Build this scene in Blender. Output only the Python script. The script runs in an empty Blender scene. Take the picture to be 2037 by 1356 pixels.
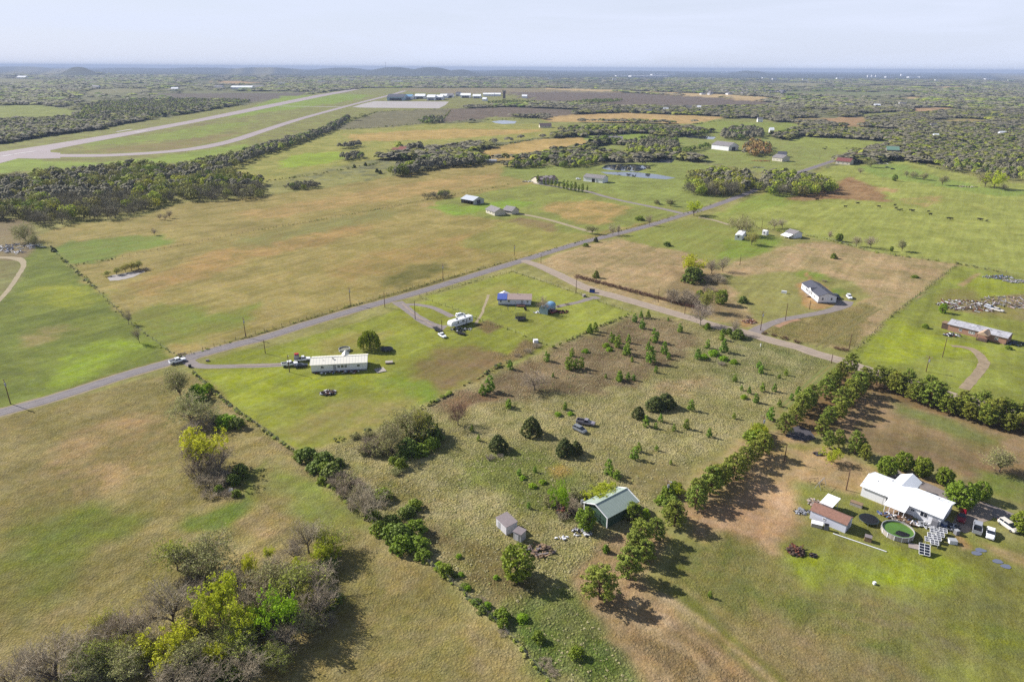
import bpy, math, random
import numpy as np
from mathutils import Vector, Matrix
S = bpy.context.scene
COL = S.collection
R = math.radians
rng = np.random.default_rng(7)
random.seed(7)

# ------------------------------------------------------------------ camera
CAM_H, FPX, PW, PH = 100.0, 1380.0, 2037.0, 1356.0
PITCH, ROLL = R(21.45), R(0.34)
cam_d = bpy.data.cameras.new('camera')
cam_d.sensor_width = 36.0
cam_d.lens = 36.0 * FPX / PW
cam_d.clip_start = 1.0
cam_d.clip_end = 90000.0
cam = bpy.data.objects.new('camera', cam_d)
COL.objects.link(cam)
cam.matrix_world = (Matrix.Translation((0, 0, CAM_H)) @ Matrix.Rotation(R(90) - PITCH, 4, 'X')
                    @ Matrix.Rotation(ROLL, 4, 'Z'))
S.camera = cam

# ------------------------------------------------------------------ light
SUN_EL, SHADOW_AZ = R(33.5), R(-27.0)          # shadows fall towards +x, a little towards the camera
sd = bpy.data.lights.new('sun', 'SUN')
sd.energy = 5.0
sd.angle = R(0.55)
sd.color = (1.0, 0.955, 0.89)
sun = bpy.data.objects.new('sun', sd)
COL.objects.link(sun)
to_sun = Vector((-math.cos(SHADOW_AZ) * math.cos(SUN_EL), -math.sin(SHADOW_AZ) * math.cos(SUN_EL), math.sin(SUN_EL)))
sun.rotation_euler = to_sun.to_track_quat('Z', 'Y').to_euler()
sun.location = (-200, 100, 300)

W = bpy.data.worlds.new('World')
S.world = W
W.use_nodes = True
nt = W.node_tree
nt.nodes.clear()
n_out = nt.nodes.new('ShaderNodeOutputWorld')
n_bg = nt.nodes.new('ShaderNodeBackground')
n_sky = nt.nodes.new('ShaderNodeTexSky')
n_sky.sky_type = 'NISHITA'
n_sky.sun_disc = False
n_sky.sun_elevation = SUN_EL
n_sky.sun_rotation = math.atan2(to_sun.x, to_sun.y)
n_sky.altitude = 250
n_sky.air_density = 1.0
n_sky.dust_density = 1.0
n_sky.ozone_density = 2.0
n_tc = nt.nodes.new('ShaderNodeTexCoord')
n_map = nt.nodes.new('ShaderNodeMapping')
n_map.inputs['Scale'].default_value = (1.6, 1.6, 16.0)
n_map.inputs['Rotation'].default_value = (0.0, 0.06, 0.4)
n_cl = nt.nodes.new('ShaderNodeTexNoise')
n_cl.inputs['Scale'].default_value = 1.6
n_cl.inputs['Detail'].default_value = 7
n_cl.inputs['Roughness'].default_value = 0.55
n_cl.inputs['Distortion'].default_value = 0.5
n_cr = nt.nodes.new('ShaderNodeMapRange')
n_cr.inputs['From Min'].default_value = 0.42
n_cr.inputs['From Max'].default_value = 0.64
n_cr.inputs['To Min'].default_value = 0.82
n_cr.inputs['To Max'].default_value = 0.96
n_mix = nt.nodes.new('ShaderNodeMix')
n_mix.data_type = 'RGBA'
n_mix.inputs['B'].default_value = (8.5, 9.25, 11.2, 1)
nt.links.new(n_tc.outputs['Generated'], n_map.inputs['Vector'])
nt.links.new(n_map.outputs['Vector'], n_cl.inputs['Vector'])
nt.links.new(n_cl.outputs['Fac'], n_cr.inputs['Value'])
# the pale veil of high haze thins towards the zenith
n_sx = nt.nodes.new('ShaderNodeSeparateXYZ')
nt.links.new(n_tc.outputs['Generated'], n_sx.inputs[0])
n_el = nt.nodes.new('ShaderNodeMapRange')
n_el.inputs['From Min'].default_value = 0.05
n_el.inputs['From Max'].default_value = 0.60
n_el.inputs['To Min'].default_value = 1.08
n_el.inputs['To Max'].default_value = 0.12
nt.links.new(n_sx.outputs['Z'], n_el.inputs['Value'])
n_mu = nt.nodes.new('ShaderNodeMath'); n_mu.operation = 'MULTIPLY'; n_mu.use_clamp = True
nt.links.new(n_cr.outputs['Result'], n_mu.inputs[0])
nt.links.new(n_el.outputs['Result'], n_mu.inputs[1])
nt.links.new(n_mu.outputs[0], n_mix.inputs['Factor'])
nt.links.new(n_sky.outputs['Color'], n_mix.inputs['A'])
nt.links.new(n_mix.outputs['Result'], n_bg.inputs['Color'])
nt.links.new(n_bg.outputs['Background'], n_out.inputs['Surface'])
n_bg.inputs['Strength'].default_value = 0.054

S.view_settings.view_transform = 'Standard'
S.view_settings.look = 'None'
S.view_settings.exposure = 0.75
S.view_settings.gamma = 1.0
S.view_settings.use_curve_mapping = False
S.render.engine = 'CYCLES'
S.cycles.max_bounces = 5
S.cycles.diffuse_bounces = 2
S.cycles.glossy_bounces = 2
S.cycles.transmission_bounces = 3
S.cycles.volume_bounces = 0
S.cycles.transparent_max_bounces = 6
S.cycles.use_denoising = False

# ------------------------------------------------------------------ from a place in the survey photo to a place on the ground
_cr, _sr = math.cos(ROLL), math.sin(ROLL)
_fw = np.array([0, math.cos(PITCH), -math.sin(PITCH)])
_up = np.array([0, math.sin(PITCH), math.cos(PITCH)])
_rt = np.array([1.0, 0, 0])

def G(px, py, z=0.0):
    x = px - PW / 2
    y = PH / 2 - py
    xr = _cr * x - _sr * y
    yr = _sr * x + _cr * y
    d = FPX * _fw + xr * _rt + yr * _up
    if d[2] > -2.2:
        d = d.copy(); d[2] = -2.2
    t = (z - CAM_H) / d[2]
    return np.array([d[0] * t, d[1] * t, z])

def GP(pts, z=0.0):
    return [G(a, b, z)[:2] for a, b in pts]

def proj(p):
    v = np.asarray(p, float) - np.array([0, 0, CAM_H])
    dz = v @ _fw
    xr = FPX * (v @ _rt) / dz
    yr = FPX * (v @ _up) / dz
    return (_cr * xr + _sr * yr + PW / 2, PH / 2 - (-_sr * xr + _cr * yr))

def hm(px, py, dpx):
    """metres of height that show as dpx photo pixels over the ground point"""
    g = G(px, py)
    a = proj((g[0], g[1], 1.0))
    return max(0.3, dpx / max(0.05, (py - a[1])))

# ------------------------------------------------------------------ colours and materials
ALB = 0.56
def lin(c):
    c = np.asarray(c, float) / 255.0
    return np.where(c <= 0.04045, c / 12.92, ((c + 0.055) / 1.055) ** 2.4)

def alb(c, k=None):
    v = lin(c) * (ALB if k is None else k)
    return (float(v[0]), float(v[1]), float(v[2]), 1.0)

MATS = {}
def mat(name, c, rough=0.8, k=None, noise=0.0, nscale=1.0, metal=0.0, spec=0.3, rnd=0.0, hue=0.0, transl=0.0, bump=0.0, streak=None, c2=None):
    """principled material; noise mottles the base colour, rnd / hue vary it from object to object"""
    if name in MATS:
        return MATS[name]
    m = bpy.data.materials.new(name)
    m.use_nodes = True
    t = m.node_tree
    b = t.nodes['Principled BSDF']
    col = alb(c, k)
    b.inputs['Base Color'].default_value = col
    b.inputs['Roughness'].default_value = rough
    b.inputs['Metallic'].default_value = metal
    b.inputs['Specular IOR Level'].default_value = spec
    src = None
    if noise > 0 or c2 is not None:
        tc = t.nodes.new('ShaderNodeTexCoord')
        mp = t.nodes.new('ShaderNodeMapping')
        mp.inputs['Scale'].default_value = streak or (1, 1, 1)
        nz = t.nodes.new('ShaderNodeTexNoise')
        nz.inputs['Scale'].default_value = nscale
        nz.inputs['Detail'].default_value = 5
        nz.inputs['Roughness'].default_value = 0.65
        t.links.new(tc.outputs['Object'], mp.inputs['Vector'])
        t.links.new(mp.outputs['Vector'], nz.inputs['Vector'])
        mr = t.nodes.new('ShaderNodeMapRange')
        mr.inputs['From Min'].default_value = 0.3
        mr.inputs['From Max'].default_value = 0.7
        t.links.new(nz.outputs['Fac'], mr.inputs['Value'])
        mx = t.nodes.new('ShaderNodeMix')
        mx.data_type = 'RGBA'
        if c2 is not None:
            mx.inputs['A'].default_value = col
            mx.inputs['B'].default_value = alb(c2, k)
        else:
            mx.inputs['A'].default_value = tuple(x * (1 - noise) for x in col[:3]) + (1,)
            mx.inputs['B'].default_value = tuple(x * (1 + noise) for x in col[:3]) + (1,)
        t.links.new(mr.outputs['Result'], mx.inputs['Factor'])
        src = mx.outputs['Result']
        if bump > 0:
            bp = t.nodes.new('ShaderNodeBump')
            bp.inputs['Strength'].default_value = 1.0
            bp.inputs['Distance'].default_value = bump
            t.links.new(nz.outputs['Fac'], bp.inputs['Height'])
            t.links.new(bp.outputs['Normal'], b.inputs['Normal'])
    if rnd > 0 or hue > 0:
        oi = t.nodes.new('ShaderNodeObjectInfo')
        hs = t.nodes.new('ShaderNodeHueSaturation')
        if src is not None:
            t.links.new(src, hs.inputs['Color'])
        else:
            hs.inputs['Color'].default_value = col
        m1 = t.nodes.new('ShaderNodeMapRange')
        m1.inputs['To Min'].default_value = 1 - rnd
        m1.inputs['To Max'].default_value = 1 + rnd
        t.links.new(oi.outputs['Random'], m1.inputs['Value'])
        t.links.new(m1.outputs['Result'], hs.inputs['Value'])
        m2 = t.nodes.new('ShaderNodeMath'); m2.operation = 'MULTIPLY'; m2.inputs[1].default_value = 7.31
        m3 = t.nodes.new('ShaderNodeMath'); m3.operation = 'FRACT'
        m4 = t.nodes.new('ShaderNodeMapRange')
        m4.inputs['To Min'].default_value = 0.5 - hue
        m4.inputs['To Max'].default_value = 0.5 + hue
        t.links.new(oi.outputs['Random'], m2.inputs[0])
        t.links.new(m2.outputs[0], m3.inputs[0])
        t.links.new(m3.outputs[0], m4.inputs['Value'])
        t.links.new(m4.outputs['Result'], hs.inputs['Hue'])
        src = hs.outputs['Color']
    if src is not None:
        t.links.new(src, b.inputs['Base Color'])
    if transl > 0:
        tr = t.nodes.new('ShaderNodeBsdfTranslucent')
        if src is not None:
            t.links.new(src, tr.inputs['Color'])
        else:
            tr.inputs['Color'].default_value = col
        ms = t.nodes.new('ShaderNodeMixShader')
        ms.inputs[0].default_value = transl
        t.links.new(b.outputs[0], ms.inputs[1])
        t.links.new(tr.outputs[0], ms.inputs[2])
        t.links.new(ms.outputs[0], t.nodes['Material Output'].inputs['Surface'])
    MATS[name] = m
    return m

# ------------------------------------------------------------------ mesh helpers
def mesh_np(name, V, Fs, mats, mi=None, smooth=False):
    """V (n,3); Fs list of index arrays (m,3) or (m,4); mi one material index per array"""
    V = np.asarray(V, np.float32)
    me = bpy.data.meshes.new(name)
    me.vertices.add(len(V))
    me.vertices.foreach_set('co', V.ravel())
    Fs = [np.asarray(f, np.int32) for f in Fs if len(f)]
    nl = sum(f.size for f in Fs)
    npoly = sum(len(f) for f in Fs)
    me.loops.add(nl)
    me.polygons.add(npoly)
    me.loops.foreach_set('vertex_index', np.concatenate([f.ravel() for f in Fs]))
    tot = np.concatenate([np.full(len(f), f.shape[1], np.int32) for f in Fs])
    st = np.concatenate([[0], np.cumsum(tot)[:-1]]).astype(np.int32)
    me.polygons.foreach_set('loop_start', st)
    me.polygons.foreach_set('loop_total', tot)
    if mi is not None:
        me.polygons.foreach_set('material_index', np.concatenate([np.full(len(f), i, np.int32) for f, i in zip(Fs, mi)]))
    if smooth:
        me.polygons.foreach_set('use_smooth', np.ones(npoly, bool))
    for m in mats:
        me.materials.append(m)
    me.update(calc_edges=True)
    me.validate()
    return me

class MB:
    """collects simple solids, then links them as one mesh object"""
    def __init__(self):
        self.v, self.f, self.m = [], [], []
    def poly(self, pts, mi=0):
        n = len(self.v)
        self.v += [tuple(map(float, p)) for p in pts]
        self.f.append(tuple(range(n, n + len(pts))))
        self.m.append(mi)
    def box(self, c, s, rz=0.0, mi=0, taper=1.0, M=None):
        x, y, z = s[0] / 2, s[1] / 2, s[2] / 2
        P = [(-x, -y, -z), (x, -y, -z), (x, y, -z), (-x, y, -z),
             (-x * taper, -y * taper, z), (x * taper, -y * taper, z), (x * taper, y * taper, z), (-x * taper, y * taper, z)]
        ca, sa = math.cos(rz), math.sin(rz)
        n = len(self.v)
        for p in P:
            if M is not None:
                q = M @ Vector(p)
                self.v.append((q.x + c[0], q.y + c[1], q.z + c[2]))
            else:
                self.v.append((c[0] + p[0] * ca - p[1] * sa, c[1] + p[0] * sa + p[1] * ca, c[2] + p[2]))
        for f in ((0, 3, 2, 1), (4, 5, 6, 7), (0, 1, 5, 4), (1, 2, 6, 5), (2, 3, 7, 6), (3, 0, 4, 7)):
            self.f.append(tuple(n + i for i in f)); self.m.append(mi)
        return self
    def tube(self, p0, p1, r0, r1=None, n=6, mi=0, caps=True):
        r1 = r0 if r1 is None else r1
        a, b = Vector(p0), Vector(p1)
        d = (b - a).normalized()
        u = d.orthogonal().normalized(); w = d.cross(u)
        k = len(self.v)
        for q, r in ((a, r0), (b, r1)):
            for i in range(n):
                t = 2 * math.pi * i / n
                e = q + u * (r * math.cos(t)) + w * (r * math.sin(t))
                self.v.append(tuple(e))
        for i in range(n):
            j = (i + 1) % n
            self.f.append((k + i, k + j, k + n + j, k + n + i)); self.m.append(mi)
        if caps:
            self.f.append(tuple(k + i for i in reversed(range(n)))); self.m.append(mi)
            self.f.append(tuple(k + n + i for i in range(n))); self.m.append(mi)
        return self
    def lathe(self, c, prof, n=24, mi=0, sx=1.0, sy=1.0, rz=0.0):
        k = len(self.v)
        ca, sa = math.cos(rz), math.sin(rz)
        for r, z in prof:
            for i in range(n):
                t = 2 * math.pi * i / n
                x, y = r * sx * math.cos(t), r * sy * math.sin(t)
                self.v.append((c[0] + x * ca - y * sa, c[1] + x * sa + y * ca, c[2] + z))
        for a in range(len(prof) - 1):
            for i in range(n):
                j = (i + 1) % n
                self.f.append((k + a * n + i, k + a * n + j, k + (a + 1) * n + j, k + (a + 1) * n + i)); self.m.append(mi)
        return self
    def disc(self, c, r, n=24, mi=0, sx=1.0, sy=1.0):
        self.poly([(c[0] + r * sx * math.cos(2 * math.pi * i / n), c[1] + r * sy * math.sin(2 * math.pi * i / n), c[2]) for i in range(n)], mi)
        return self
    def prism(self, prof, y0, y1, axis='y', mi=0):
        """profile (x,z) extruded along y"""
        n = len(prof); k = len(self.v)
        for y in (y0, y1):
            for x, z in prof:
                self.v.append((x, y, z) if axis == 'y' else (y, x, z))
        for i in range(n):
            j = (i + 1) % n
            self.f.append((k + i, k + j, k + n + j, k + n + i)); self.m.append(mi)
        self.f.append(tuple(k + i for i in range(n))); self.m.append(mi)
        self.f.append(tuple(k + n + i for i in reversed(range(n)))); self.m.append(mi)
        return self
    def build(self, name, mats, parent=None, smooth=False, loc=None):
        me = bpy.data.meshes.new(name)
        me.from_pydata(self.v, [], self.f)
        if not isinstance(mats, (list, tuple)):
            mats = [mats]
        for m in mats:
            me.materials.append(m)
        if any(self.m):
            me.polygons.foreach_set('material_index', self.m)
        if smooth:
            me.polygons.foreach_set('use_smooth', [True] * len(self.f))
        me.update()
        o = bpy.data.objects.new(name, me)
        COL.objects.link(o)
        if parent is not None:
            o.parent = parent
        if loc is not None:
            o.location = loc
        return o

def tag(o, label=None, cat=None, group=None, kind=None):
    if label: o['label'] = label
    if cat: o['category'] = cat
    if group: o['group'] = group
    if kind: o['kind'] = kind
    return o

def empty(name, loc, rz=0.0, label=None, cat=None, group=None, sc=1.0):
    o = bpy.data.objects.new(name, None)
    COL.objects.link(o)
    o.location = (float(loc[0]), float(loc[1]), float(loc[2]) if len(loc) > 2 else 0.0)
    o.rotation_euler = (0, 0, rz)
    o.scale = (sc, sc, sc)
    o.empty_display_size = 0.3
    return tag(o, label, cat, group)

KIDS = {}
def kids(o):
    k = KIDS.get(o.name)
    if k is None:
        k = list(o.children)
        KIDS[o.name] = k
    return k

def copy_tree(o, parent=None):
    c = o.copy()
    COL.objects.link(c)
    if parent is not None:
        c.parent = parent
    for ch in kids(o):
        copy_tree(ch, c)
    return c

def inside(poly, X, Y):
    """vectorised point in polygon"""
    poly = np.asarray(poly, float)
    r = np.zeros(X.shape, bool)
    n = len(poly)
    j = n - 1
    for i in range(n):
        xi, yi = poly[i]; xj, yj = poly[j]
        c = ((yi > Y) != (yj > Y)) & (X < (xj - xi) * (Y - yi) / (yj - yi + 1e-12) + xi)
        r ^= c
        j = i
    return r

def seg_dist(pl, X, Y, closed=False):
    pl = np.asarray(pl, float)
    d = np.full(X.shape, 1e9)
    n = len(pl)
    for i in range(n if closed else n - 1):
        a = pl[i]; b = pl[(i + 1) % n]
        ab = b - a
        L = ab @ ab + 1e-9
        t = np.clip(((X - a[0]) * ab[0] + (Y - a[1]) * ab[1]) / L, 0, 1)
        dx = X - (a[0] + t * ab[0]); dy = Y - (a[1] + t * ab[1])
        d = np.minimum(d, np.hypot(dx, dy))
    return d

def smooth_line(pts, n=6):
    """Catmull-Rom through the points"""
    P = [np.array(p, float) for p in pts]
    if len(P) < 3:
        return P
    P = [2 * P[0] - P[1]] + P + [2 * P[-1] - P[-2]]
    out = []
    for i in range(1, len(P) - 2):
        for k in range(n):
            t = k / n
            out.append(0.5 * (2 * P[i] + (P[i + 1] - P[i - 1]) * t + (2 * P[i - 1] - 5 * P[i] + 4 * P[i + 1] - P[i + 2]) * t * t
                              + (3 * P[i] - P[i - 1] - 3 * P[i + 1] + P[i + 2]) * t ** 3))
    out.append(P[-2])
    return out

# value noise on a lattice, used for terrain, field edges and scattering
_lat = rng.random((256, 256))
def vnoise(x, y):
    x = np.asarray(x, float); y = np.asarray(y, float)
    xi = np.floor(x).astype(int); yi = np.floor(y).astype(int)
    fx = x - xi; fy = y - yi
    fx = fx * fx * (3 - 2 * fx); fy = fy * fy * (3 - 2 * fy)
    a = _lat[xi & 255, yi & 255]; b = _lat[(xi + 1) & 255, yi & 255]
    c = _lat[xi & 255, (yi + 1) & 255]; d = _lat[(xi + 1) & 255, (yi + 1) & 255]
    return (a * (1 - fx) + b * fx) * (1 - fy) + (c * (1 - fx) + d * fx) * fy

def fbm(x, y, o=4):
    s = 0; a = 0.5; t = 0
    for i in range(o):
        s = s + a * vnoise(x + 17.3 * i, y + 9.1 * i); t += a
        x = x * 2.03; y = y * 2.03; a *= 0.55
    return s / t

# ridges on the skyline: (photo x, half width in px, distance, rise in px over the plain skyline)
RIDGES = [(215, 30, 7800, 3.4), (560, 75, 13500, 4.6), (700, 60, 14500, 4.4), (800, 50, 12500, 6.0), (865, 45, 12000, 6.2), (920, 28, 11800, 2.6),
          (440, 90, 16000, 3.6), (310, 60, 17000, 2.6), (90, 80, 15000, 3.2), (1455, 26, 14000, 3.6), (1030, 80, 17000, 2.8), (1250, 90, 18000, 1.8), (1890, 60, 18000, 1.2)]
def terrain(X, Y):
    X = np.asarray(X, float); Y = np.asarray(Y, float)
    ramp = np.clip((Y - 3700) / 2500, 0, 1)
    z = ramp * 10 * fbm(X / 900, Y / 900, 3)
    z = z + np.clip((Y - 9000) / 9000, 0, 1) * 22 * fbm(X / 2600 + 5, Y / 2600, 3)
    for px, hw, D, rise in RIDGES:
        cx = (px - PW / 2) / FPX * D
        w = hw / FPX * D
        los = CAM_H * (1 - D / 30000.0)
        H = los + rise * D / FPX - 8
        prof = np.exp(-np.abs((X - cx) / w) ** 2.6) * np.exp(-((Y - D) / (900 if D > 9000 else 260)) ** 2)
        z = np.maximum(z, H * prof * (0.93 + 0.14 * fbm(X / 300, Y / 300, 3)))
    return z
# ================================================================== GROUND
# field patches: (colour A, colour B, tuft, feather m, outline in survey-photo coordinates)
ZN = []
def Z(ca, cb, tuft, fe, pts, warp=None, op=1.0):
    ZN.append((ca, cb, tuft, fe, pts, fe * 0.55 if warp is None else warp, op))

# -- far country
Z((146,148,108), (118,120,94), .2, 60, [(-300,176),(200,174),(500,180),(700,174),(1000,172),(1500,178),(2300,182),(2300,330),(1200,330),(600,330),(-300,330)])
Z((150,150,105), (140,140,105), 0, 12, [(-60,157),(40,158),(87,161),(102,166),(60,166),(-60,165)])
Z((205,165,120), (190,150,115), 0, 12, [(436,162),(480,163),(520,166),(480,168),(434,168)])
Z((155,152,112), (140,142,105), 0, 15, [(185,177),(300,176),(306,181),(210,187),(150,187)])
Z((145,150,105), (128,130,100), 0, 15, [(378,181),(520,182),(640,183),(600,190),(480,186),(378,184)])
Z((132,122,118), (112,108,105), .2, 15, [(306,186),(540,185),(625,184),(505,204),(470,203),(330,193)])
Z((158,172,80), (140,158,72), 0, 8, [(-80,212),(0,210),(77,208.5),(115,213),(158,222),(143,232),(84,235.5),(0,239),(-80,240)])
Z((150,158,95), (128,140,80), 0, 10, [(-80,232),(0,238),(60,238),(0,241),(-80,243)])
# airfield grass
Z((156,166,82), (146,142,96), 0, 6, [(-200,305),(0,287),(102,270),(199,258),(230,250),(352,230),(467,211),(520,204),(625,186),(717,175.5),(773,175),(985,175),(1110,176),(1080,190),(1090,205),(893,216),(750,223),(653,258),(560,280),(480,302),(400,330),(200,345),(60,355),(-200,370)])
Z((165,150,118), (150,138,112), 0, 10, [(800,176.5),(985,175.5),(1100,177.5),(1240,184),(1100,188),(960,187),(820,184)])
Z((148,190,52), (150,180,66), 0, 8, [(560,192),(690,187),(745,190),(700,200),(620,212),(520,226),(440,238),(500,215)])
Z((150,182,66), (150,160,84), 0, 6, [(150,282),(300,268),(420,248),(520,240),(440,262),(380,275),(260,285),(180,290)])
Z((150,132,98), (158,155,90), 0, 5, [(160,302),(230,294),(330,283),(480,262),(420,284),(340,299),(220,303)])
Z((140,128,98), (150,150,92), 0, 5, [(380,247),(430,240),(420,248),(365,252)])
Z((155,190,70), (150,180,70), 0, 8, [(-60,322),(30,314),(70,318),(120,324),(220,322),(330,310),(430,296),(480,285),(500,292),(400,316),(300,330),(200,334),(60,340),(-60,350)])
# scrub pastures by the apron and the long tan fields
Z((146,142,112), (130,128,104), .2, 6, [(653,260),(750,223),(820,219),(893,217),(868,236),(848,246),(755,255)])
Z((140,124,116), (122,110,104), .3, 6, [(893,217),(1020,213),(1160,220),(1130,232),(1020,232),(878,243)])
Z((138,124,120), (120,110,106), .2, 15, [(1000,184),(1110,183),(1240,184.5),(1420,194),(1560,206),(1500,214),(1250,214),(1080,204)])
Z((222,192,148), (205,176,135), 0, 10, [(1040,173),(1110,176),(1215,179),(1340,184),(1450,188),(1520,193),(1640,204),(1520,199),(1380,192),(1240,183),(1130,180)])
Z((214,178,124), (196,160,112), 0, 5, [(1077,235),(1140,228),(1242,224.5),(1378,230),(1434,232),(1447,239),(1378,246.5),(1332,246),(1250,243),(1179,243),(1102,243)])
Z((160,168,92), (150,152,92), 0, 6, [(970,232),(1076,236),(1102,243),(1180,244),(1330,247),(1380,247),(1430,236),(1520,236),(1560,250),(1440,262),(1360,256),(1200,256),(1080,262),(1000,262),(960,247)])
Z((150,178,72), (158,170,84), 0, 5, [(1370,251),(1408,241),(1439,241),(1500,244),(1566,244),(1605,249),(1563,268),(1516,273),(1434,265),(1376,257)])
Z((150,160,108), (128,140,100), 0, 14, [(1500,180.5),(1605,182),(1711,183),(1843,183),(1790,191),(1658,191),(1540,188)])
Z((214,182,140), (190,165,130), 0, 10, [(1500,195),(1529,199),(1520,202),(1470,200),(1440,196)])
Z((214,182,140), (200,170,130), 0, 10, [(1526,188),(1579,190),(1669,194),(1640,196),(1579,193.5)])
Z((214,184,140), (200,170,130), 0, 10, [(1790,192),(1851,193),(1843,197),(1798,197)])
Z((214,184,140), (200,170,130), 0, 10, [(1866,173),(1935,171),(1922,176),(1870,176)])
Z((170,165,125), (150,150,115), 0, 14, [(1540,166),(1630,166),(1640,172),(1560,172)])
Z((150,155,115), (160,150,115), 0, 14, [(1720,171),(1800,170),(1840,174),(1730,176)])
Z((196,152,120), (170,140,110), 0, 6, [(1632,236),(1724,232),(1730,250),(1685,253),(1637,246)])
Z((205,160,128), (180,145,115), 0, 8, [(1811,215),(1870,214),(1927,217),(1890,222),(1840,226),(1811,229)])
Z((190,160,120), (150,150,95), 0, 6, [(1560,236),(1640,234),(1632,243),(1580,246)])
Z((156,165,84), (176,150,110), 0, 6, [(1640,258),(1700,252),(1790,258),(1800,266),(1700,262)])
Z((190,156,112), (150,155,90), 0, 6, [(1840,240),(1920,236),(1980,240),(1960,248),(1880,248)])
Z((158,165,90), (146,150,90), 0, 6, [(1700,228),(1790,222),(1800,232),(1730,236)])
Z((164,182,84), (158,172,84), 0, 3, [(1585,272),(1680,276),(1779,283.5),(1764,291),(1711,305),(1640,302),(1590,292),(1560,282)])
# meadow west of the old farm
Z((176,172,92), (160,168,80), 0, 5, [(430,345),(480,300),(560,276),(653,259),(755,255),(848,246),(960,244),(1090,248),(1160,262),(1060,276),(960,286),(860,300),(740,318),(620,340),(540,364),(480,366)])
Z((206,172,108), (190,162,98), 0, 8, [(690,268),(780,262),(900,256),(1000,258),(1090,258),(1040,266),(900,276),(790,280),(700,282)])
Z((160,200,44), (158,188,60), 0, 5, [(560,318),(600,306),(680,302),(690,316),(620,330),(560,334)])
Z((205,170,108), (188,160,98), 0, 4, [(944,302),(990,291),(1064,278),(1153,272),(1189,283),(1153,296),(1089,306),(1050,315),(1000,320),(950,318)])
Z((214,178,118), (200,168,108), 0, 4, [(1010,300),(1080,288),(1150,284),(1170,288),(1110,300),(1040,312)])
Z((152,172,86), (162,168,96), 0, 5, [(1160,300),(1200,288),(1260,290),(1360,270),(1440,262),(1520,268),(1600,292),(1700,306),(1660,322),(1600,340),(1540,345),(1470,335),(1400,320),(1330,310),(1240,312)])
Z((150,190,70), (155,180,75), 0, 5, [(1160,270),(1280,266),(1360,278),(1340,290),(1240,286),(1170,282)])
# big ochre meadow north of the road
Z((178,160,102), (164,154,88), .1, 4, [(105,495),(75,475),(97,458),(133,448),(230,440),(301,424),(357,404),(434,400),(560,384),(640,376),(800,348),(900,328),(1000,326),(1210,332),(1340,360),(1370,425),(1280,452),(1160,482),(1040,516),(880,560),(700,615),(490,672),(355,714),(260,640),(190,575)])
Z((132,165,66), (142,160,74), 0, 4, [(105,497),(140,480),(260,470),(330,466),(340,485),(260,500),(200,520),(140,527)])
Z((186,150,98), (170,148,92), .1, 7, [(240,570),(300,545),(420,500),(560,470),(700,445),(760,452),(620,490),(480,520),(380,560),(300,585)])
Z((150,150,90), (160,152,92), 0, 8, [(400,490),(560,455),(760,418),(830,420),(700,450),(520,490)])
Z((192,158,106), (176,154,98), .1, 6, [(480,420),(620,400),(760,372),(900,352),(1000,345),(980,365),(820,392),(640,418),(500,440)])
Z((180,150,96), (170,152,92), .1, 7, [(640,540),(760,500),(900,470),(1000,455),(1060,470),(960,495),(820,530),(700,560)])
Z((138,158,64), (150,155,74), 0, 6, [(200,640),(330,600),(420,620),(520,600),(480,650),(380,680),(300,690)])
Z((138,132,76), (120,122,60), 0, 4, [(760,560),(820,532),(880,522),(900,535),(840,556),(780,575)])
# gardens between the road and the pond
Z((158,172,82), (150,160,86), 0, 3, [(850,402),(960,385),(1060,365),(1180,378),(1300,405),(1372,424),(1260,448),(1170,468),(1080,466),(1010,440),(940,430),(850,412)])
Z((158,178,88), (150,166,84), 0, 4, [(1000,330),(1210,330),(1330,315),(1420,330),(1400,385),(1450,390),(1400,410),(1370,422),(1300,405),(1180,380),(1060,362),(1000,350)])
Z((150,200,60), (150,185,70), 0, 4, [(860,402),(920,412),(960,405),(1010,395),(1060,405),(1040,412),(960,420),(900,430),(870,420)])
Z((206,168,112), (176,160,98), .3, 4, [(1095,402),(1180,398),(1250,412),(1240,425),(1200,445),(1150,447),(1120,432),(1080,415)])
Z((205,170,120), (180,160,105), 0, 3, [(826,404),(862,402),(866,409),(835,412)])
Z((150,128,98), (160,150,92), .1, 4, [(1040,432),(1090,440),(1110,460),(1060,462),(1010,440)])
Z((168,165,90), (160,160,84), 0, 4, [(1000,440),(1060,455),(1160,466),(1160,480),(1060,500),(980,500),(900,490)])
Z((150,165,78), (160,165,84), 0, 3, [(1240,468),(1320,446),(1380,434),(1450,440),(1530,462),(1560,475),(1500,505),(1420,520),(1330,505),(1250,485)])
Z((140,180,60), (150,175,70), 0, 3, [(1440,478),(1540,470),(1560,480),(1500,510),(1440,515)])
# east pasture
Z((174,184,92), (164,176,84), 0, 3, [(1405,432),(1500,390),(1600,352),(1658,330),(1737,325),(1790,318),(1816,324),(1895,343),(1948,353),(2001,362),(2300,400),(2300,600),(2037,548),(1900,523),(1800,510),(1740,502),(1640,475),(1560,462),(1500,450)])
Z((150,180,72), (160,180,78), 0, 4, [(1500,388),(1600,372),(1640,398),(1560,408),(1500,420),(1430,430)])
Z((150,190,80), (158,182,84), 0, 5, [(1700,330),(1790,325),(1860,350),(1960,372),(2037,378),(2037,392),(1940,385),(1820,362),(1740,350)])
Z((178,140,106), (160,120,88), .1, 3, [(1560,396),(1600,388),(1650,372),(1690,352),(1720,362),(1750,378),(1765,392),(1770,402),(1740,400),(1690,396),(1640,396),(1600,400)])
Z((198,158,118), (176,165,98), .1, 2.5, [(1745,372),(1790,378),(1780,384),(1750,380)])
Z((192,160,112), (172,178,92), 0, 3, [(1800,395),(1870,390),(1880,400),(1840,412),(1800,404)])
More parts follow.
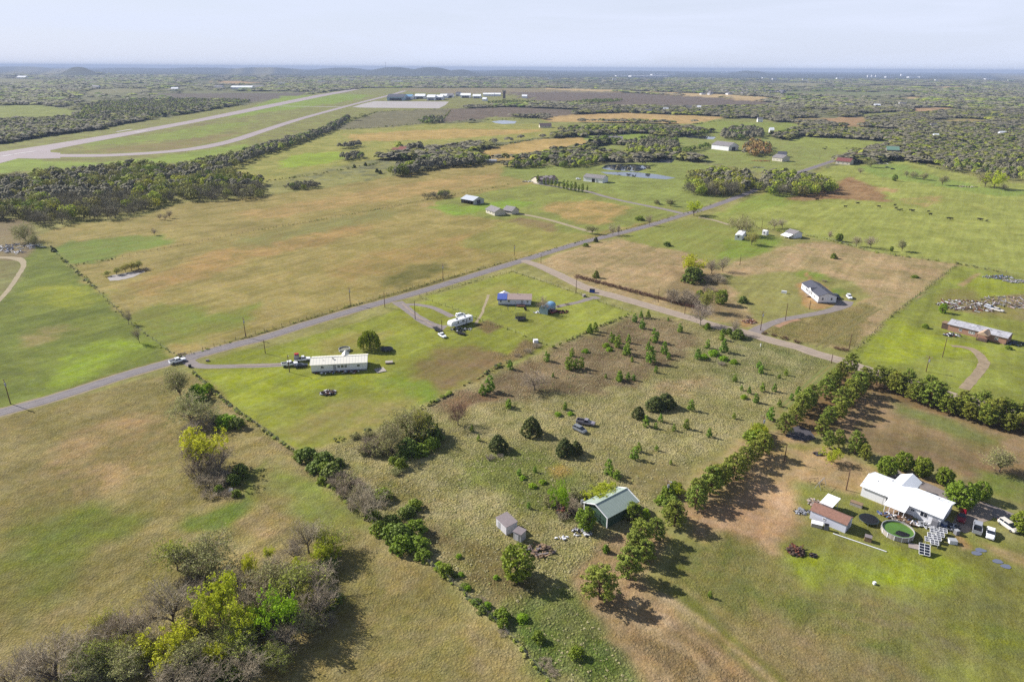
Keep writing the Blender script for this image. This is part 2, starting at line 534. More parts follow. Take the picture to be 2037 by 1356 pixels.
# pasture west of the fence
Z((136,156,62), (120,142,56), .1, 3, [(-300,480),(60,478),(102,495),(190,575),(260,645),(352,714),(200,758),(0,812),(-300,890)])
Z((160,168,52), (140,160,54), .1, 6, [(60,570),(150,560),(200,600),(120,620),(40,600)])
Z((150,185,44), (140,165,54), .1, 5, [(170,680),(240,670),(290,690),(240,720),(130,770),(80,765),(130,720)])
Z((162,150,98), (140,152,70), .1, 4, [(35,672),(70,655),(130,645),(160,655),(100,675),(50,690)])
Z((150,132,108), (158,146,112), .2, 3, [(-300,430),(0,435),(60,440),(80,475),(60,505),(40,520),(-300,520)])
Z((150,152,95), (145,140,95), .1, 3, [(-300,515),(0,515),(40,520),(48,530),(20,575),(-40,620),(-300,700)])
Z((160,140,100), (150,150,80), .3, 2, [(40,810),(200,750),(345,712),(300,722),(150,770),(0,815)])
# verges of the main road; the fence's shadow line is painted in darker
Z((150,142,88), (128,125,70), .6, 2, [(355,712),(490,670),(700,607),(880,555),(1040,512),(1160,478),(1280,446),(1370,422),(1372,428),(1160,487),(1040,520),(880,565),(700,618),(490,680),(370,718)])
# the yards
Z((158,170,62), (148,158,60), 0, 1.5, [(378,738),(420,712),(560,684),(700,645),(800,612),(900,580),(1018,540),(1180,595),(1255,622),(1090,692),(1000,730),(900,775),(800,830),(700,880),(600,902),(470,815)])
Z((170,185,48), (156,176,46), 0, 5, [(400,745),(500,735),(640,745),(760,740),(700,770),(600,790),(500,800),(440,780)])
Z((160,175,52), (150,168,50), 0, 6, [(420,715),(560,690),(680,660),(720,670),(650,700),(560,712)])
Z((165,160,86), (158,156,74), 0, 6, [(600,690),(700,662),(760,660),(740,690),(650,700)])
Z((148,122,94), (150,138,84), .1, 5, [(820,730),(880,692),(940,690),(1000,710),(990,735),(920,765),(850,795),(820,770)])
Z((148,120,90), (150,128,92), .1, 3, [(930,705),(980,700),(998,725),(960,740)])
Z((162,152,92), (158,160,78), 0, 8, [(600,830),(700,800),(800,790),(820,820),(740,860),(640,880),(590,870)])
Z((128,178,48), (140,170,54), 0, 6, [(780,745),(820,760),(880,800),(860,815),(800,790)])
Z((166,178,72), (158,168,72), 0, 1.5, [(840,590),(900,577),(1018,542),(1180,596),(1250,622),(1095,688),(1060,676),(960,640),(880,612)])
Z((165,165,84), (160,160,80), 0, 6, [(900,590),(1000,560),(1060,572),(1000,600),(930,610)])
Z((160,128,98), (150,140,92), .6, 1, [(943,647),(972,637),(1002,650),(973,664)])
Z((168,140,108), (150,132,92), 1.0, 1.5, [(975,698),(1010,704),(1045,676),(1080,685),(1040,715),(1010,722),(985,712)])
Z((165,172,92), (150,165,80), .2, 3, [(1000,722),(1110,690),(1260,625),(1290,628),(1150,690),(1010,742)])
# the overgrown lot
Z((192,182,136), (174,172,116), 1.0, 2, [(600,902),(660,880),(760,850),(870,797),(1000,735),(1110,690),(1262,624),(1330,632),(1490,668),(1650,715),(1600,760),(1530,830),(1440,900),(1325,985),(1290,1030),(1180,1110),(1140,1150),(1160,1210),(1230,1290),(1300,1380),(1110,1370),(880,1142),(700,1000)])
Z((166,144,118), (142,122,100), .8, 5, [(1010,735),(1110,692),(1262,626),(1360,640),(1400,690),(1300,750),(1180,790),(1080,780),(1000,800),(880,830),(860,805)])
Z((146,112,92), (150,126,102), .7, 3, [(880,800),(960,775),(990,790),(930,815),(890,825)])
Z((192,166,136), (178,160,116), .9, 4, [(1300,770),(1400,745),(1440,760),(1360,790),(1300,800)])
Z((176,172,128), (150,160,98), 1.0, 6, [(1400,700),(1490,672),(1640,716),(1540,770),(1440,760)])
Z((150,160,84), (138,150,80), 1.0, 6, [(920,900),(1060,880),(1200,960),(1160,1030),(1060,1020),(960,990),(900,960)])
Z((136,118,86), (150,140,88), .8, 5, [(800,1020),(900,1060),(1000,1090),(1060,1180),(1000,1200),(900,1120),(830,1070)])
Z((112,150,58), (150,160,96), 1.0, 5, [(1040,1180),(1140,1170),(1200,1230),(1300,1380),(1110,1370),(1000,1240)])
Z((176,162,118), (150,148,90), 1.0, 4, [(690,940),(800,930),(860,980),(860,1010),(760,990),(700,960)])
Z((190,150,80), (160,145,84), .7, 3, [(1085,935),(1130,925),(1140,945),(1100,955)])
Z((168,160,108), (160,156,98), .1, 2, [(1320,985),(1380,925),(1450,880),(1530,815),(1660,716),(1690,726),(1600,800),(1540,850),(1480,895),(1380,965),(1330,1010)])
Z((172,156,112), (158,150,100), .3, 3, [(1240,930),(1330,920),(1370,930),(1330,985),(1290,990),(1250,965)])
# long meadow, bottom left
Z((172,156,108), (156,148,90), .55, 2.5, [(-400,920),(0,830),(340,742),(385,742),(470,818),(600,912),(700,1008),(880,1148),(1108,1380),(-400,1500)])
Z((130,150,56), (146,150,74), .5, 6, [(0,1060),(120,1010),(260,1000),(300,1040),(200,1100),(120,1180),(0,1200)])
Z((186,154,116), (160,148,96), .5, 5, [(60,940),(140,850),(290,820),(330,860),(280,960),(180,990)])
Z((120,150,52), (136,150,66), .4, 3, [(380,1020),(480,990),(500,940),(520,920),(510,980),(490,1040),(430,1060),(360,1050)])
Z((184,154,118), (160,148,96), .5, 3, [(480,1040),(530,1000),(570,1010),(560,1060),(500,1090)])
Z((150,168,76), (150,152,84), .3, 5, [(600,930),(700,1010),(760,1060),(660,1050),(560,1000),(540,930)])
Z((118,148,64), (140,150,86), .6, 3, [(835,1230),(870,1225),(885,1265),(850,1290)])
Z((168,150,106), (150,145,88), .5, 6, [(700,1080),(860,1170),(1000,1300),(1080,1380),(760,1380),(720,1200)])
Z((168,150,112), (150,148,82), .8, 1.5, [(385,742),(420,772),(600,912),(700,1008),(690,1000),(590,925),(430,800)])
# brush field north of the gravel road
Z((204,172,138), (182,164,122), .35, 2, [(1062,522),(1165,487),(1230,475),(1290,490),(1360,500),(1420,530),(1440,560),(1490,600),(1500,650),(1420,636),(1300,607),(1170,570),(1100,535)])
Z((202,170,138), (178,162,120), .35, 2, [(1420,540),(1470,520),(1560,490),(1640,478),(1740,502),(1900,525),(1690,698),(1600,680),(1505,655),(1500,640),(1700,610),(1730,590),(1700,560),(1600,540),(1480,550)])
Z((164,164,96), (158,156,96), .1, 3, [(1440,560),(1500,545),(1590,537),(1680,560),(1730,590),(1690,620),(1520,650),(1490,610)])
Z((140,176,66), (150,165,76), .1, 2, [(1575,542),(1600,536),(1640,545),(1650,560),(1600,555)])
Z((130,168,66), (150,165,76), .1, 2, [(1640,575),(1670,572),(1690,582),(1660,592)])
Z((204,152,108), (186,150,108), 0, 1.2, [(1582,566),(1600,560),(1615,556),(1640,568),(1655,585),(1660,605),(1640,614),(1620,618),(1600,610),(1595,590)])
Z((204,156,112), (186,150,108), 0, .7, [(1600,542),(1606,542),(1618,560),(1610,562)])
Z((168,142,112), (176,156,118), .4, 3, [(1340,540),(1430,540),(1450,590),(1500,640),(1420,632),(1330,605)])
Z((198,146,108), (170,140,98), .2, 2, [(1462,640),(1500,632),(1500,645),(1480,652)])
Z((166,148,102), (150,146,88), .7, 2, [(1500,655),(1640,620),(1740,600),(1700,690),(1600,682)])
# right-hand lawns
Z((158,172,72), (148,160,70), 0, 2, [(1905,527),(2037,552),(2300,600),(2300,900),(2037,826),(1900,784),(1720,732),(1690,702)])
Z((170,188,44), (158,176,54), 0, 6, [(1740,670),(1800,640),(1850,660),(1930,690),(1900,710),(1780,720),(1700,712)])
Z((150,142,92), (158,156,80), .1, 4, [(1850,590),(1920,570),(2037,560),(2300,580),(2300,640),(2037,640),(1900,620)])
Z((162,178,54), (158,172,58), 0, 6, [(1900,550),(2037,562),(2100,580),(2037,600),(1940,590)])
Z((165,150,112), (150,140,100), .3, 2, [(1895,605),(1940,598),(1990,612),(1990,625),(1930,622)])
Z((165,150,115), (150,140,105), .3, 2, [(1980,590),(2037,585),(2100,600),(2080,620),(2000,610)])
Z((190,160,120), (170,150,108), 0, 1, [(1903,565),(1945,544),(1952,546),(1912,570)])
# paddock inside the pines
Z((180,146,120), (164,144,106), .1, 3, [(1700,770),(1850,800),(2037,860),(2300,930),(2300,1120),(2037,1010),(1900,940),(1720,890),(1620,850)])
Z((150,120,98), (148,132,98), .1, 6, [(1720,860),(1850,880),(2000,930),(2037,950),(1980,960),(1880,930),(1760,900)])
Z((142,152,88), (140,150,82), .1, 6, [(1760,790),(1880,820),(1990,870),(1960,890),(1880,870),(1800,830)])
Z((128,150,62), (146,146,90), .1, 4, [(1930,930),(2037,960),(2100,1000),(2037,1010),(1950,975)])
Z((150,116,86), (140,118,82), .1, 1.5, [(1545,860),(1600,800),(1680,730),(1700,740),(1720,780),(1640,860),(1600,890)])
Z((150,116,86), (140,118,82), .1, 2, [(1700,745),(1850,790),(2037,850),(2100,880),(2037,870),(1850,815),(1720,775)])
# yard of the white house
Z((190,156,124), (176,152,110), .15, 3, [(1330,1000),(1470,880),(1540,860),(1640,890),(1740,930),(1900,960),(1780,1010),(1700,1060),(1640,1090),(1520,1130),(1400,1090)])
Z((212,170,142), (196,156,130), .2, 4, [(1370,1010),(1500,960),(1600,980),(1620,1040),(1560,1120),(1470,1110),(1400,1080)])
Z((150,146,84), (158,150,92), .15, 3, [(1545,880),(1640,885),(1620,900),(1560,895)])
Z((152,156,78), (140,142,74), .2, 3, [(1600,960),(1720,980),(1880,1060),(2037,1080),(2300,1120),(2300,1500),(1900,1400),(1760,1260),(1620,1180),(1560,1090),(1600,1040)])
Z((160,186,44), (158,172,60), .2, 5, [(1640,1120),(1760,1100),(1880,1110),(1960,1150),(1900,1180),(1760,1150),(1680,1150)])
Z((160,186,46), (156,170,60), .2, 4, [(1590,1100),(1630,1090),(1640,1150),(1620,1180),(1580,1140)])
Z((150,142,88), (130,142,72), .4, 4, [(1240,1190),(1330,1100),(1400,1050),(1560,1110),(1640,1190),(1780,1270),(1900,1400),(1600,1400),(1450,1300),(1330,1210)])
Z((160,140,104), (150,140,92), .4, 5, [(1480,1190),(1600,1240),(1720,1330),(1760,1400),(1500,1400),(1400,1260)])
Z((192,158,128), (174,146,112), .4, 2.5, [(1140,1150),(1190,1080),(1290,1040),(1320,1060),(1260,1150),(1340,1210),(1440,1300),(1540,1400),(1320,1400),(1200,1240),(1150,1180)])
Z((138,112,84), (176,152,120), .6, 3, [(1260,1260),(1360,1240),(1440,1310),(1520,1400),(1360,1400)])
Z((128,132,62), (140,140,74), .2, 1.2, [(1325,1165),(1350,1160),(1420,1230),(1500,1300),(1580,1370),(1540,1380),(1450,1300),(1380,1230)])
Z((150,136,96), (142,146,84), .3, 4, [(1620,1180),(1700,1170),(1800,1210),(1880,1260),(1840,1290),(1740,1260),(1660,1230)])
Z((132,134,76), (150,150,80), .3, 4, [(1880,1170),(2037,1200),(2100,1240),(2000,1260),(1900,1220)])
Z((158,138,104), (146,140,92), .3, 5, [(1700,1290),(1820,1320),(1900,1380),(1700,1390),(1640,1320)])
Z((128,120,92), (150,150,84), .3, 5, [(1780,1200),(1900,1230),(1960,1290),(1880,1290),(1800,1250)])
Z((112,150,40), (140,155,60), .3, 5, [(1920,1240),(2037,1270),(2100,1300),(2000,1300)])
Z((190,140,92), (176,146,108), 0, 1, [(1905,1062),(1925,1072),(1935,1095),(1915,1095)])
Z((178,150,116), (160,156,84), 0, 2, [(1960,1085),(2037,1100),(2100,1120),(2037,1130),(1980,1112)])

def ZS(ca, cb, pts, hw, fe=.9, op=.75):
    # a worn strip along a line, hw photo px either side
    Z(ca, cb, .3, fe, [(x - hw, y + hw * .5) for x, y in pts] + [(x + hw, y - hw * .5) for x, y in reversed(pts)], 1.1, op)
ZS((206,178,148), (180,152,120), [(1200,1215),(1290,1240),(1370,1300),(1440,1380)], 9)
ZS((202,172,142), (170,140,108), [(1250,1195),(1340,1240),(1430,1310),(1500,1380)], 6)
ZS((206,180,150), (176,150,116), [(1300,1180),(1380,1225),(1470,1300),(1550,1375)], 7)
ZS((176,160,112), (160,146,100), [(1350,1168),(1430,1222),(1520,1296),(1610,1372)], 5, op=.5)
ZS((190,160,128), (166,140,106), [(1210,1265),(1270,1300),(1330,1350),(1370,1400)], 8)
ZS((192,170,132), (170,152,112), [(1330,1010),(1420,950),(1500,880),(1560,815)], 3, .6, .6)
ZS((140,138,84), (130,130,76), [(1580,1165),(1660,1195),(1760,1245),(1850,1275)], 4, .8, .6)
ZS((170,176,60), (160,168,60), [(1900,1250),(1980,1275),(2060,1290)], 6, .8, .6)
NROW = []
y = -40.0
while y < 34000:
    NROW.append(y)
    y += 1.6 if y < 60 else 0.62 if y < 150 else max(0.62, (y / 150.0) ** 1.72 * 0.62) if y < 2600 else y * 0.034
NROW = np.array(NROW)
NC = 430
U = np.linspace(-1, 1, NC)
U = np.sign(U) * np.abs(U) ** 1.0
XX = U[None, :] * (np.maximum(NROW, 40)[:, None] * 0.92 + 42)
YY = np.repeat(NROW[:, None], NC, 1)
X = XX.ravel(); Y = YY.ravel()
far = np.clip((Y - 3200) / 5000, 0, 1)
nzf = fbm(X / (60 + Y / 12), Y / (60 + Y / 6), 4)
A = np.empty((len(X), 3)); B = np.empty((len(X), 3)); P = np.zeros((len(X), 3))
TINT_A = np.array([1.16, 1.11, .95]); TINT_B = np.array([1.0, .95, .77])
A[:] = lin((160,158,98)); B[:] = lin((146,148,86))
wf = np.clip((Y - 900) / 500, 0, 1)[:, None]
A = A * (1 - wf) + lin((142,144,104)) * wf; B = B * (1 - wf) + lin((112,116,92)) * wf
# very far: woods with pale clearings
cl = np.clip((nzf - 0.56) * 9, 0, 1)[:, None]
fa = lin((84,92,84)) * (1 - cl) + lin((150,146,112)) * cl
A = A * (1 - far[:, None]) + fa * far[:, None]
B = B * (1 - far[:, None]) + fa * 0.86 * far[:, None]
W1 = fbm(X / 9.0 + 3.1, Y / 9.0, 3) - 0.5
W2 = fbm(X / 9.0 - 8.7, Y / 9.0 + 5.5, 3) - 0.5
def olive(c):
    r_, g_, b_ = c
    if g_ > r_:
        g_ = r_ + (g_ - r_) * .62; r_ = r_ * .985
    elif r_ > g_ + 14:
        g_ = g_ + (r_ - g_) * .16
    return (r_ * .96, g_ * .96, b_ * .96)
for ca, cb, tu, fe, pts, wp, op in ZN:
    ca, cb = olive(ca), olive(cb)
    pg = np.array(GP(pts))
    lo = pg.min(0) - fe * 3 - 10; hi = pg.max(0) + fe * 3 + 10
    idx = np.nonzero((X > lo[0]) & (X < hi[0]) & (Y > lo[1]) & (Y < hi[1]))[0]
    if not len(idx): continue
    sc = 1.0 + pg[:, 1].mean() / 700.0
    wx = X[idx] + W1[idx] * wp * 3.4 * sc; wy = Y[idx] + W2[idx] * wp * 3.4 * sc
    d = seg_dist(pg, wx, wy, True)
    sdv = np.where(inside(pg, wx, wy), d, -d)
    w = np.clip(0.5 + sdv / (fe * 1.6), 0, 1)
    w = (w * w * (3 - 2 * w) * op)[:, None]
    A[idx] = A[idx] * (1 - w) + lin(ca) * w
    B[idx] = B[idx] * (1 - w) + lin(cb) * w
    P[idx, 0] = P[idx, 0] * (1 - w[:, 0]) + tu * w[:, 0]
A *= TINT_A; B *= TINT_B
ZZ = terrain(X, Y)
V = np.stack([X, Y, ZZ], 1)
nr, nc = len(NROW), NC
ii = (np.arange(nr - 1)[:, None] * nc + np.arange(nc - 1)[None, :]).ravel()
F = np.stack([ii, ii + 1, ii + nc + 1, ii + nc], 1)

def ground_material():
    m = bpy.data.materials.new('field_ground')
    m.use_nodes = True
    t = m.node_tree; N = t.nodes; L = t.links
    b = N['Principled BSDF']
    b.inputs['Roughness'].default_value = 0.95
    b.inputs['Specular IOR Level'].default_value = 0.08
    ca = N.new('ShaderNodeVertexColor'); ca.layer_name = 'col_a'
    cb = N.new('ShaderNodeVertexColor'); cb.layer_name = 'col_b'
    pr = N.new('ShaderNodeVertexColor'); pr.layer_name = 'par'
    sp = N.new('ShaderNodeSeparateColor'); L.new(pr.outputs[0], sp.inputs[0])
    geo = N.new('ShaderNodeNewGeometry')
    def noise(scale, det=4, rough=.6, vec=None, dist=0.0, stretch=None):
        n = N.new('ShaderNodeTexNoise')
        n.inputs['Scale'].default_value = scale
        n.inputs['Detail'].default_value = det
        n.inputs['Roughness'].default_value = rough
        n.inputs['Distortion'].default_value = dist
        if stretch:
            mp = N.new('ShaderNodeMapping')
            mp.vector_type = 'TEXTURE'
            mp.inputs['Rotation'].default_value = (0, 0, stretch[3])
            mp.inputs['Scale'].default_value = tuple(1 / q for q in stretch[:3])
            L.new(geo.outputs['Position'], mp.inputs['Vector'])
            L.new(mp.outputs[0], n.inputs['Vector'])
        else:
            L.new(geo.outputs['Position'], n.inputs['Vector'])
        return n.outputs['Fac']
    def rmp(v, a, bb, c=0.0, d=1.0):
        r = N.new('ShaderNodeMapRange')
        r.inputs['From Min'].default_value = a; r.inputs['From Max'].default_value = bb
        r.inputs['To Min'].default_value = c; r.inputs['To Max'].default_value = d
        L.new(v, r.inputs['Value']); return r.outputs[0]
    def mth(op, a, bb):
        r = N.new('ShaderNodeMath'); r.operation = op
        for i, q in enumerate((a, bb)):
            if isinstance(q, (int, float)): r.inputs[i].default_value = q
            else: L.new(q, r.inputs[i])
        return r.outputs[0]
    def mix(f, a, bb, mode='MIX'):
        r = N.new('ShaderNodeMix'); r.data_type = 'RGBA'; r.blend_type = mode
        if isinstance(f, (int, float)): r.inputs['Factor'].default_value = f
        else: L.new(f, r.inputs['Factor'])
        for k, q in (('A', a), ('B', bb)):
            if isinstance(q, tuple): r.inputs[k].default_value = q
            else: L.new(q, r.inputs[k])
        return r.outputs['Result']
    big = rmp(noise(0.055, 8, .68, dist=.6), 0.40, 0.60)
    col = mix(big, ca.outputs[0], cb.outputs[0])
    # mowing / grazing streaks, long and thin
    stre = rmp(noise(0.10, 5, .6, stretch=(0.3, 2.2, 1, R(56))), 0.3, 0.7, 0.84, 1.15)
    mow = rmp(noise(0.22, 3, .5, stretch=(0.12, 2.6, 1, R(56))), 0.3, 0.7, 0.93, 1.07)
    strg = rmp(noise(0.02, 6, .6, dist=.4), 0.3, 0.7, 0.84, 1.12)
    med = rmp(noise(0.55, 5, .7), 0.3, 0.7, 0.80, 1.20)
    fine = rmp(noise(2.6, 3, .7), 0.3, 0.7, 0.80, 1.20)
    f = mth('MULTIPLY', mth('MULTIPLY', mth('MULTIPLY', stre, mow), strg), mth('MULTIPLY', med, fine))
    # tussocks: pale tops, self-shadow of the gaps painted as darker colour
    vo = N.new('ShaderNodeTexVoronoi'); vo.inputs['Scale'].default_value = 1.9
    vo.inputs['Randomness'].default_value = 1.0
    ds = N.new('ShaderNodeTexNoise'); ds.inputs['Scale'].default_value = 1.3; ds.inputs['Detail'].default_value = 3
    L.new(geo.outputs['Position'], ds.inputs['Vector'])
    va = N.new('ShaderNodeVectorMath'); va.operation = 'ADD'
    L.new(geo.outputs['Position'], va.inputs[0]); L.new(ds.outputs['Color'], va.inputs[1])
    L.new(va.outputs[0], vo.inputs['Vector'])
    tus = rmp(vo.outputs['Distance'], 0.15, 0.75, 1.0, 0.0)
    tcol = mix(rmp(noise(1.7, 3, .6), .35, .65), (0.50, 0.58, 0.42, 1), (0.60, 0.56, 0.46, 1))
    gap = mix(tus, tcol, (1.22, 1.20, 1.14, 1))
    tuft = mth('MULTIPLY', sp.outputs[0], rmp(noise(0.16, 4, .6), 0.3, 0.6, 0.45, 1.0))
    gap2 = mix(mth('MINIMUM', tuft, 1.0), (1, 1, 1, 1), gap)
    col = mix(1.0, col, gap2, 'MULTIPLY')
    dry = rmp(noise(0.035, 7, .7, dist=.5), .50, .66, 0.0, .5)
    col = mix(dry, col, mix(1.0, col, (1.08, .97, .95, 1), 'MULTIPLY'))
    # green flushes and dry patches
    hs = N.new('ShaderNodeHueSaturation')
    L.new(rmp(noise(0.23, 5, .65, dist=.3), .3, .7, .492, .508), hs.inputs['Hue'])
    L.new(rmp(noise(0.31, 4, .6), .3, .7, .84, 1.04), hs.inputs['Saturation'])
    L.new(mth('MULTIPLY', f, ALB), hs.inputs['Value'])
    L.new(col, hs.inputs['Color'])
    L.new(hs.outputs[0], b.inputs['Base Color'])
    bp = N.new('ShaderNodeBump'); bp.inputs['Strength'].default_value = 1.0
    bp.inputs['Distance'].default_value = 1.0
    hh = mth('ADD', mth('MULTIPLY', mth('MULTIPLY', tus, tuft), 0.22), mth('MULTIPLY', noise(1.9, 4, .7), mth('ADD', mth('MULTIPLY', tuft, 0.25), 0.10)))
    L.new(hh, bp.inputs['Height'])
    L.new(bp.outputs[0], b.inputs['Normal'])
    return m

me = mesh_np('ground', V, [F], [ground_material()], smooth=True)
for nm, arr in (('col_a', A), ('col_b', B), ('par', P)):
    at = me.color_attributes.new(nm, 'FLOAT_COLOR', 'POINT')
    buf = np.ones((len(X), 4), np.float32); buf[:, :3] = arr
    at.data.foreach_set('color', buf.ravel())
g = bpy.data.objects.new('ground', me); COL.objects.link(g); tag(g, kind='structure')

# ------------------------------------------------------------------ roads, runway, drives, water
def ribbon(name, pts, width, m, z=0.012, crown=0.0, n=6, world=False, wob=0.0, kind='structure', label=None):
    pl = smooth_line(pts if world else GP(pts), n)
    # even spacing so that ragged edges stay ragged
    out = [pl[0]]
    for q in pl[1:]:
        d = np.linalg.norm(q - out[-1]); k = max(1, int(d / max(2.5, 0.006 * q[1])))
        out += [out[-1] + (q - out[-1]) * (i + 1) / k for i in range(k)]
    pl = np.array(out)
    tn = np.gradient(pl, axis=0); tn /= np.linalg.norm(tn, axis=1)[:, None] + 1e-9
    nn = np.stack([-tn[:, 1], tn[:, 0]], 1)
    ww = np.interp(np.linspace(0, 1, len(pl)), np.linspace(0, 1, len(width)), width) if isinstance(width, (list, tuple)) else np.full(len(pl), width)
    wl = ww / 2 * (1 + wob * (fbm(pl[:, 0] / 3, pl[:, 1] / 3 + 7, 3) - .5) * 2)
    wr = ww / 2 * (1 + wob * (fbm(pl[:, 0] / 3 + 40, pl[:, 1] / 3, 3) - .5) * 2)
    rows = [pl + nn * wl[:, None], pl + nn * wl[:, None] * .5, pl, pl - nn * wr[:, None] * .5, pl - nn * wr[:, None]]
    hz = [0, crown * .7, crown, crown * .7, 0]
    V = np.concatenate([np.concatenate([r, np.full((len(r), 1), z + q) + terrain(r[:, 0], r[:, 1])[:, None]], 1) for r, q in zip(rows, hz)])
    k = len(pl); F = []
    for a in range(4):
        i = np.arange(k - 1) + a * k
        F.append(np.stack([i, i + k, i + k + 1, i + 1], 1)[:, ::-1])
    me = mesh_np(name, V, [np.concatenate(F)], [m], smooth=False)
    o = bpy.data.objects.new(name, me); COL.objects.link(o)
    tag(o, label, kind=kind)
    return o

def sheet(name, pts, m, z=0.012, world=False, kind='structure', wob=0.0):
    pg = [np.array(p) for p in (pts if world else GP(pts))]
    out = []
    n = len(pg)
    for i in range(n):
        a, b = pg[i], pg[(i + 1) % n]
        k = max(1, int(np.linalg.norm(b - a) / (1.2 if wob else 30)))
        for j in range(k):
            q = a + (b - a) * j / k
            if wob:
                q = q + wob * np.array([fbm(q[0] / 2.5, q[1] / 2.5, 3) - .5, fbm(q[0] / 2.5 + 30, q[1] / 2.5, 3) - .5]) * 2
            out.append(q)
    mb = MB()
    mb.poly([(q[0], q[1], z) for q in out])
    o = mb.build(name, m)
    tag(o, kind=kind)
    return o

ASPH = mat('old_asphalt', (156,148,150), .9, noise=.18, nscale=.35, c2=(136,128,132))
GRAV = mat('pale_gravel', (206,186,164), .95, noise=.16, nscale=.35, c2=(176,160,146))
DRIV = mat('grey_gravel', (172,160,154), .95, noise=.16, nscale=.5, c2=(150,140,138))
CONC = mat('runway_concrete', (186,172,174), .9, noise=.08, nscale=.02)
APRN = mat('apron_concrete', (200,192,190), .9, noise=.08, nscale=.02)
DIRT = mat('red_dirt', (190,150,118), .95, noise=.15, nscale=.4)
TRAK = mat('sandy_track', (186,170,138), .95, noise=.15, nscale=.3)
PAD = mat('dark_asphalt_pad', (96,92,98), .9, noise=.14, nscale=.8)
WTR = mat('pond_water', (62,72,90), .06, noise=.08, nscale=.3, spec=.9)
PALE = mat('pale_water_sheen', (190,182,178), .8, noise=.1, nscale=.5)  # sheen of the small pool's water, painted as a pale matt colour

MAIN = [(-90,847),(0,820.5),(84,798),(168,772),(252,745),(336,721),(400,704),(480,682.5),(530,670),(625,640),(732,609),(860,573),(1000,530),(1052,514),(1105,497.5),(1158,482),(1220,467),(1300,446),(1360,427),(1400,416),(1440,402),(1490,383),(1540,362),(1590,343),(1640,326),(1690,310),(1740,296),(1800,281)]
ribbon('road_shoulder', MAIN, [7.4,7.4,7.2,7.4,7.6,8,9,9], mat('gravelly_verge', (168,152,118), .95, noise=.2, nscale=.5), z=.02, wob=.22)
ribbon('main_road', MAIN, [5.6,5.6,5.6,5.8,6,6.5,7,7], ASPH, z=.03, crown=.05)
ribbon('gravel_road', [(1040,518),(1075,530),(1120,551),(1169,574),(1218,588),(1267,602),(1329,620),(1378,634),(1427,649),(1488,663),(1537,678),(1586,690),(1620,702),(1668,716),(1720,734),(1800,758),(1900,788),(2037,828),(2150,862)], [6,7.2,6.5,6.5,6.5,6], GRAV, z=.05, crown=.05, wob=.12)
ribbon('trailer_drive', [(384,710),(375,718),(388,726),(420,729),(470,728),(520,727),(562,725)], [5,4.5,3.6,3.4,3.6], DRIV, z=.022, wob=.18)
ribbon('camper_drive', [(790,600),(806,612),(824,626),(846,640),(870,650),(886,652)], [5.5,4,5,6.5], DRIV, z=.024, wob=.18)
ribbon('camper_drive_loop', [(806,606),(830,606),(858,611),(880,620),(900,630)], [3.2,3,3.2], DRIV, z=.034, wob=.2)
ribbon('blue_garage_drive', [(1190,591),(1170,595),(1150,601),(1120,607),(1104,611)], [4,3,3], DRIV, z=.024, wob=.2)
ribbon('curved_drive', [(1497,663),(1512,653),(1535,643),(1565,634),(1605,627),(1650,618),(1676,608),(1680,598)], [6,4,3.6,4.4,8], DRIV, z=.024, wob=.1)
ribbon('worn_drive', [(1545,650),(1565,641),(1590,635)], [2.5,2], DIRT, z=.02, wob=.3)
ribbon('poplar_drive', [(1362,426),(1330,418),(1290,410),(1240,400),(1200,390),(1165,380),(1130,375),(1090,369),(1062,364)], [6,5,5,5], DRIV, z=.024, wob=.1)
ribbon('farm_drive', [(1180,462),(1160,457),(1130,448),(1095,438),(1060,430),(1030,425)], [5,4,4,5], TRAK, z=.024, wob=.15)
ribbon('brick_house_drive', [(1893,688),(1915,690),(1938,697),(1954,713),(1957,723),(1946,742),(1932,757),(1918,774)], [2,3.2,3.6,3.2,3.2], mat('muddy_drive', (178,158,130), .95, noise=.25, nscale=.4), z=.024, wob=.25)
ribbon('dirt_track', [(-30,618),(0,595),(20,572),(36,548),(47,528),(42,518),(24,513),(-10,512)], [2.6,2.2,2.2,2.6,5,4], TRAK, z=.02, wob=.25)
ribbon('pasture_track', [(1390,432),(1420,438),(1450,447)], 3.5, TRAK, z=.02, wob=.2)
ribbon('dirt_path', [(972,586),(968,598),(962,612),(960,622),(952,634),(946,645)], 1.2, TRAK, z=.02, wob=.5)
for q in ([(1622,690),(1650,668),(1690,640),(1742,610)], [(1636,693),(1668,668),(1705,642),(1752,614)]):
    ribbon('wheel_rut', q, 1.0, mat('rut_soil', (140,130,78), .95, noise=.2, nscale=.5), z=.02, wob=.5)
for q in ([(1560,815),(1600,780),(1650,735),(1668,722)], [(1553,808),(1594,772),(1645,728)], [(1820,600),(1838,588),(1862,578)], [(1815,596),(1832,584),(1856,574)]):
    ribbon('wheel_rut', q, .8, mat('rut_grass', (140,145,78), .95, noise=.2, nscale=.5), z=.02, wob=.5)
sheet('asphalt_pad', [(1562,868),(1572,852),(1590,846),(1612,856),(1622,872),(1600,878),(1580,872)], PAD, z=.03, wob=.5)
sheet('gravel_parking', [(1925,1003),(1945,992),(1970,1010),(1975,1030),(1950,1042),(1920,1060),(1895,1050),(1905,1020)], mat('parking_gravel', (176,160,146), .95, noise=.12, nscale=.6), z=.03, wob=.8)
ribbon('house_back_drive', [(1765,930),(1800,955),(1840,966),(1880,985),(1930,1000),(1985,1020),(2037,1040),(2120,1070)], [4,4,4,6,5,5], DRIV, z=.026, wob=.12)
def offset(pts, off):
    p = np.array(smooth_line(GP(pts), 4)); t = np.gradient(p, axis=0); t /= np.linalg.norm(t, axis=1)[:, None]
    return list(p + np.stack([-t[:, 1], t[:, 0]], 1) * off)
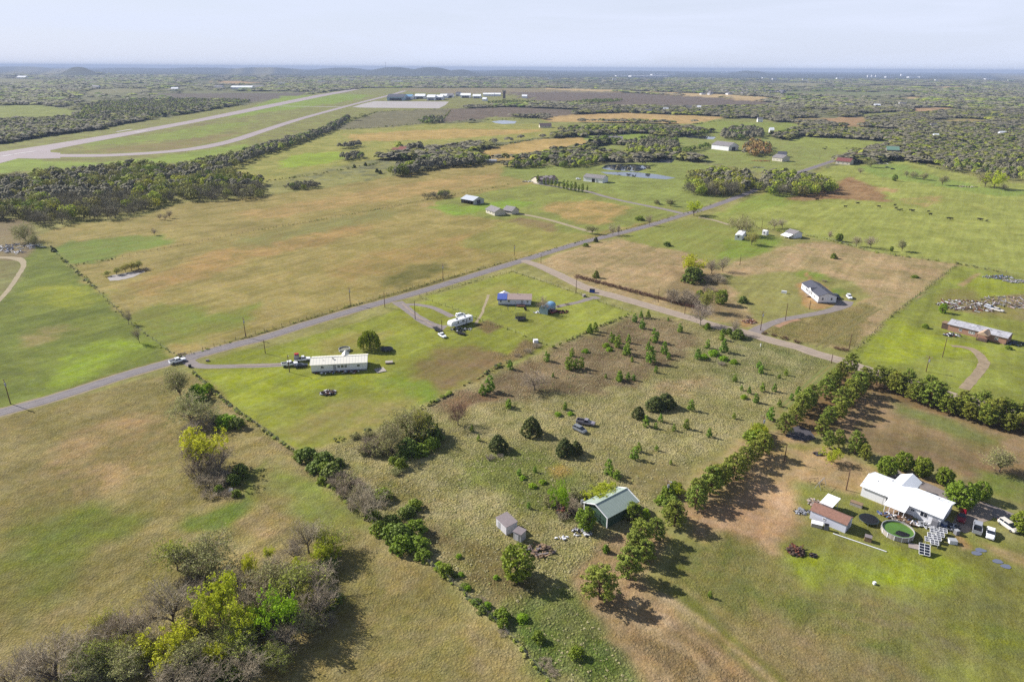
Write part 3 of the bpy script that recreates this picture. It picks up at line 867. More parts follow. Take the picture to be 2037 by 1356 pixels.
GRL = [(1045,520),(1120,551),(1169,574),(1218,588),(1267,602),(1329,620),(1378,634),(1427,649),(1488,663),(1537,678),(1586,690),(1640,708),(1720,734)]
TY = mat('packed_wheel_track', (182,164,148), .9, noise=.14, nscale=.3)
TY2 = mat('tar_strip', (112,106,112), .9, noise=.14, nscale=.6)
for o_ in (-1.5, -.4, 1.3): ribbon('wheel_track', offset(GRL, o_), .55, TY, z=.10, world=True, n=2, wob=.5)
for o_ in (-1.7, 0.05, 1.8): ribbon('road_wear', offset(MAIN[1:20], o_), .42 if o_ else .16, TY2 if not o_ else mat('worn_asphalt', (170,162,162), .9, noise=.12, nscale=.3), z=.095, world=True, n=2, wob=.6)
for q, w_ in (([(470,727.5),(520,726.5),(560,724.5)], 1.0), ([(800,604),(824,625),(860,647)], .9)):
    ribbon('wheel_track', q, w_, TY, z=.09, wob=.6)
# airfield
sheet('runway', [(-150,340),(0,302.5),(102,287),(255,262),(378,240),(500,215),(628,189.5),(700,178),(716,177.5),(690,183),(640,192.5),(500,222),(378,246),(255,269.5),(140,291),(90,301),(0,325),(-150,365)], CONC, z=.06)
ribbon('taxiway', [(60,309),(90,309.5),(150,309.8),(217,309),(300,304.5),(370,298),(420,290),(470,278),(520,261.5),(600,236),(684,213),(730,201),(770,191),(806,181)], [30,28,20,18,18,17,17,18,20,20,22], CONC, z=.10)
sheet('taxi_apron', [(30,315),(55,303),(100,298.5),(101,303),(120,304.5),(120,315),(80,316)], CONC, z=.08)
sheet('hangar_apron', [(700,213.5),(725,206),(745,201.5),(893,202.5),(885,210),(873,216),(720,214.5)], APRN, z=.14)
sheet('airfield_track', [(555,211),(680,212.5),(680,213.2),(555,211.6)], APRN, z=.05)
mk = mat('faded_runway_paint', (222,214,214), .9, noise=.1, nscale=.05)
for a, b_ in (((28,307),(70,301)),((2,312),(24,308)),((232,262.5),(262,257.5)),((268,264),(292,259.6))):
    ribbon('runway_marking', [a, ((a[0]+b_[0])/2,(a[1]+b_[1])/2), b_], 6, mk, z=.18)
# water
def pond(name, pts, label=None):
    o = sheet(name, [(a, b) for a, b in pts], WTR, z=.05, wob=.0)
    return o
pond('pond_water', [(1208,315),(1222,312),(1240,313),(1268,314),(1306,317),(1338,315.5),(1341,319),(1336,324),(1301,324),(1262,322),(1240,319)])
pond('pond_water', [(1196,335),(1204,329),(1230,327),(1256,326.5),(1292,330),(1290,335),(1270,341),(1240,340),(1210,338)])
pond('pond_water', [(1194,342),(1222,342.5),(1262,342.5),(1306,347),(1344,354),(1325,357),(1280,354),(1240,350),(1205,346)])
pond('pond_water', [(978,242),(1000,239.3),(1028,241.5),(1024,246),(1000,247),(985,245)])
pond('pond_water', [(1360,270.6),(1396,270.6),(1424,273),(1419,277.5),(1392,276.5),(1366,274)])
sheet('pond_water', [(214,551),(226,547),(238,545),(258,541.5),(283,537),(287,541),(266,551),(238,557),(216,559)], PALE, z=.04, wob=.8)
sheet('creek_water', [(300,1316),(322,1312),(350,1320),(346,1332),(318,1334),(296,1326)], mat('creek_mud_water', (128,124,128), .25, noise=.1, nscale=.4), z=.04, wob=.4)
# ================================================================== TREES
def frames(D):
    D = D / (np.linalg.norm(D, axis=1)[:, None] + 1e-9)
    ref = np.where(np.abs(D[:, 2:3]) < .9, np.array([[0, 0, 1.0]]), np.array([[1.0, 0, 0]]))
    u = np.cross(D, ref); u /= np.linalg.norm(u, axis=1)[:, None] + 1e-9
    return D, u, np.cross(D, u)

def tubes(seg, n=3):
    """seg rows: p0 p1 r0 r1 -> vertices, quads"""
    s = np.asarray(seg, float)
    p0, p1, r0, r1 = s[:, 0:3], s[:, 3:6], s[:, 6], s[:, 7]
    _, u, w = frames(p1 - p0)
    V = []
    for q, r in ((p0, r0), (p1, r1)):
        for i in range(n):
            t = 2 * math.pi * i / n
            V.append(q + (u * math.cos(t) + w * math.sin(t)) * r[:, None])
    V = np.stack(V, 1)
    k = np.arange(len(s))[:, None] * (2 * n)
    F = [np.concatenate([k + i, k + (i + 1) % n, k + n + (i + 1) % n, k + n + i], 1) for i in range(n)]
    return V.reshape(-1, 3), np.concatenate(F)

def cards(C, N_, size, asp=1.0, r=None):
    r = r or rng
    n = len(C)
    _, u, w = frames(N_)
    a = r.random(n) * 2 * math.pi
    c, s = np.cos(a)[:, None], np.sin(a)[:, None]
    u, w = u * c + w * s, -u * s + w * c
    sz = (size * (0.6 + 0.8 * r.random(n)))[:, None] * .5
    V = np.stack([C - u * sz - w * sz * asp, C + u * sz - w * sz * asp * .7, C + u * sz * .8 + w * sz * asp, C - u * sz * .7 + w * sz * asp], 1)
    # a slight fold so that a card is not flat
    V[:, 2] += _ * sz * .5
    F = np.arange(n * 4).reshape(-1, 4)
    return V.reshape(-1, 3), F

def skeleton(seed, H=10., trunk=.22, spread=.55, lev=4, nch=(4, 4, 4, 3), up=.35, r0=.22, leanv=.05, rmin=.028, len0=.36, low=.2):
    rr = np.random.default_rng(seed)
    segs, tips = [], []
    def rec(p, d, L, r, l):
        k = 3 if l < 2 else 2
        q = p
        for i in range(k):
            d2 = d + rr.normal(0, .16 + .05 * l, 3) + np.array([0, 0, up * .12])
            d2 /= np.linalg.norm(d2)
            e = q + d2 * L / k
            ra = r * (1 - .45 * i / k); rb = r * (1 - .45 * (i + 1) / k)
            segs.append((*q, *e, max(ra, rmin), max(rb, rmin * .8), l))
            if l < lev:
                m = nch[min(l, len(nch) - 1)]
                cnt = int(round(m / k + rr.random() * .8)) if i < k - 1 else m - 1
                for j in range(max(1, cnt)):
                    ang = rr.uniform(.35, .95) * (1.15 if l == 0 else 1)
                    ax = np.cross(d2, rr.normal(size=3)); ax /= np.linalg.norm(ax) + 1e-9
                    nd = d2 * math.cos(ang) + ax * math.sin(ang) * (spread / .55)
                    nd[2] += up * .25
                    nd /= np.linalg.norm(nd)
                    rec(e if i == k - 1 else q + (e - q) * rr.uniform(.4, 1), nd, L * rr.uniform(.58, .8), max(rb * .62, rmin), l + 1)
            q, d = e, d2
        if l >= lev - 1:
            tips.append(q)
    # trunk
    p = np.zeros(3); d = np.array([rr.normal(0, leanv), rr.normal(0, leanv), 1.0]); d /= np.linalg.norm(d)
    k = 3
    for i in range(k):
        e = p + d * H * trunk / k
        segs.append((*p, *e, r0 * (1.25 - .15 * i), r0 * (1.1 - .15 * i), 0))
        p = e; d = d + rr.normal(0, .05, 3); d /= np.linalg.norm(d)
    for j in range(nch[0]):
        a = 2 * math.pi * (j + rr.random() * .6) / nch[0]
        t = rr.uniform(.25, .75) * spread / .55
        nd = np.array([math.cos(a) * math.sin(t), math.sin(a) * math.sin(t), math.cos(t)])
        rec(p - np.array([0, 0, rr.random() * H * trunk * low]), nd, H * len0, r0 * .7, 1)
    segs = np.array(segs); tips = np.array(tips)
    s = H / max(segs[:, 5].max(), segs[:, 2].max())
    segs[:, :6] *= s; tips *= s
    return segs, tips

def crown_mesh(name, V, F, m):
    return mesh_np(name, V, [F], [m])

BARK = mat('grey_bark', (128,112,98), .95, noise=.25, nscale=3, rnd=.15)
TWIG = mat('bare_twigs', (208,192,164), .95, rnd=.16, hue=.012, noise=.12, nscale=.4)
TWIGP = mat('pale_twigs', (206,192,172), .95, rnd=.12, hue=.012, noise=.12, nscale=.4)
TWIGR = mat('reddish_twigs', (138,104,88), .95, rnd=.12, hue=.012, noise=.12, nscale=.4)
PBARK = mat('pine_bark', (120,90,70), .95, noise=.25, nscale=3, rnd=.1)
L_BUD = mat('budding_leaves', (206,210,92), .8, rnd=.14, hue=.02, transl=.3, noise=.2, nscale=.7)
L_LIME = mat('lime_spring_leaves', (222,230,56), .7, rnd=.12, hue=.012, transl=.35, noise=.24, nscale=.8)
L_BRI = mat('bright_green_leaves', (176,214,36), .7, rnd=.10, hue=.012, transl=.35, noise=.24, nscale=.8)
L_GRN = mat('full_green_leaves', (152,174,42), .65, rnd=.15, hue=.012, transl=.25, noise=.28, nscale=.9)
L_DRK = mat('dark_green_leaves', (126,146,48), .7, rnd=.16, hue=.01, transl=.15, noise=.3, nscale=.9)
L_PIN = mat('pine_needles', (156,168,58), .75, rnd=.13, hue=.02, transl=.15, noise=.3, nscale=.8)
L_CED = mat('cedar_foliage', (104,114,50), .8, rnd=.12, hue=.01, transl=.08, noise=.3, nscale=1.2)
L_SAP = mat('young_pine_needles', (150,184,48), .75, rnd=.16, hue=.02, transl=.2, noise=.28, nscale=1.2)
L_WIL = mat('willow_leaves', (172,186,56), .7, rnd=.05, transl=.3, noise=.2, nscale=.8)
L_SAGE = mat('grey_green_leaves', (198,198,124), .8, rnd=.1, hue=.01, transl=.25, noise=.2, nscale=.7)

def unit(n, r):
    d = r.normal(size=(n, 3)); return d / np.linalg.norm(d, axis=1)[:, None]

def clumps(seed, env, ncl, per, cs, leaf, asp=1.0, shell=.75, flat=.8):
    """leaf cards gathered in clumps inside an envelope; env(z in 0..1)->radius, H=10"""
    r = np.random.default_rng(seed)
    C = []
    while len(C) < ncl:
        z = r.random()
        R0 = env(z)
        if r.random() > R0 / 5.0 + .08: continue
        a = r.random() * 2 * math.pi
        rad = R0 * (shell + (1 - shell) * r.random()) if r.random() < .78 else R0 * r.random()
        C.append((rad * math.cos(a) * (1 + .12 * math.sin(3 * a + seed)), rad * math.sin(a), z * 10))
    C = np.array(C)
    sz = cs * (.6 + .8 * r.random(ncl))
    P = np.repeat(C, per, 0); s = np.repeat(sz, per)
    d = unit(len(P), r)
    rr_ = r.random(len(P)) ** .4
    Q = P + d * (s * rr_)[:, None] * np.array([1, 1, flat])
    Nn = d * .9 + unit(len(P), r) * .55 + np.array([0, 0, .25])
    Q[:, 2] = np.maximum(Q[:, 2], .08)
    return cards(Q, Nn, np.full(len(P), leaf), asp, r)

def join(*parts):
    V, F, k = [], [], 0
    for v, f in parts:
        V.append(v); F.append(f + k); k += len(v)
    return np.concatenate(V), np.concatenate(F)

TREES = {}     # kind -> list of (trunk mesh or None, crown mesh)
def wood_mesh(name, segs, m, n=3, thick=None):
    a = segs[segs[:, 8] <= 1]; b = segs[segs[:, 8] > 1]
    parts = [tubes(a[:, :8], 6)] if len(a) else []
    if len(b): parts.append(tubes(b[:, :8], n))
    V, F = join(*parts)
    return mesh_np(name, V, [F], [m])

def add_kind(k, tm, cm): TREES.setdefault(k, []).append((tm, cm))

for i in range(4):
    sg, tp = skeleton(10 + i, lev=4, nch=(5, 4, 4, 4), spread=.62, r0=.20, rmin=.026)
    core = sg[sg[:, 8] <= 2]; fine = sg[sg[:, 8] > 2]
    tm = wood_mesh('trunk', core, BARK)
    V, F = tubes(fine[:, :8], 3)
    add_kind('bare', tm, mesh_np('crown', V, [F], [TWIG]))
    if i < 2:
        add_kind('pale', wood_mesh('trunk', core, TWIGP), mesh_np('crown', V, [F], [TWIGP]))
        add_kind('red', tm, mesh_np('crown', V, [F], [TWIGR]))
for i in range(4):
    sg, tp = skeleton(30 + i, lev=4, nch=(5, 4, 4, 3), spread=.62, r0=.20, rmin=.024, trunk=.18)
    r = np.random.default_rng(i)
    core = sg[sg[:, 8] <= 2]; fine = sg[sg[:, 8] > 2]
    T = np.repeat(tp[r.random(len(tp)) < .9], 4, 0); T = T + r.normal(0, .26, T.shape)
    lv = cards(T, unit(len(T), r), np.full(len(T), .22), 1, r)
    tv, tf = tubes(fine[:, :8], 3)
    for kk, lm in (('bud', L_BUD), ('sage', L_SAGE)):
        me = mesh_np('crown', np.concatenate([tv, lv[0]]), [tf, lv[1] + len(tv)], [TWIG, lm], [0, 1])
        add_kind(kk, wood_mesh('trunk', core, BARK), me)
for i in range(3):
    sg, tp = skeleton(50 + i, lev=3, nch=(5, 4, 4), spread=.5, r0=.22, rmin=.03, trunk=.16)
    r = np.random.default_rng(i + 5)
    T = np.repeat(tp, 16, 0); d = unit(len(T), r)
    T = T + d * (r.random(len(T)) ** .5 * .75)[:, None]
    lv = cards(T, d + unit(len(T), r) * .6, np.full(len(T), .30), 1, r)
    for kk, lm in (('lime', L_LIME), ('bright', L_BRI)):
        add_kind(kk, wood_mesh('trunk', sg[sg[:, 8] <= 2], BARK), mesh_np('crown', lv[0], [lv[1]], [lm]))
for i in range(3):
    env = lambda z: 4.3 * math.sqrt(max(0, 1 - ((z - .52) / .50) ** 2)) if z > .04 else 0
    V, F = clumps(70 + i, env, 190, 26, .85, .42, shell=.82)
    sg, tp = skeleton(70 + i, lev=2, nch=(5, 4, 3), spread=.5, r0=.25, rmin=.05, trunk=.2); sg[:, :6] *= .8
    add_kind('round', wood_mesh('trunk', sg, BARK), mesh_np('crown', V, [F], [L_GRN]))
    env2 = lambda z: 3.0 * math.sqrt(max(0, 1 - ((z - .5) / .52) ** 2))
    V, F = clumps(75 + i, env2, 130, 22, .7, .36, shell=.7)
    add_kind('oval', wood_mesh('trunk', sg, BARK), mesh_np('crown', V, [F], [L_BRI if i == 1 else L_GRN]))
    env3 = lambda z: 1.75 * math.sqrt(max(0, 1 - ((z - .52) / .5) ** 2))
    V, F = clumps(78 + i, env3, 70, 20, .55, .34, shell=.6)
    add_kind('poplar', wood_mesh('trunk', tr_ := np.array([[0, 0, 0, 0, 0, 7, .2, .08, 0]], float), BARK), mesh_np('crown', V, [F], [L_GRN]))
for i in range(4):
    r = np.random.default_rng(90 + i)
    segs = [[0, 0, 0, .12 * r.normal(), .12 * r.normal(), 5, .20, .14, 0]]
    segs.append(segs[0][3:6] + [.25 * r.normal(), .25 * r.normal(), 9.6, .14, .04, 0])
    parts = []
    for w in range(11):
        z = 1.5 + 7.9 * w / 10
        L = (2.7 * (1 - ((z - 4.0) / 6.6) ** 2 * .85) if z > 4 else 2.2 + .2 * (z - 1.5)) * r.uniform(.85, 1.15)
        L = max(L, .55)
        for j in range(6 if z < 8 else 4):
            a = 2 * math.pi * (j + r.random()) / 6
            e = np.array([math.cos(a) * L * r.uniform(.7, 1.1), math.sin(a) * L * r.uniform(.7, 1.1), z + .25 * L + r.normal(0, .2)])
            segs.append([0, 0, z, *e, .05, .03, 2])
            for q, rs in ((e, .62), (e * np.array([.62, .62, 1]) + [0, 0, -.1], .5)):
                n = 22
                d = unit(n, r)
                C = q + d * (r.random(n) ** .4 * rs)[:, None] * np.array([1, 1, .65])
                parts.append(cards(C, d + np.array([0, 0, .3]) + unit(n, r) * .5, np.full(n, .30), .9, r))
    V, F = join(*parts)
    add_kind('pine', wood_mesh('trunk', np.array(segs, float), PBARK), mesh_np('crown', V, [F], [L_PIN]))
for i in range(3):
    env = lambda z: 3.9 * (1 - z ** 1.6) ** .8 * min(1, (z + .16) * 4)
    V, F = clumps(110 + i, env, 200, 22, .62, .32, asp=1.3, shell=.86, flat=1.1)
    add_kind('cedar', mesh_np('trunk', *(lambda a: (a[0], [a[1]]))(tubes(np.array([[0, 0, 0, 0, 0, 6, .25, .1]]), 6)), [PBARK]), mesh_np('crown', V, [F], [L_CED]))
    env = lambda z: 3.1 * (1 - z) ** .5 * min(1, (z + .1) * 4)
    V, F = clumps(120 + i, env, 56, 15, .75, .50, asp=1.2, shell=.6, flat=.9)
    add_kind('sapling', mesh_np('trunk', *(lambda a: (a[0], [a[1]]))(tubes(np.array([[0, 0, 0, 0, 0, 8.5, .16, .05]]), 5)), [PBARK]), mesh_np('crown', V, [F], [L_SAP]))
    env = lambda z: 7.5 * math.sqrt(max(0, 1 - z ** 2)) * .9
    V, F = clumps(130 + i, env, 90, 16, 1.5, .85, shell=.5, flat=.9)
    for kk, lm in (('bush', L_GRN), ('darkbush', L_DRK), ('limebush', L_BRI)):
        add_kind(kk, None, mesh_np('foliage', V, [F], [lm]))
for i in range(3):
    # brush: a tangle of stems from the ground
    r = np.random.default_rng(150 + i)
    sg = []
    for j in range(46):
        a = r.random() * 2 * math.pi; rad = 4.5 * math.sqrt(r.random())
        p = np.array([rad * math.cos(a), rad * math.sin(a), 0]); d = np.array([math.cos(a) * .35, math.sin(a) * .35, 1.0]) + r.normal(0, .2, 3)
        L = 9 * r.uniform(.5, 1) * (1 - .3 * rad / 4.5)
        e = p + d / np.linalg.norm(d) * L * .5
        sg.append([*p, *e, .09, .06, 2])
        for k in range(7):
            d2 = d + r.normal(0, .6, 3); d2 /= np.linalg.norm(d2); e2 = e + d2 * L * .45
            s0 = p + (e - p) * r.uniform(.5, 1)
            sg.append([*s0, *(s0 + d2 * L * .45), .055, .03, 3])
            for k2 in range(3):
                d3 = d2 + r.normal(0, .7, 3); d3 /= np.linalg.norm(d3); s1 = s0 + d2 * L * .45 * r.uniform(.4, 1)
                sg.append([*s1, *(s1 + d3 * L * .2), .04, .03, 3])
    sg = np.array(sg, float); sg[:, 2] = np.maximum(sg[:, 2], 0); sg[:, 5] = np.maximum(sg[:, 5], .1)
    V, F = tubes(sg[:, :8], 3)
    for kk, lm in (('brush', TWIG), ('redbrush', TWIGR), ('palebrush', TWIGP)):
        add_kind(kk, None, mesh_np('stems', V, [F], [lm]))
    C = sg[r.random(len(sg)) < .8][:, 3:6]; C = np.repeat(C, 2, 0) + r.normal(0, .35, (2 * len(C), 3))
    lv = cards(C, unit(len(C), r), np.full(len(C), .5), 1, r)
    me = mesh_np('foliage', np.concatenate([V, lv[0]]), [F, lv[1] + len(V)], [TWIG, L_SAGE], [0, 1])
    add_kind('budbrush', None, me)
# willow
sg, tp = skeleton(201, H=9., lev=3, nch=(6, 4, 4), spread=.7, r0=.3, rmin=.04, trunk=.25)
r = np.random.default_rng(3)
parts = []
for t in range(330):
    a = r.random() * 6.28; e = math.acos(1 - .92 * r.random())
    rad = 4.9 * r.uniform(.75, 1.02) * (1 + .14 * math.sin(3 * a + 1) + .08 * math.sin(7 * a))
    t = np.array([rad * math.sin(e) * math.cos(a), rad * math.sin(e) * math.sin(a), 4.6 + 5.2 * math.cos(e) * r.uniform(.85, 1.03)])
    n = 13
    q = t + np.cumsum(np.stack([r.normal(0, .07, n) + .05 * math.cos(a), r.normal(0, .07, n) + .05 * math.sin(a), -np.full(n, r.uniform(.16, .40))], 1), 0)
    q = q[q[:, 2] > 1.2]
    if len(q): parts.append(cards(q, unit(len(q), r) * np.array([1, 1, .2]), np.full(len(q), .34), 1.7, r))
V, F = join(*parts)
add_kind('willow', wood_mesh('trunk', sg[sg[:, 8] <= 2], BARK), mesh_np('crown', V, [F], [L_WIL]))

LOOK = {
 'bare': ('leafless grey-brown tree', 'tree'), 'pale': ('leafless pale-barked tree', 'tree'), 'red': ('small leafless tree with reddish twigs', 'tree'),
 'bud': ('thinly leafed tree with yellow-green buds', 'tree'), 'sage': ('thinly leafed grey-green tree', 'tree'),
 'lime': ('lime yellow-green leafy tree', 'tree'), 'bright': ('bright green leafy tree', 'tree'), 'round': ('round full-crowned green tree', 'tree'),
 'oval': ('oval green leafy tree', 'tree'), 'poplar': ('narrow upright green tree', 'tree'), 'pine': ('olive-green pine tree', 'pine tree'),
 'cedar': ('dense dark green cedar', 'cedar tree'), 'sapling': ('young bright green pine', 'pine sapling'), 'willow': ('drooping green willow', 'willow tree'),
 'bush': ('leafy green bush', 'bush'), 'darkbush': ('dense dark green bush', 'bush'), 'limebush': ('bright green bush', 'bush'),
 'brush': ('leafless grey thicket', 'thicket'), 'redbrush': ('leafless reddish-brown thicket', 'thicket'), 'palebrush': ('leafless pale thicket', 'thicket'),
 'budbrush': ('thinly leafed grey-green thicket', 'thicket')}
NAME = {'pine': 'pine_tree', 'cedar': 'cedar_tree', 'sapling': 'pine_sapling', 'willow': 'willow_tree', 'bush': 'bush', 'darkbush': 'bush', 'limebush': 'bush',
        'brush': 'thicket', 'redbrush': 'thicket', 'palebrush': 'thicket', 'budbrush': 'thicket', 'bare': 'bare_tree', 'pale': 'bare_tree', 'red': 'bare_tree',
        'bud': 'budding_tree', 'sage': 'budding_tree', 'poplar': 'columnar_tree'}
PLANTED = []
def plant(kind, x, y, H, wide=1.0, label=None, z=0.0, group=None):
    var = TREES[kind]
    i = rng.integers(len(var))
    tm, cm = var[i]
    nm = NAME.get(kind, 'leafy_tree')
    s = H / 10.0
    rz = rng.random() * 6.28
    lk, ct = LOOK[kind]
    if tm is None:
        o = bpy.data.objects.new(nm, cm); COL.objects.link(o)
    else:
        o = bpy.data.objects.new(nm, None); COL.objects.link(o); o.empty_display_size = .3
        for q, n_ in ((tm, 'trunk'), (cm, 'crown')):
            c = bpy.data.objects.new(n_, q); COL.objects.link(c); c.parent = o
    o.location = (x, y, z); o.rotation_euler = (0, 0, rz)
    o.scale = (s * wide, s * wide, s)
    tag(o, label, ct, group)
    PLANTED.append((o, kind, x, y, H, label))
    return o

def T(kind, data, wide=1.0, group=None):
    """data rows: foot x, foot y, height in photo px (, label)"""
    for d in data:
        g = G(d[0], d[1])
        H = hm(d[0], d[1], d[2])
        w = wide
        if kind == 'pine':
            jit = rng.normal(0, .55, 2); g = g + np.array([jit[0], jit[1], 0]); H *= rng.uniform(.8, 1.18)
        fac = {'cedar': .40, 'round': .40, 'oval': .36, 'bush': .42, 'darkbush': .42, 'limebush': .42, 'pine': .16, 'sapling': .22, 'lime': .22, 'bright': .2, 'brush': .25, 'budbrush': .25}.get(kind, .12)
        fac = 1 - fac * (d[1] / 1356.0) * 1.15
        if kind == 'sapling': H *= .9
        H *= fac; w = w / fac ** .6
        lb = None
        for e in d[3:]:
            if isinstance(e, str): lb = e
            else: w = e / fac ** .6
        plant(kind, g[0], g[1], H, w, lb, group=group)

PG = 'pine trees planted in rows round the paddock'
# left row along the pine drive, right row, the row over the paddock, and the lone ones
T('pine', [(1690,742,44),(1676,754,42),(1661,766,42),(1649,778,42),(1634,791,42),(1620,803,42),(1608,815,42),(1596,824,40),(1578,846,46),(1560,862,48)], 1.3, PG)
T('pine', [(1720,768,48),(1705,782,46),(1694,795,44),(1684,806,46),(1672,818,44),(1660,830,42),(1650,842,40),(1639,852,38),(1632,866,36)], 1.25, PG)
T('pine', [(1746,766,50),(1762,768,44),(1776,778,42),(1790,782,46),(1803,778,40),(1813,794,42),(1826,800,40),(1841,790,50),(1848,806,46),(1862,800,48),(1872,812,46),(1884,820,46),(1896,826,42),(1908,816,46),(1918,828,42),(1930,836,44),(1945,820,50),(1952,842,46),(1966,846,46),(1978,836,48),(1996,842,50),(2006,858,46),(2020,840,50),(2032,856,46),(2048,860,46),(2066,868,46)], 1.3, PG)
T('pine', [(1641,893,42),(1672,892,44),(1700,903,44),(1722,905,42),(1712,918,36)], 1.05, PG)
PG2 = 'pine trees in the row beside the brown yard'
T('pine', [(1513,905,46),(1498,915,48),(1486,930,50),(1470,944,50),(1458,952,52),(1444,962,50),(1428,972,52),(1412,984,52),(1396,996,50),(1384,1004,46)], 1.3, PG2)
PG3 = 'pine trees curving round the corner of the lawn'
T('pine', [(1344,1048,50),(1336,1030,46),(1296,1072,50),(1270,1084,54),(1266,1106,54),(1284,1120,62),(1248,1150,62)], 1.35, PG3)
T('pine', [(1182,1182,72,1.45,'squat round yellow-green pine alone on bare needle-strewn ground')])
T('lime', [(1652,918,34,'small lime-green tree at the end of the pine clump'),(1505,872,30),(1350,985,24)])
T('round', [(1762,944,50,.8),(1795,934,48,.8),(1832,946,50,.8),(1876,962,44,.85),(1909,1006,66,.95),(1948,992,48,.8),(2034,1058,58,.85)], 1.0, 'round green shade trees beside the white house drive')
T('sage', [(1988,938,46,1.3,'pale grey-green wispy shrub-like tree alone in the brown paddock')])
T('oval', [(1029,1146,88,1.15,'tall full green tree beside the two small sheds'),(1165,1052,58,1.1,'green tree at the gable wall of the green metal shop'),(1258,1032,46,1.15,'green tree against the eave wall of the green metal shop'),(1284,1030,26)])
T('bush', [(1236,1028,18),(1330,985,26),(1316,1000,22),(1342,975,24),(1505,880,34,1.2),(1509,862,26)])
T('lime', [(1196,1000,44,1.3,'wispy yellow-green tree behind the ridge of the green metal shop')])
T('bright', [(1110,1018,66,.55,'tall narrow green tree left of the green metal shop')])
T('brush', [(1130,1002,30),(1142,1015,26),(1120,1030,20),(1160,985,24)])
T('budbrush', [(1145,985,26),(1095,1000,22)])
T('cedar', [(1057,862,46,1.25),(991,893,40,1.3),(1123,903,44,1.15),(1145,900,34,1.1),(1303,812,32,1.7),(1323,808,36,1.5),(1270,830,30,1.2)])
# saplings over the overgrown lot
SGX = 1
SG = 'young pines scattered over the overgrown lot'
T('sapling', [(960,784,26,1.15),(974,778,42),(1012,812,22),(939,858,18),(952,876,16),(1100,750,12),(1231,756,22),(1205,752,12),(1261,756,16),(1123,815,14),(1374,815,28),(1284,847,28),(1314,838,20),(1304,852,16),(1365,852,26),(1340,856,18),(1306,896,16),(1261,912,32),(1270,898,24),(1210,940,36),(1227,953,28),(1217,946,24),(1334,923,12),(1033,944,18),(1064,938,16),(1204,1098,18),
 (1173,663,26),(1184,659,24),(1217,680,26),(1228,690,32),(1250,682,22),(1246,706,30),(1302,680,36),(1294,721,42),(1321,704,32),(1330,714,18),(1289,696,22),(1262,640,22),(1275,632,18),(1289,632,20),(1277,653,24),(1329,638,10),(1352,660,22),(1132,734,38),(1145,732,26),(1156,732,28),(1138,708,22),(1232,758,26),(1249,754,18),(1435,676,22),(1439,700,34),(1407,692,22),(1388,714,26),(1405,656,16),(1510,732,20),(1514,742,22),(1563,746,16),(1550,752,12),(1461,758,18),(1305,741,18),(1257,719,14),
 (1088,718,26),(1015,734,24),(1012,808,22),(1247,702,26),(1233,754,22),(1124,813,18),(1516,778,22),(1540,778,20),(1503,800,24),(1574,795,18),(1587,786,24),(1550,808,18),(1532,834,34),(1490,782,18),(1475,776,14),(1460,832,16),(1410,868,22),(1412,1187,18),(1052,1010,16)], 1.0, SG)
T('limebush', [(1206,690,10,1.3),(1212,697,8,1.4),(1165,700,8,1.5),(1420,706,12,1.6),(1440,716,10,1.6),(1460,722,9,1.5),(1400,712,10,1.4),(1110,826,8,1.6),(1135,824,7,1.6),(1480,792,9,1.3),(1060,968,9,1.6),(1080,960,8,1.6),(1040,952,8,1.4)])
T('palebrush', [(1435,725,10,1.3),(975,912,12,1.2),(995,908,8,1.2),(1340,1005,10)])
T('red', [(911,845,46,'small leafless reddish tree on the lot above the dark cedars')])
T('bare', [(1063,775,42,1.4,'wide low leafless tree in the middle of the overgrown lot')])
# fence-row shrubs at the bottom
T('bush', [(886,1140,30,.8),(998,1228,30,.8),(1001,1244,24,.8),(1071,1272,28,.7),(1147,1304,30,.8),(1205,1096,20,.6)], 1, 'shrubs along the lower fence row')
T('limebush', [(874,1128,16),(917,1144,10),(913,1108,10),(987,1150,10),(1040,1232,16,1.2),(970,1206,14),(930,1172,12)])
T('darkbush', [(925,1168,12,1.3),(948,1200,14,1.3),(960,1214,16,1.2),(980,1228,14),(907,1146,9)])
T('brush', [(955,1195,12,1.4),(1000,1260,10,1.5),(1085,1320,16,1.3),(1100,1340,14,1.3),(700,1010,12,1.3)])
# fence row, middle left
T('darkbush', [(612,915,34),(643,924,32,1.2),(662,946,34,1.1),(628,936,24,1.2),(674,925,20),(834,860,52,1.05),(851,872,42,1.1),(812,900,36,1.2),(796,1075,46,.9),(778,1046,30,1.1),(811,1024,24,1.2)])
T('bush', [(596,908,20),(648,938,26,1.1),(836,902,26,1.2),(858,890,28),(762,992,28,1.1),(755,1058,30),(780,1068,36),(800,1092,42,.9),(825,1062,40),(832,1092,36),(842,1110,26),(742,1030,24),(825,1010,24,1.1),(640,960,16,1.1),(797,930,26,.8),(781,920,16)])
T('budbrush', [(690,960,26,1.1),(720,985,28,1.0),(750,898,34,1.0),(735,870,18,1.1),(707,870,12,1.3),(725,900,18,1.1),(730,1000,24),(790,940,14,1.3)])
T('brush', [(676,962,40,1.1),(700,980,44,1.1),(716,1008,40,1),(745,895,46,1.1),(760,1005,20),(652,952,16)])
T('sage', [(780,900,60,.95,'broad grey-green budding tree in the middle of the fence-row thicket'),(815,866,62,1.0)])
T('bare', [(725,1034,70,1.0,'dead forked tree standing at the corner of the fence')])
T('bud', [(842,868,60,.9)])
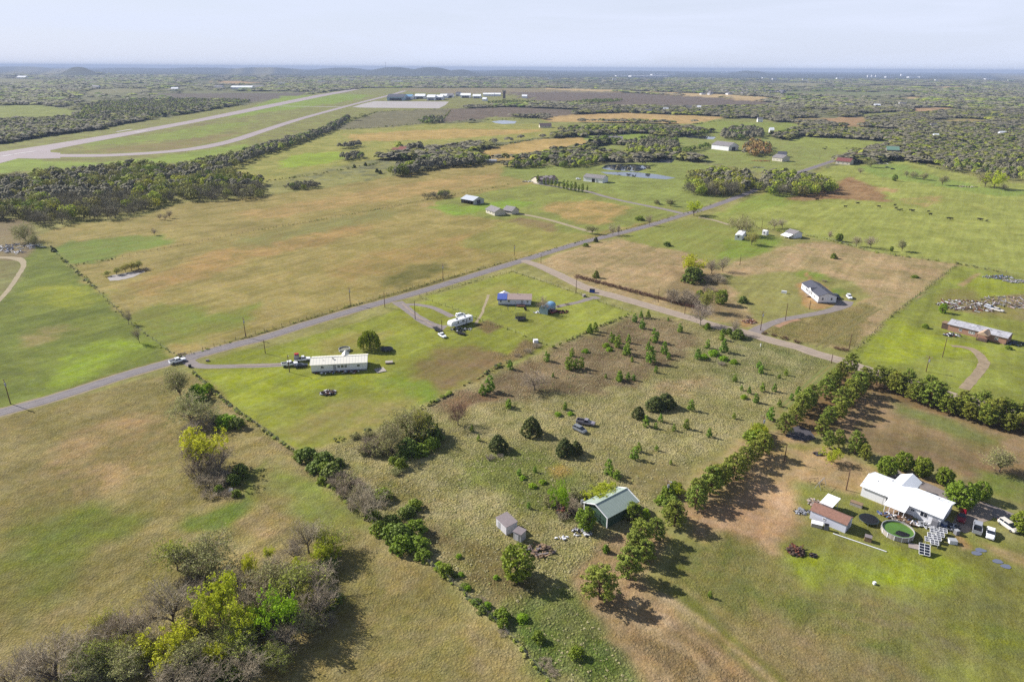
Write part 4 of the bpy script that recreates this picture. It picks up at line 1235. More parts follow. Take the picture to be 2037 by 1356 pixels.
# the grove left of the fence
T('sage', [(360,792,66,.95,'pale budding tree just below the white pickup on the road'),(381,842,66,1.1,'pale budding tree behind the lime-topped tree')])
T('limebush', [(394,792,34,1.0),(415,778,20,.9),(452,846,30,1.1),(432,838,18)])
T('darkbush', [(474,850,26,.9),(480,945,30,1.0),(463,962,26)])
T('brush', [(405,850,40,1.2),(425,960,44,1.3),(398,936,46,1.1),(445,958,34,1.2),(420,985,22,1.4),(382,890,30),(455,985,20,1.2),(372,905,20)])
T('lime', [(418,928,86,.85,'lime-topped tree in the grove below the white pickup')])
T('bare', [(395,936,60,1.0),(440,940,60,1.1),(378,880,44)])
T('bush', [(465,962,28,.6),(436,978,20,.8),(470,985,16)])
# the large grove bottom left
T('bud', [(354,1134,72,1.0,'yellow-green budding tree at the top left of the near grove'),(585,1200,92,1.0),(655,1095,58,.9),(213,1264,60,.9),(208,1330,60,1.1),(264,1318,62,.9),(470,1300,64,1.1),(540,1330,50),(620,1220,70,1.0)])
T('sage', [(419,1136,80,1.15,'wide pale green tree at the top of the near grove'),(396,1145,60,1.0),(560,1180,80,1.1),(380,1330,70,1.1),(180,1345,60,1.2),(250,1352,66,1.1),(600,1262,60,1.1)])
T('lime', [(395,1250,60,.6),(510,1262,70,.55),(290,1330,56,.6),(430,1330,60,.6)])
T('bare', [(347,1250,112,.95,'large dark leafless tree in the middle of the near grove'),(254,1286,84,.9),(286,1262,70,.9),(228,1295,70,.9),(117,1368,110,1.05,'large leafless tree in the lower left corner'),(615,1100,80,.85,'leafless forked tree at the upper right tip of the near grove'),(590,1120,60),(516,1215,72,1.1),(612,1245,84,1.0),(28,1372,80,1.0),(150,1320,66,.9),(300,1300,66,.8),(550,1140,40,1.2),(465,1185,62,.9),(640,1180,66,1.1),(570,1290,58,1.2),(660,1215,56),(500,1345,60,1.1),(75,1352,56),(190,1300,58,.9),(395,1215,60,.9),(350,1375,70),(410,1385,80)])
T('lime', [(443,1262,126,.62,'tall lime-green tree in the middle of the near grove'),(486,1282,88,.62),(340,1312,84,.98,'broad lime-green tree near the bottom of the near grove'),(652,1120,56,.8)])
T('bright', [(551,1268,100,.66,'bright green egg-shaped tree at the right edge of the near grove')])
T('brush', [(366,1165,30,1.1),(395,1160,30,1.0),(540,1200,40,1.0),(310,1330,34,1.1),(200,1350,34,1.2),(580,1230,36,1.1),(340,1350,34,1.2),(90,1360,34,1.2),(650,1240,28,1.1)])
T('lime', [(540,1115,36,.5),(348,1120,54,.4),(600,1150,50,.45),(640,1090,46,.4),(500,1150,60,.4),(222,1262,50,.35),(248,1300,46,.4)])
T('budbrush', [(395,1280,46,1.2),(450,1300,50,1.2),(230,1330,44,1.2),(600,1180,46,1.2),(505,1240,52,1.2),(640,1145,34,1.2),(160,1360,40,1.3),(380,1360,40,1.2)])
T('darkbush', [(652,1130,34,.9),(660,1200,36,1),(455,1345,36,1.1),(470,1318,34,1.1),(555,1288,26),(610,1240,30),(500,1320,30),(425,1320,28)])
T('bush', [(397,1330,34,1),(640,1195,30),(480,1340,26),(350,1340,20),(520,1305,26)])
# round the yards
T('willow', [(736,693,40,.98,'drooping green willow behind the long white trailer home')])
T('bare', [(1078,624,38,.8,'leafless tree between the blue-tarped home and the blue garage')])
T('brush', [(1068,690,12,1.4),(1050,700,12,1.5),(1030,708,8,1.5),(1128,606,6,1.3),(1110,610,6)])
T('bush', [(1173,658,9)])
T('bud', [(1404,618,50,.7),(1495,487,28,1.0,'budding tree in front of the long white trailer')])
T('lime', [(1378,548,42,1.1,'lime-topped tree above a dark bush in the brush field'),(1380,429,30,1.1,'lime-green tree at the drive beside the road'),(1977,375,36,1.0)])
T('darkbush', [(1378,560,34,1.1),(1392,590,16),(1478,602,16),(1468,672,20,1.2),(1439,662,10,1.2),(1327,489,10,1.3),(1450,664,14)])
T('bare', [(1415,545,34,1.0),(1437,540,34,.8),(1219,468,26,.7),(1230,467,24,.6),(1292,448,24,.7),(1650,476,20,.7),(1703,490,24),(1732,493,26,1.2),(1711,346,14),(1996,378,14,1.2),(1540,455,22),(1556,454,22,1.1),(1461,665,36,.8)])
T('brush', [(1353,598,38,1.2),(1376,604,34,1.1),(1340,600,22,1.1),(1400,560,24,1.2),(1425,560,24,1.2),(1410,580,20,1.2),(1390,530,16),(1488,632,9,1.2),(1640,560,6,1.4)])
T('redbrush', [(x, 540 + (x - 1150) * .262 + 12, 9, 1.6) for x in range(1150, 1400, 13)])
T('redbrush', [(1520,664,7,1.5),(1540,668,7,1.5),(1560,674,8,1.6),(1585,681,8,1.5),(1665,694,8,1.5),(1680,697,8,1.5)])
T('pale', [(1393,647,52,1.0,'pale leafless tree at the edge of the gravel road')])
T('oval', [(1434,605,36,1.2,'green tree in the brush left of the white house yard'),(1875,622,22,1.2,'small round green tree above the brick house'),(1779,360,14,1.3)])
T('round', [(1669,480,18,.9),(1773,500,12,.7)])
T('bush', [(1840,652,10,1.1),(2006,694,8,1.4),(1186,552,16,.7),(1165,490,8,1.2),(1272,438,10,1.5),(1333,406,9,1.3),(1306,405,9),(1658,514,12,.9),(1820,552,6,2),(1407,652,12)])
T('cedar', [(1185,481,12,1.1),(1387,320,10,1.6),(1355,320,9,1.7),(107,500,10,1.5),(750,343,9,1.3),(757,346,9,1.3),(705,334,8,1.3),(727,330,8,1.3)])
T('sage', [(1470,467,40,1.2,'broad grey-green tree behind the long white trailer'),(1794,500,26,.9),(1874,368,22,1.2),(1959,372,30,1.2),(1178,465,18,1.3),(1816,355,16,1.2),(1837,358,16,1.2),(1803,352,14),(1334,410,16,1.1),(1306,407,12),(1732,333,18,1.3),(68,490,26,1.0),(52,480,40,1.0)])
T('bare', [(307,468,16,.9),(318,437,14,.8),(329,438,14,.8),(338,434,18,.9),(256,645,32,.6,'leafless tree on the left fence row'),(278,682,36,.6,'leafless bush-like tree on the left fence row, nearer the road'),(35,362,26,1.6)])
T('bud', [(232,546,16,1.3),(262,538,20,1.3),(276,535,18,1.2),(215,549,12,1.3),(250,541,18)])
T('brush', [(290,538,10,1.6),(275,541,8,1.6),(365,704,6,1.5),(357,706,7,1.2)])
T('poplar', [(1070,366,18),(1082,368,15),(1090,369,15),(1097,371,16),(1105,372,18),(1112,374,12),(1121,376,19),(1128,378,20),(1136,380,19),(1144,381,20),(1151,382,14),(1158,383,19),(1168,380,12)], 1.0, 'columnar trees lining the far drive')

# ------------------------------------------------------------------ woods
OPENP = [np.array(GP(z[4])) for z in ZN[1:]]
def low_tree(seed, kind):
    """a light tree of cards for groves some hundred metres off"""
    r = np.random.default_rng(seed)
    if kind == 'cedar':
        n = 60; z = r.random(n); rad = 3.3 * (1 - z) ** .7
    else:
        n = 200; d0 = unit(n, r)
        z = .56 + d0[:, 2] * .42 * r.random(n) ** .3; rad = 4.2 * np.sqrt(np.maximum(0, 1 - ((z - .56) / .45) ** 2)) * r.uniform(.6, 1.05, n)
    a = r.random(n) * 2 * math.pi
    lob = 1 + .22 * np.sin(3 * a + seed) * (kind != 'cedar')
    C = np.stack([rad * lob * np.cos(a), rad * lob * np.sin(a), z * 10], 1)
    N_ = C - np.array([0, 0, 5.0]); N_ = N_ / np.linalg.norm(N_, axis=1)[:, None] + unit(n, r) * .7
    cv = cards(C, N_, np.full(n, .95), 1, r)
    k = 7
    b = [[0, 0, 0, 0, 0, 4.5, .22, .15]]
    for j in range(k):
        aa = 2 * math.pi * j / k
        b.append([0, 0, 2.5 + r.random() * 1.5, 2.6 * math.cos(aa), 2.6 * math.sin(aa), 6.5 + 2.5 * r.random(), .11, .05])
    tv = tubes(np.array(b), 3)
    return cv, tv

def low_bare(seed):
    sg, tp = skeleton(seed, lev=3, nch=(5, 4, 4), spread=.68, r0=.25, rmin=.07)
    return tubes(sg[:, :8], 3), None

WMAT = {'bare': mat('grove_twigs', (150,144,118), .95, rnd=.16, hue=.01, noise=.18, nscale=.1), 'sage': mat('grove_budding', (180,180,98), .9, rnd=.16, hue=.02, transl=.2, noise=.25, nscale=.08),
        'lime': mat('grove_lime', (200,208,70), .85, rnd=.14, hue=.02, transl=.25, noise=.25, nscale=.08), 'green': mat('grove_green', (142,160,54), .85, rnd=.2, hue=.02, transl=.2, noise=.25, nscale=.08),
        'cedar': mat('grove_cedar', (84,96,56), .85, rnd=.2, hue=.01, noise=.25, nscale=.08), 'rust': mat('grove_rust', (198,162,96), .9, rnd=.14, hue=.015, noise=.2, nscale=.08)}
LOW = {}
for k in WMAT:
    LOW[k] = []
    for i in range(4):
        if k == 'bare':
            cv, tv = low_bare(300 + i)
            r = np.random.default_rng(i)
            LOW[k].append((cv, None))
        else:
            LOW[k].append(low_tree(320 + i * 7 + len(k), k))
LOWMESH = {}
for k in WMAT:
    L_ = []
    for cv, tv in LOW[k]:
        if tv is None: L_.append(mesh_np('tree', cv[0], [cv[1]], [WMAT[k]]))
        else: L_.append(mesh_np('tree', np.concatenate([cv[0], tv[0]]), [cv[1], tv[1] + len(cv[0])], [WMAT[k], WMAT['bare']], [0, 1]))
    LOWMESH[k] = L_

WP = []   # woods: (label phrase, outline px, spacing m, mix, height m)
def WOOD(name, pts, sp, mix, H=8.0): WP.append((name, pts, sp, mix, H))
MX = {'bare': .60, 'sage': .22, 'lime': .09, 'green': .05, 'cedar': .04}
WOOD('in the wood below the runway', [(-80,372),(0,366),(51,360),(82,350),(153,343),(212,338),(255,331),(306,334),(357,339),(372,334),(434,318),(505,306),(560,288),(640,262),(652,262),(600,287),(520,312),(456,340),(474,357),(520,366),(528,396),(434,401),(357,400),(301,420),(276,428),(230,436),(133,446),(97,456),(51,440),(-80,440)], 7.2, MX, 9)
WOOD('in the wood beyond the runway', [(-80,290),(0,286),(60,277),(102,268),(199,256),(212,248),(352,228),(467,209),(500,204),(470,200),(300,200),(200,205),(160,216),(165,228),(143,236),(84,240),(0,244),(-80,246)], 9, {'bare': .45, 'sage': .25, 'lime': .12, 'green': .12, 'cedar': .06}, 9)
WOOD('in the copse beside the road', [(1365,388),(1375,356),(1420,348),(1480,352),(1500,372),(1470,388),(1430,392)], 6.0, {'bare': .6, 'lime': .3, 'sage': .1}, 10)
WOOD('in the copse on the brown bank', [(1508,380),(1520,352),(1560,350),(1600,356),(1645,366),(1655,384),(1600,392),(1540,390)], 6.0, {'bare': .5, 'lime': .3, 'green': .1, 'sage': .1}, 9)
WOOD('in the hedgerow of the old farm', [(775,350),(800,338),(830,330),(900,324),(960,318),(968,326),(930,332),(860,336),(820,350),(790,352)], 6, {'bare': .7, 'lime': .15, 'green': .15}, 10)
WOOD('in the hedgerow of the old farm', [(855,312),(905,302),(940,300),(940,310),(880,318)], 7, {'bare': .5, 'lime': .4, 'green': .1}, 8)
WOOD('in the thicket in the ochre meadow', [(562,376),(590,370),(625,368),(640,372),(620,377),(580,379)], 4, {'bare': .8, 'green': .2}, 5)
WOOD('in the thicket above the meadow barn', [(836,397),(870,391),(896,387),(893,393),(860,398)], 4, {'bare': .8, 'green': .2}, 5)
WOOD('in the brush above the columnar trees', [(1000,331),(1030,326),(1080,326),(1082,333),(1040,337),(1005,335)], 5.5, {'bare': .6, 'green': .25, 'lime': .15}, 7)
WOOD('in the brush above the columnar trees', [(1092,330),(1110,316),(1150,306),(1185,310),(1204,322),(1190,328),(1150,334),(1110,334)], 6, {'bare': .5, 'green': .25, 'cedar': .1, 'lime': .15}, 8)
WOOD('round the far ponds', [(1245,312),(1250,294),(1300,286),(1345,294),(1355,306),(1330,311),(1290,312)], 7, {'bare': .6, 'sage': .2, 'lime': .2}, 10)
WOOD('round the far ponds', [(1205,330),(1230,326),(1300,327),(1290,331),(1250,330)], 8, {'bare': 1.0}, 8)
WOOD('round the far ponds', [(1215,341),(1290,341),(1300,344),(1240,344)], 9, {'bare': 1.0}, 7)
WOOD('round the far ponds', [(1355,304),(1410,290),(1412,294),(1370,308)], 6, {'green': .8, 'sage': .2}, 7)
WOOD('in the tree line behind the ponds', [(1104,262),(1150,258),(1230,256),(1300,258),(1360,266),(1410,268),(1408,272),(1350,272),(1290,266),(1200,264),(1130,264)], 8, {'green': .35, 'lime': .3, 'bare': .3, 'cedar': .05}, 10)
WOOD('in the tree line behind the ponds', [(1180,278),(1230,276),(1232,284),(1186,284)], 9, {'green': .4, 'bare': .4, 'sage': .2}, 9)
WOOD('in the tree line behind the ponds', [(1255,285),(1300,278),(1345,284),(1350,294),(1290,290)], 8, {'green': .3, 'bare': .5, 'sage': .2}, 9)
WOOD('in the grove east of the ponds', [(1434,278),(1440,262),(1480,256),(1514,262),(1516,276),(1470,280)], 8, {'bare': .85, 'green': .15}, 10)
WOOD('beside the grey shop', [(1480,310),(1484,290),(1500,286),(1530,292),(1532,308),(1500,314)], 8, {'rust': .5, 'bare': .4, 'green': .1}, 10)
WOOD('in the tree line over the far green field', [(1560,272),(1640,268),(1720,272),(1790,276),(1800,268),(1700,262),(1600,260),(1560,264)], 8, {'bare': .4, 'cedar': .3, 'green': .1, 'sage': .2}, 9)
WOOD('in the wood east of the road', [(1810,300),(1800,285),(1830,268),(1900,262),(2037,264),(2200,266),(2200,372),(2001,358),(1948,351),(1895,341),(1830,324),(1795,314)], 8.2, {'bare': .45, 'sage': .26, 'lime': .17, 'green': .12}, 8.5)
WOOD('along the hedge of the scrub pasture', [(480,308),(560,284),(640,262),(690,236),(700,236),(650,268),(560,294),(500,312)], 7, {'bare': .8, 'green': .2}, 9)
WOOD('by the scrub pasture', [(830,244),(850,236),(880,236),(880,245),(850,248)], 8, {'bare': .5, 'green': .5}, 8)
WOOD('in the bare clump beyond the pasture', [(673,296),(700,290),(716,288),(718,292),(690,298)], 6, {'bare': 1.0}, 8)
WOOD('in the bare clump beyond the pasture', [(675,318),(700,312),(722,310),(724,316),(690,322)], 6, {'bare': .9, 'green': .1}, 8)
WOOD('round the old farm', [(792,300),(830,296),(846,300),(840,306),(800,306)], 9, {'bare': .9, 'lime': .1}, 12)
WOOD('beside the airfield tower', [(970,206),(1000,202),(1060,204),(1090,208),(1040,212),(980,211)], 11, {'sage': .5, 'green': .4, 'bare': .1}, 8)
WOOD('beside the airfield tower', [(1120,206),(1180,200),(1240,200),(1230,204),(1140,208)], 11, {'green': .6, 'sage': .4}, 8)

BUD = {'bare': 250, 'sage': 230, 'lime': 120, 'green': 110, 'cedar': 60, 'rust': 20}
LOOKW = {'bare': 'leafless grey tree', 'sage': 'sparse olive tree', 'lime': 'yellowish leafing tree', 'green': 'full green tree', 'cedar': 'dark evergreen tree', 'rust': 'rusty budding tree'}
pts_all = []
for wi, (nm, pg, sp, mx, H) in enumerate(WP):
    pw = np.array(GP(pg)); lo = pw.min(0); hi = pw.max(0)
    nx = int((hi[0] - lo[0]) / sp) + 1; ny = int((hi[1] - lo[1]) / sp) + 1
    gx, gy = np.meshgrid(lo[0] + np.arange(nx) * sp, lo[1] + np.arange(ny) * sp)
    gx = gx + rng.uniform(-.45, .45, gx.shape) * sp; gy = gy + rng.uniform(-.45, .45, gy.shape) * sp
    ok = inside(pw, gx, gy)
    gx, gy = gx[ok], gy[ok]
    ks = list(mx); pr = np.array([mx[k] for k in ks]); pr = pr / pr.sum()
    sel = (fbm(gx / 45 + wi, gy / 45, 3) * .55 + rng.random(len(gx)) * .45)
    rk = np.argsort(np.argsort(sel)) / max(1, len(sel))
    cum = np.cumsum(pr)
    for x, y, q in zip(gx, gy, rk):
        k = ks[min(int(np.searchsorted(cum, q)), len(ks) - 1)]
        pts_all.append((math.hypot(x, y), x, y, k, H * rng.uniform(.7, 1.2) * (.75 if k == 'cedar' else 1), wi))
pts_all.sort()
rest = []
for d, x, y, k, H, wi in pts_all:
    if BUD[k] > 0:
        BUD[k] -= 1
        ms = LOWMESH[k]
        o = bpy.data.objects.new({'bare': 'bare_tree', 'sage': 'budding_tree', 'cedar': 'cedar_tree', 'rust': 'budding_tree'}.get(k, 'leafy_tree'), ms[rng.integers(4)])
        COL.objects.link(o)
        o.location = (x, y, 0); o.rotation_euler = (0, 0, rng.random() * 6.28)
        s = H / 10; o.scale = (s * rng.uniform(.9, 1.25), s * rng.uniform(.9, 1.25), s)
        ph = WP[wi][0]
        if wi < 2 or 'east of the road' in ph:
            px = proj((x, y, 0))
            dp = ', meadow side' if px[1] > 415 else ', middle row' if px[1] > 372 else ', runway side'
            ph = ('at the far left edge ' if px[0] < 60 else 'in the left part ' if px[0] < 170 else 'in the left centre ' if px[0] < 280 else 'in the right centre ' if px[0] < 390 else 'in the right part ' if px[0] < 700 else 'along the front ' if px[1] > 320 else 'in the depths ') + ph.replace('in the wood', 'of the wood') + (dp if wi == 0 else '')
        tag(o, LOOKW[k] + ' ' + ph, 'tree', LOOKW[k].replace(' tree', ' trees') + ' ' + ph)
    else:
        rest.append((x, y, k, H))

def scatter_merge(name, rows, templates, mats, label):
    """many small trees joined into one mesh"""
    VV, FF, MI = [], [], []
    k = 0
    for key, tl in templates.items():
        r_ = [q for q in rows if q[2] == key]
        if not r_: continue
        r_ = np.array([(q[0], q[1], q[3], q[4] if len(q) > 4 else q[3]) for q in r_], float)
        ch = rng.integers(len(tl), size=len(r_))
        for ti in range(len(tl)):
            s = r_[ch == ti]
            if not len(s): continue
            tv, tf = tl[ti]
            a = rng.random(len(s)) * 6.28
            c, n_ = np.cos(a)[:, None], np.sin(a)[:, None]
            sx = (s[:, 3] / 10)[:, None]; sz = (s[:, 2] / 10)[:, None]
            x = (tv[None, :, 0] * c - tv[None, :, 1] * n_) * sx + s[:, 0:1]
            y = (tv[None, :, 0] * n_ + tv[None, :, 1] * c) * sx + s[:, 1:2]
            z = tv[None, :, 2] * sz + terrain(s[:, 0], s[:, 1])[:, None]
            VV.append(np.stack([x, y, z], -1).reshape(-1, 3))
            FF.append((tf[None] + (np.arange(len(s)) * len(tv))[:, None, None]).reshape(-1, tf.shape[1]) + k)
            MI.append(mats.index(WMAT[key]))
            k += len(s) * len(tv)
    me = mesh_np(name, np.concatenate(VV), FF, mats, MI)
    o = bpy.data.objects.new(name, me); COL.objects.link(o)
    tag(o, label, kind='stuff')
    return o

def puff(seed, n, size, bare=False, cone=False):
    r = np.random.default_rng(seed)
    d = unit(n, r); d[:, 2] = np.abs(d[:, 2]) * 1.0 - .25
    rad = r.uniform(.65, 1, n)
    C = np.array([0, 0, 5.2]) + d * rad[:, None] * np.array([4.3, 4.3, 5.0])
    if cone: C = np.stack([d[:, 0] * 3, d[:, 1] * 3, r.random(n) * 9], 1); C[:, :2] *= (1.1 - C[:, 2:3] / 10)
    C[:, 2] = np.maximum(C[:, 2], .6)
    return cards(C, d + unit(n, r) * .22 + np.array([0, 0, .7]), np.full(n, size), 1, r)
wm = list(WMAT.values())
t1 = {k: [puff(500 + i + 11 * j, 48, 1.8, cone=(k == 'cedar')) for i in range(4)] for j, k in enumerate(WMAT)}
if rest:
    scatter_merge('grove_trees', rest, t1, wm, 'the mass of further trees filling the woods and groves')
# the far country: one tree or clump of trees per point, wider spaced with distance
rows = []
yy = 820.0
while yy < 8200:
    s = max(8.5, yy / 135.0)
    hw = yy * .80 + 60
    n = int(2 * hw / s)
    xs = -hw + (np.arange(n) + rng.random(n)) * s
    ys = yy + rng.random(n) * s
    cov = np.zeros(n, bool)
    for pg in OPENP:
        if pg[:, 1].max() > yy - 60 and pg[:, 1].min() < yy + 60: cov |= inside(pg, xs, ys)
    dn = fbm(xs / (120 + yy / 14) + 50, ys / (120 + yy / 7), 4)
    sw = fbm(xs / 400 + 9, ys / 500 + 2, 3)
    keep = (~cov & (dn > .47)) | (~cov & (rng.random(n) < .07))
    u = rng.random(n) * .5 + fbm(xs / 160 + 77, ys / 300, 3) * .6
    for x, y_, q, sv in zip(xs[keep], ys[keep], u[keep], sw[keep]):
        k = 'bare' if q < .62 else 'sage' if q < .74 else 'green' if q < .80 else 'lime' if q < .84 else 'cedar'
        rows.append((x, y_, k, rng.uniform(6, 9.5) * (1 + max(0, yy - 3000) / 16000), s * rng.uniform(1.2, 2.0) + 3))
    yy += s
near_rows = [q for q in rows if q[1] < 2000]; far_rows = [q for q in rows if q[1] >= 2000]
t2 = {k: [puff(600 + i + 11 * j, 24, 2.9, cone=(k == 'cedar')) for i in range(4)] for j, k in enumerate(WMAT)}
t3 = {k: [puff(700 + i + 11 * j, 8, 5.0) for i in range(4)] for j, k in enumerate(WMAT)}
scatter_merge('distant_woods', near_rows, t2, wm, 'woods and scattered trees beyond the fields')
scatter_merge('distant_woods', far_rows, t3, wm, 'woods covering the country out to the skyline')
# dark strips of weeds and seedlings on the fence lines
HEDGE = [([(95,487),(105,497),(140,530),(190,575)], 4, .9), ([(190,575),(262,645),(352,712)], 5, .5), ([(137,530),(180,523),(230,514)], 3, .7),
 ([(500,366),(560,357),(640,345),(705,334),(740,328),(760,322)], 5, 1.2), ([(515,458),(640,437),(755,416),(832,401)], 3, .5), ([(832,401),(900,388),(960,378),(1020,366)], 5, .7),
 ([(653,260),(700,240),(750,223),(893,217)], 6, 1.6), ([(653,260),(755,254),(848,245),(1000,238),(1080,236)], 7, 1.6), ([(878,242),(896,220)], 6, 1.6),
 ([(1380,247),(1440,240),(1445,239)], 7, 1.5), ([(945,301),(1000,290),(1064,277),(1150,271)], 6, 1.4), ([(1450,452),(1500,452),(1560,462),(1640,475),(1740,502),(1800,511),(1900,524),(2037,550)], 4, .8),
 ([(1905,526),(1820,592),(1760,640),(1700,700)], 3, .35), ([(835,590),(900,572),(1018,540),(1100,567),(1180,595),(1255,622)], 2.2, .35), ([(835,592),(900,614),(960,640),(1010,655),(1060,676),(1098,690)], 2.2, .3),
 ([(1098,692),(1180,655),(1255,624)], 2, .7), ([(385,742),(430,785),(475,820),(600,910),(650,960),(700,1005)], 1.6, .7), ([(700,1008),(790,1075),(880,1142),(1000,1250),(1105,1370)], 1.6, .5),
 ([(355,712),(490,671),(700,608),(880,556),(1040,513)], 2.2, .45), ([(1040,513),(1160,479),(1280,447),(1370,423),(1440,398),(1500,376)], 3.5, .5), ([(660,880),(760,848),(870,796),(1000,724),(1010,720)], 2.0, .8),
 ([(1790,318),(1895,342),(1948,352)], 5, 1.2), ([(1700,306),(1764,291),(1779,285)], 6, 1.0), ([(0,414),(-40,430)], 5, 1)]
hv = []
for pl, sp, hh in HEDGE:
    q = np.array(GP(pl)); 
    for a, b_ in zip(q[:-1], q[1:]):
        L = np.linalg.norm(b_ - a)
        for j in range(max(1, int(L / sp * 2.2))):
            if rng.random() < .3: continue
            p = a + (b_ - a) * rng.random() + rng.normal(0, sp * .12, 2)
            hv.append((p[0], p[1], 'green' if rng.random() < .5 else 'cedar' if rng.random() < .3 else 'sage', hh * rng.uniform(.5, 1.7), hh * rng.uniform(1.0, 2.4)))
t4 = {k: [puff(800 + i + 11 * j, 10, 4.4) for i in range(4)] for j, k in enumerate(WMAT)}
scatter_merge('fence_line_weeds', hv, t4, wm, 'weeds and seedlings grown up along the fence lines')
# rank grass standing over the overgrown lot and the rough meadows
WMAT['straw'] = mat('dry_grass_blades', (198,188,138), .95, noise=.15, nscale=.2)
WMAT['tuft'] = mat('green_grass_blades', (168,168,100), .95, noise=.15, nscale=.2)
wm = list(WMAT.values())
def tuft(seed):
    r = np.random.default_rng(seed); n = 7
    a = r.random(n) * 6.28; d = np.stack([np.cos(a), np.sin(a), np.full(n, 1.5)], 1)
    C = np.stack([np.cos(a) * 3.6, np.sin(a) * 3.6, np.full(n, 5.0)], 1)
    return cards(C, d + unit(n, r) * .3, np.full(n, 7.0), 1, r)
t5 = {k: [tuft(900 + i + 5 * j) for i in range(4)] for j, k in enumerate(('straw', 'tuft'))}
gt = []
def grass(poly, n, h0, h1, gf, wf=1.0):
    pw = np.array(GP(poly)); lo = pw.min(0); hi = pw.max(0)
    xs = rng.uniform(lo[0], hi[0], n * 3); ys = rng.uniform(lo[1], hi[1], n * 3)
    ok = inside(pw, xs, ys) & (fbm(xs / 9, ys / 9, 3) + rng.random(n * 3) * .35 > .5)
    xs, ys = xs[ok][:n], ys[ok][:n]
    gr = fbm(xs / 14 + 4, ys / 14, 3)
    for x, y_, q in zip(xs, ys, gr):
        h_ = rng.uniform(h0, h1)
        gt.append((x, y_, 'tuft' if q + rng.normal(0, .08) > gf else 'straw', h_, h_ * rng.uniform(1.0, 2.0) * wf))
grass([(610,905),(760,855),(870,800),(1000,735),(1110,695),(1262,627),(1330,635),(1490,670),(1640,716),(1530,825),(1440,895),(1325,980),(1290,1025),(1180,1105),(1140,1150),(1160,1210),(1230,1290),(1280,1356),(1120,1356),(880,1145),(700,1005)], 9000, .10, .24, .60)
scatter_merge('standing_grass', gt, t5, wm, 'tufts of dry and green grass standing over the rough ground')
# ================================================================== BUILDINGS
GLASS = mat('window_glass', (52,60,72), .08, spec=.8)
WHITE = mat('white_siding', (232,232,236), .6, k=.92, noise=.05, nscale=1.5)
LAV = mat('pale_lavender_siding', (214,216,232), .6, k=.85, noise=.05, nscale=1.5)
BEIGE = mat('beige_siding', (216,208,190), .6, k=.8, noise=.06, nscale=1.5)
GREYW = mat('grey_metal_wall', (186,186,190), .5, k=.8, noise=.06, nscale=1)
TRIM = mat('white_trim', (242,242,244), .5, k=.95)
SKIRT = mat('grey_skirting', (150,150,158), .8, noise=.1)
CREAM = mat('cream_metal_roof', (238,234,220), .4, k=.85, noise=.04, nscale=.8)
WROOF = mat('white_metal_roof', (246,247,250), .35, k=.98, noise=.03, nscale=.6)
GROOF = mat('green_metal_roof', (172,186,176), .4, k=.74, noise=.07, nscale=.5, spec=.5)
GWALL = mat('dark_green_metal_wall', (84,112,96), .5, k=.55, noise=.08)
SLATE = mat('slate_shingle_roof', (96,98,112), .85, noise=.12, nscale=2.5)
BROOF = mat('pinkish_shingle_roof', (218,194,186), .85, noise=.10, nscale=1.6, c2=(198,172,162))
RROOF = mat('brown_shingle_roof', (188,142,124), .85, noise=.1, nscale=2.2, c2=(150,112,98))
ALUM = mat('worn_silver_roof', (204,204,212), .45, k=.75, noise=.2, nscale=.6, c2=(160,158,164))
GREYR = mat('grey_roof', (160,154,156), .7, noise=.1, nscale=.8)
DGREYR = mat('weathered_brown_roof', (112,98,98), .8, noise=.2, nscale=.8)
BRICK = mat('tan_brick', (196,152,128), .9, noise=.14, nscale=6)
WOOD_ = mat('weathered_wood', (170,142,112), .9, noise=.2, nscale=2)
DWOOD = mat('dark_weathered_wood', (112,92,80), .9, noise=.25, nscale=2)
BLUER = mat('blue_metal_roof', (122,170,208), .4, k=.75, noise=.06)
BLUEW = mat('pale_blue_metal_wall', (166,190,206), .5, k=.75, noise=.06)
BTARP = mat('blue_tarpaulin', (92,112,192), .6, k=.75, noise=.15, nscale=3)
RED = mat('red_paint', (190,50,46), .4, k=.8)
BLACK = mat('black_plastic', (34,34,38), .6)
RUB = mat('tyre_rubber', (30,30,32), .9)
RIM = mat('wheel_rim', (150,152,158), .4, metal=.5)
STEEL = mat('galvanised_steel', (176,178,184), .45, metal=.3, noise=.1)
LGREY = mat('light_grey_plastic', (200,202,208), .5)
RUST = mat('rusty_metal', (140,86,66), .85, noise=.25, nscale=3)
DIRTY = mat('dirty_white_boards', (206,196,186), .8, noise=.15, nscale=3)
SHED = mat('dirty_white_shed_wall', (214,212,218), .8, k=.75, noise=.12, nscale=1.5)
SHEDR = mat('shed_roof_felt', (160,148,150), .9, noise=.14, nscale=1.5)

def frame_of(p0, p1):
    a, b = G(*p0)[:2], G(*p1)[:2]
    d = b - a
    return a, math.atan2(d[1], d[0]), float(np.linalg.norm(d))

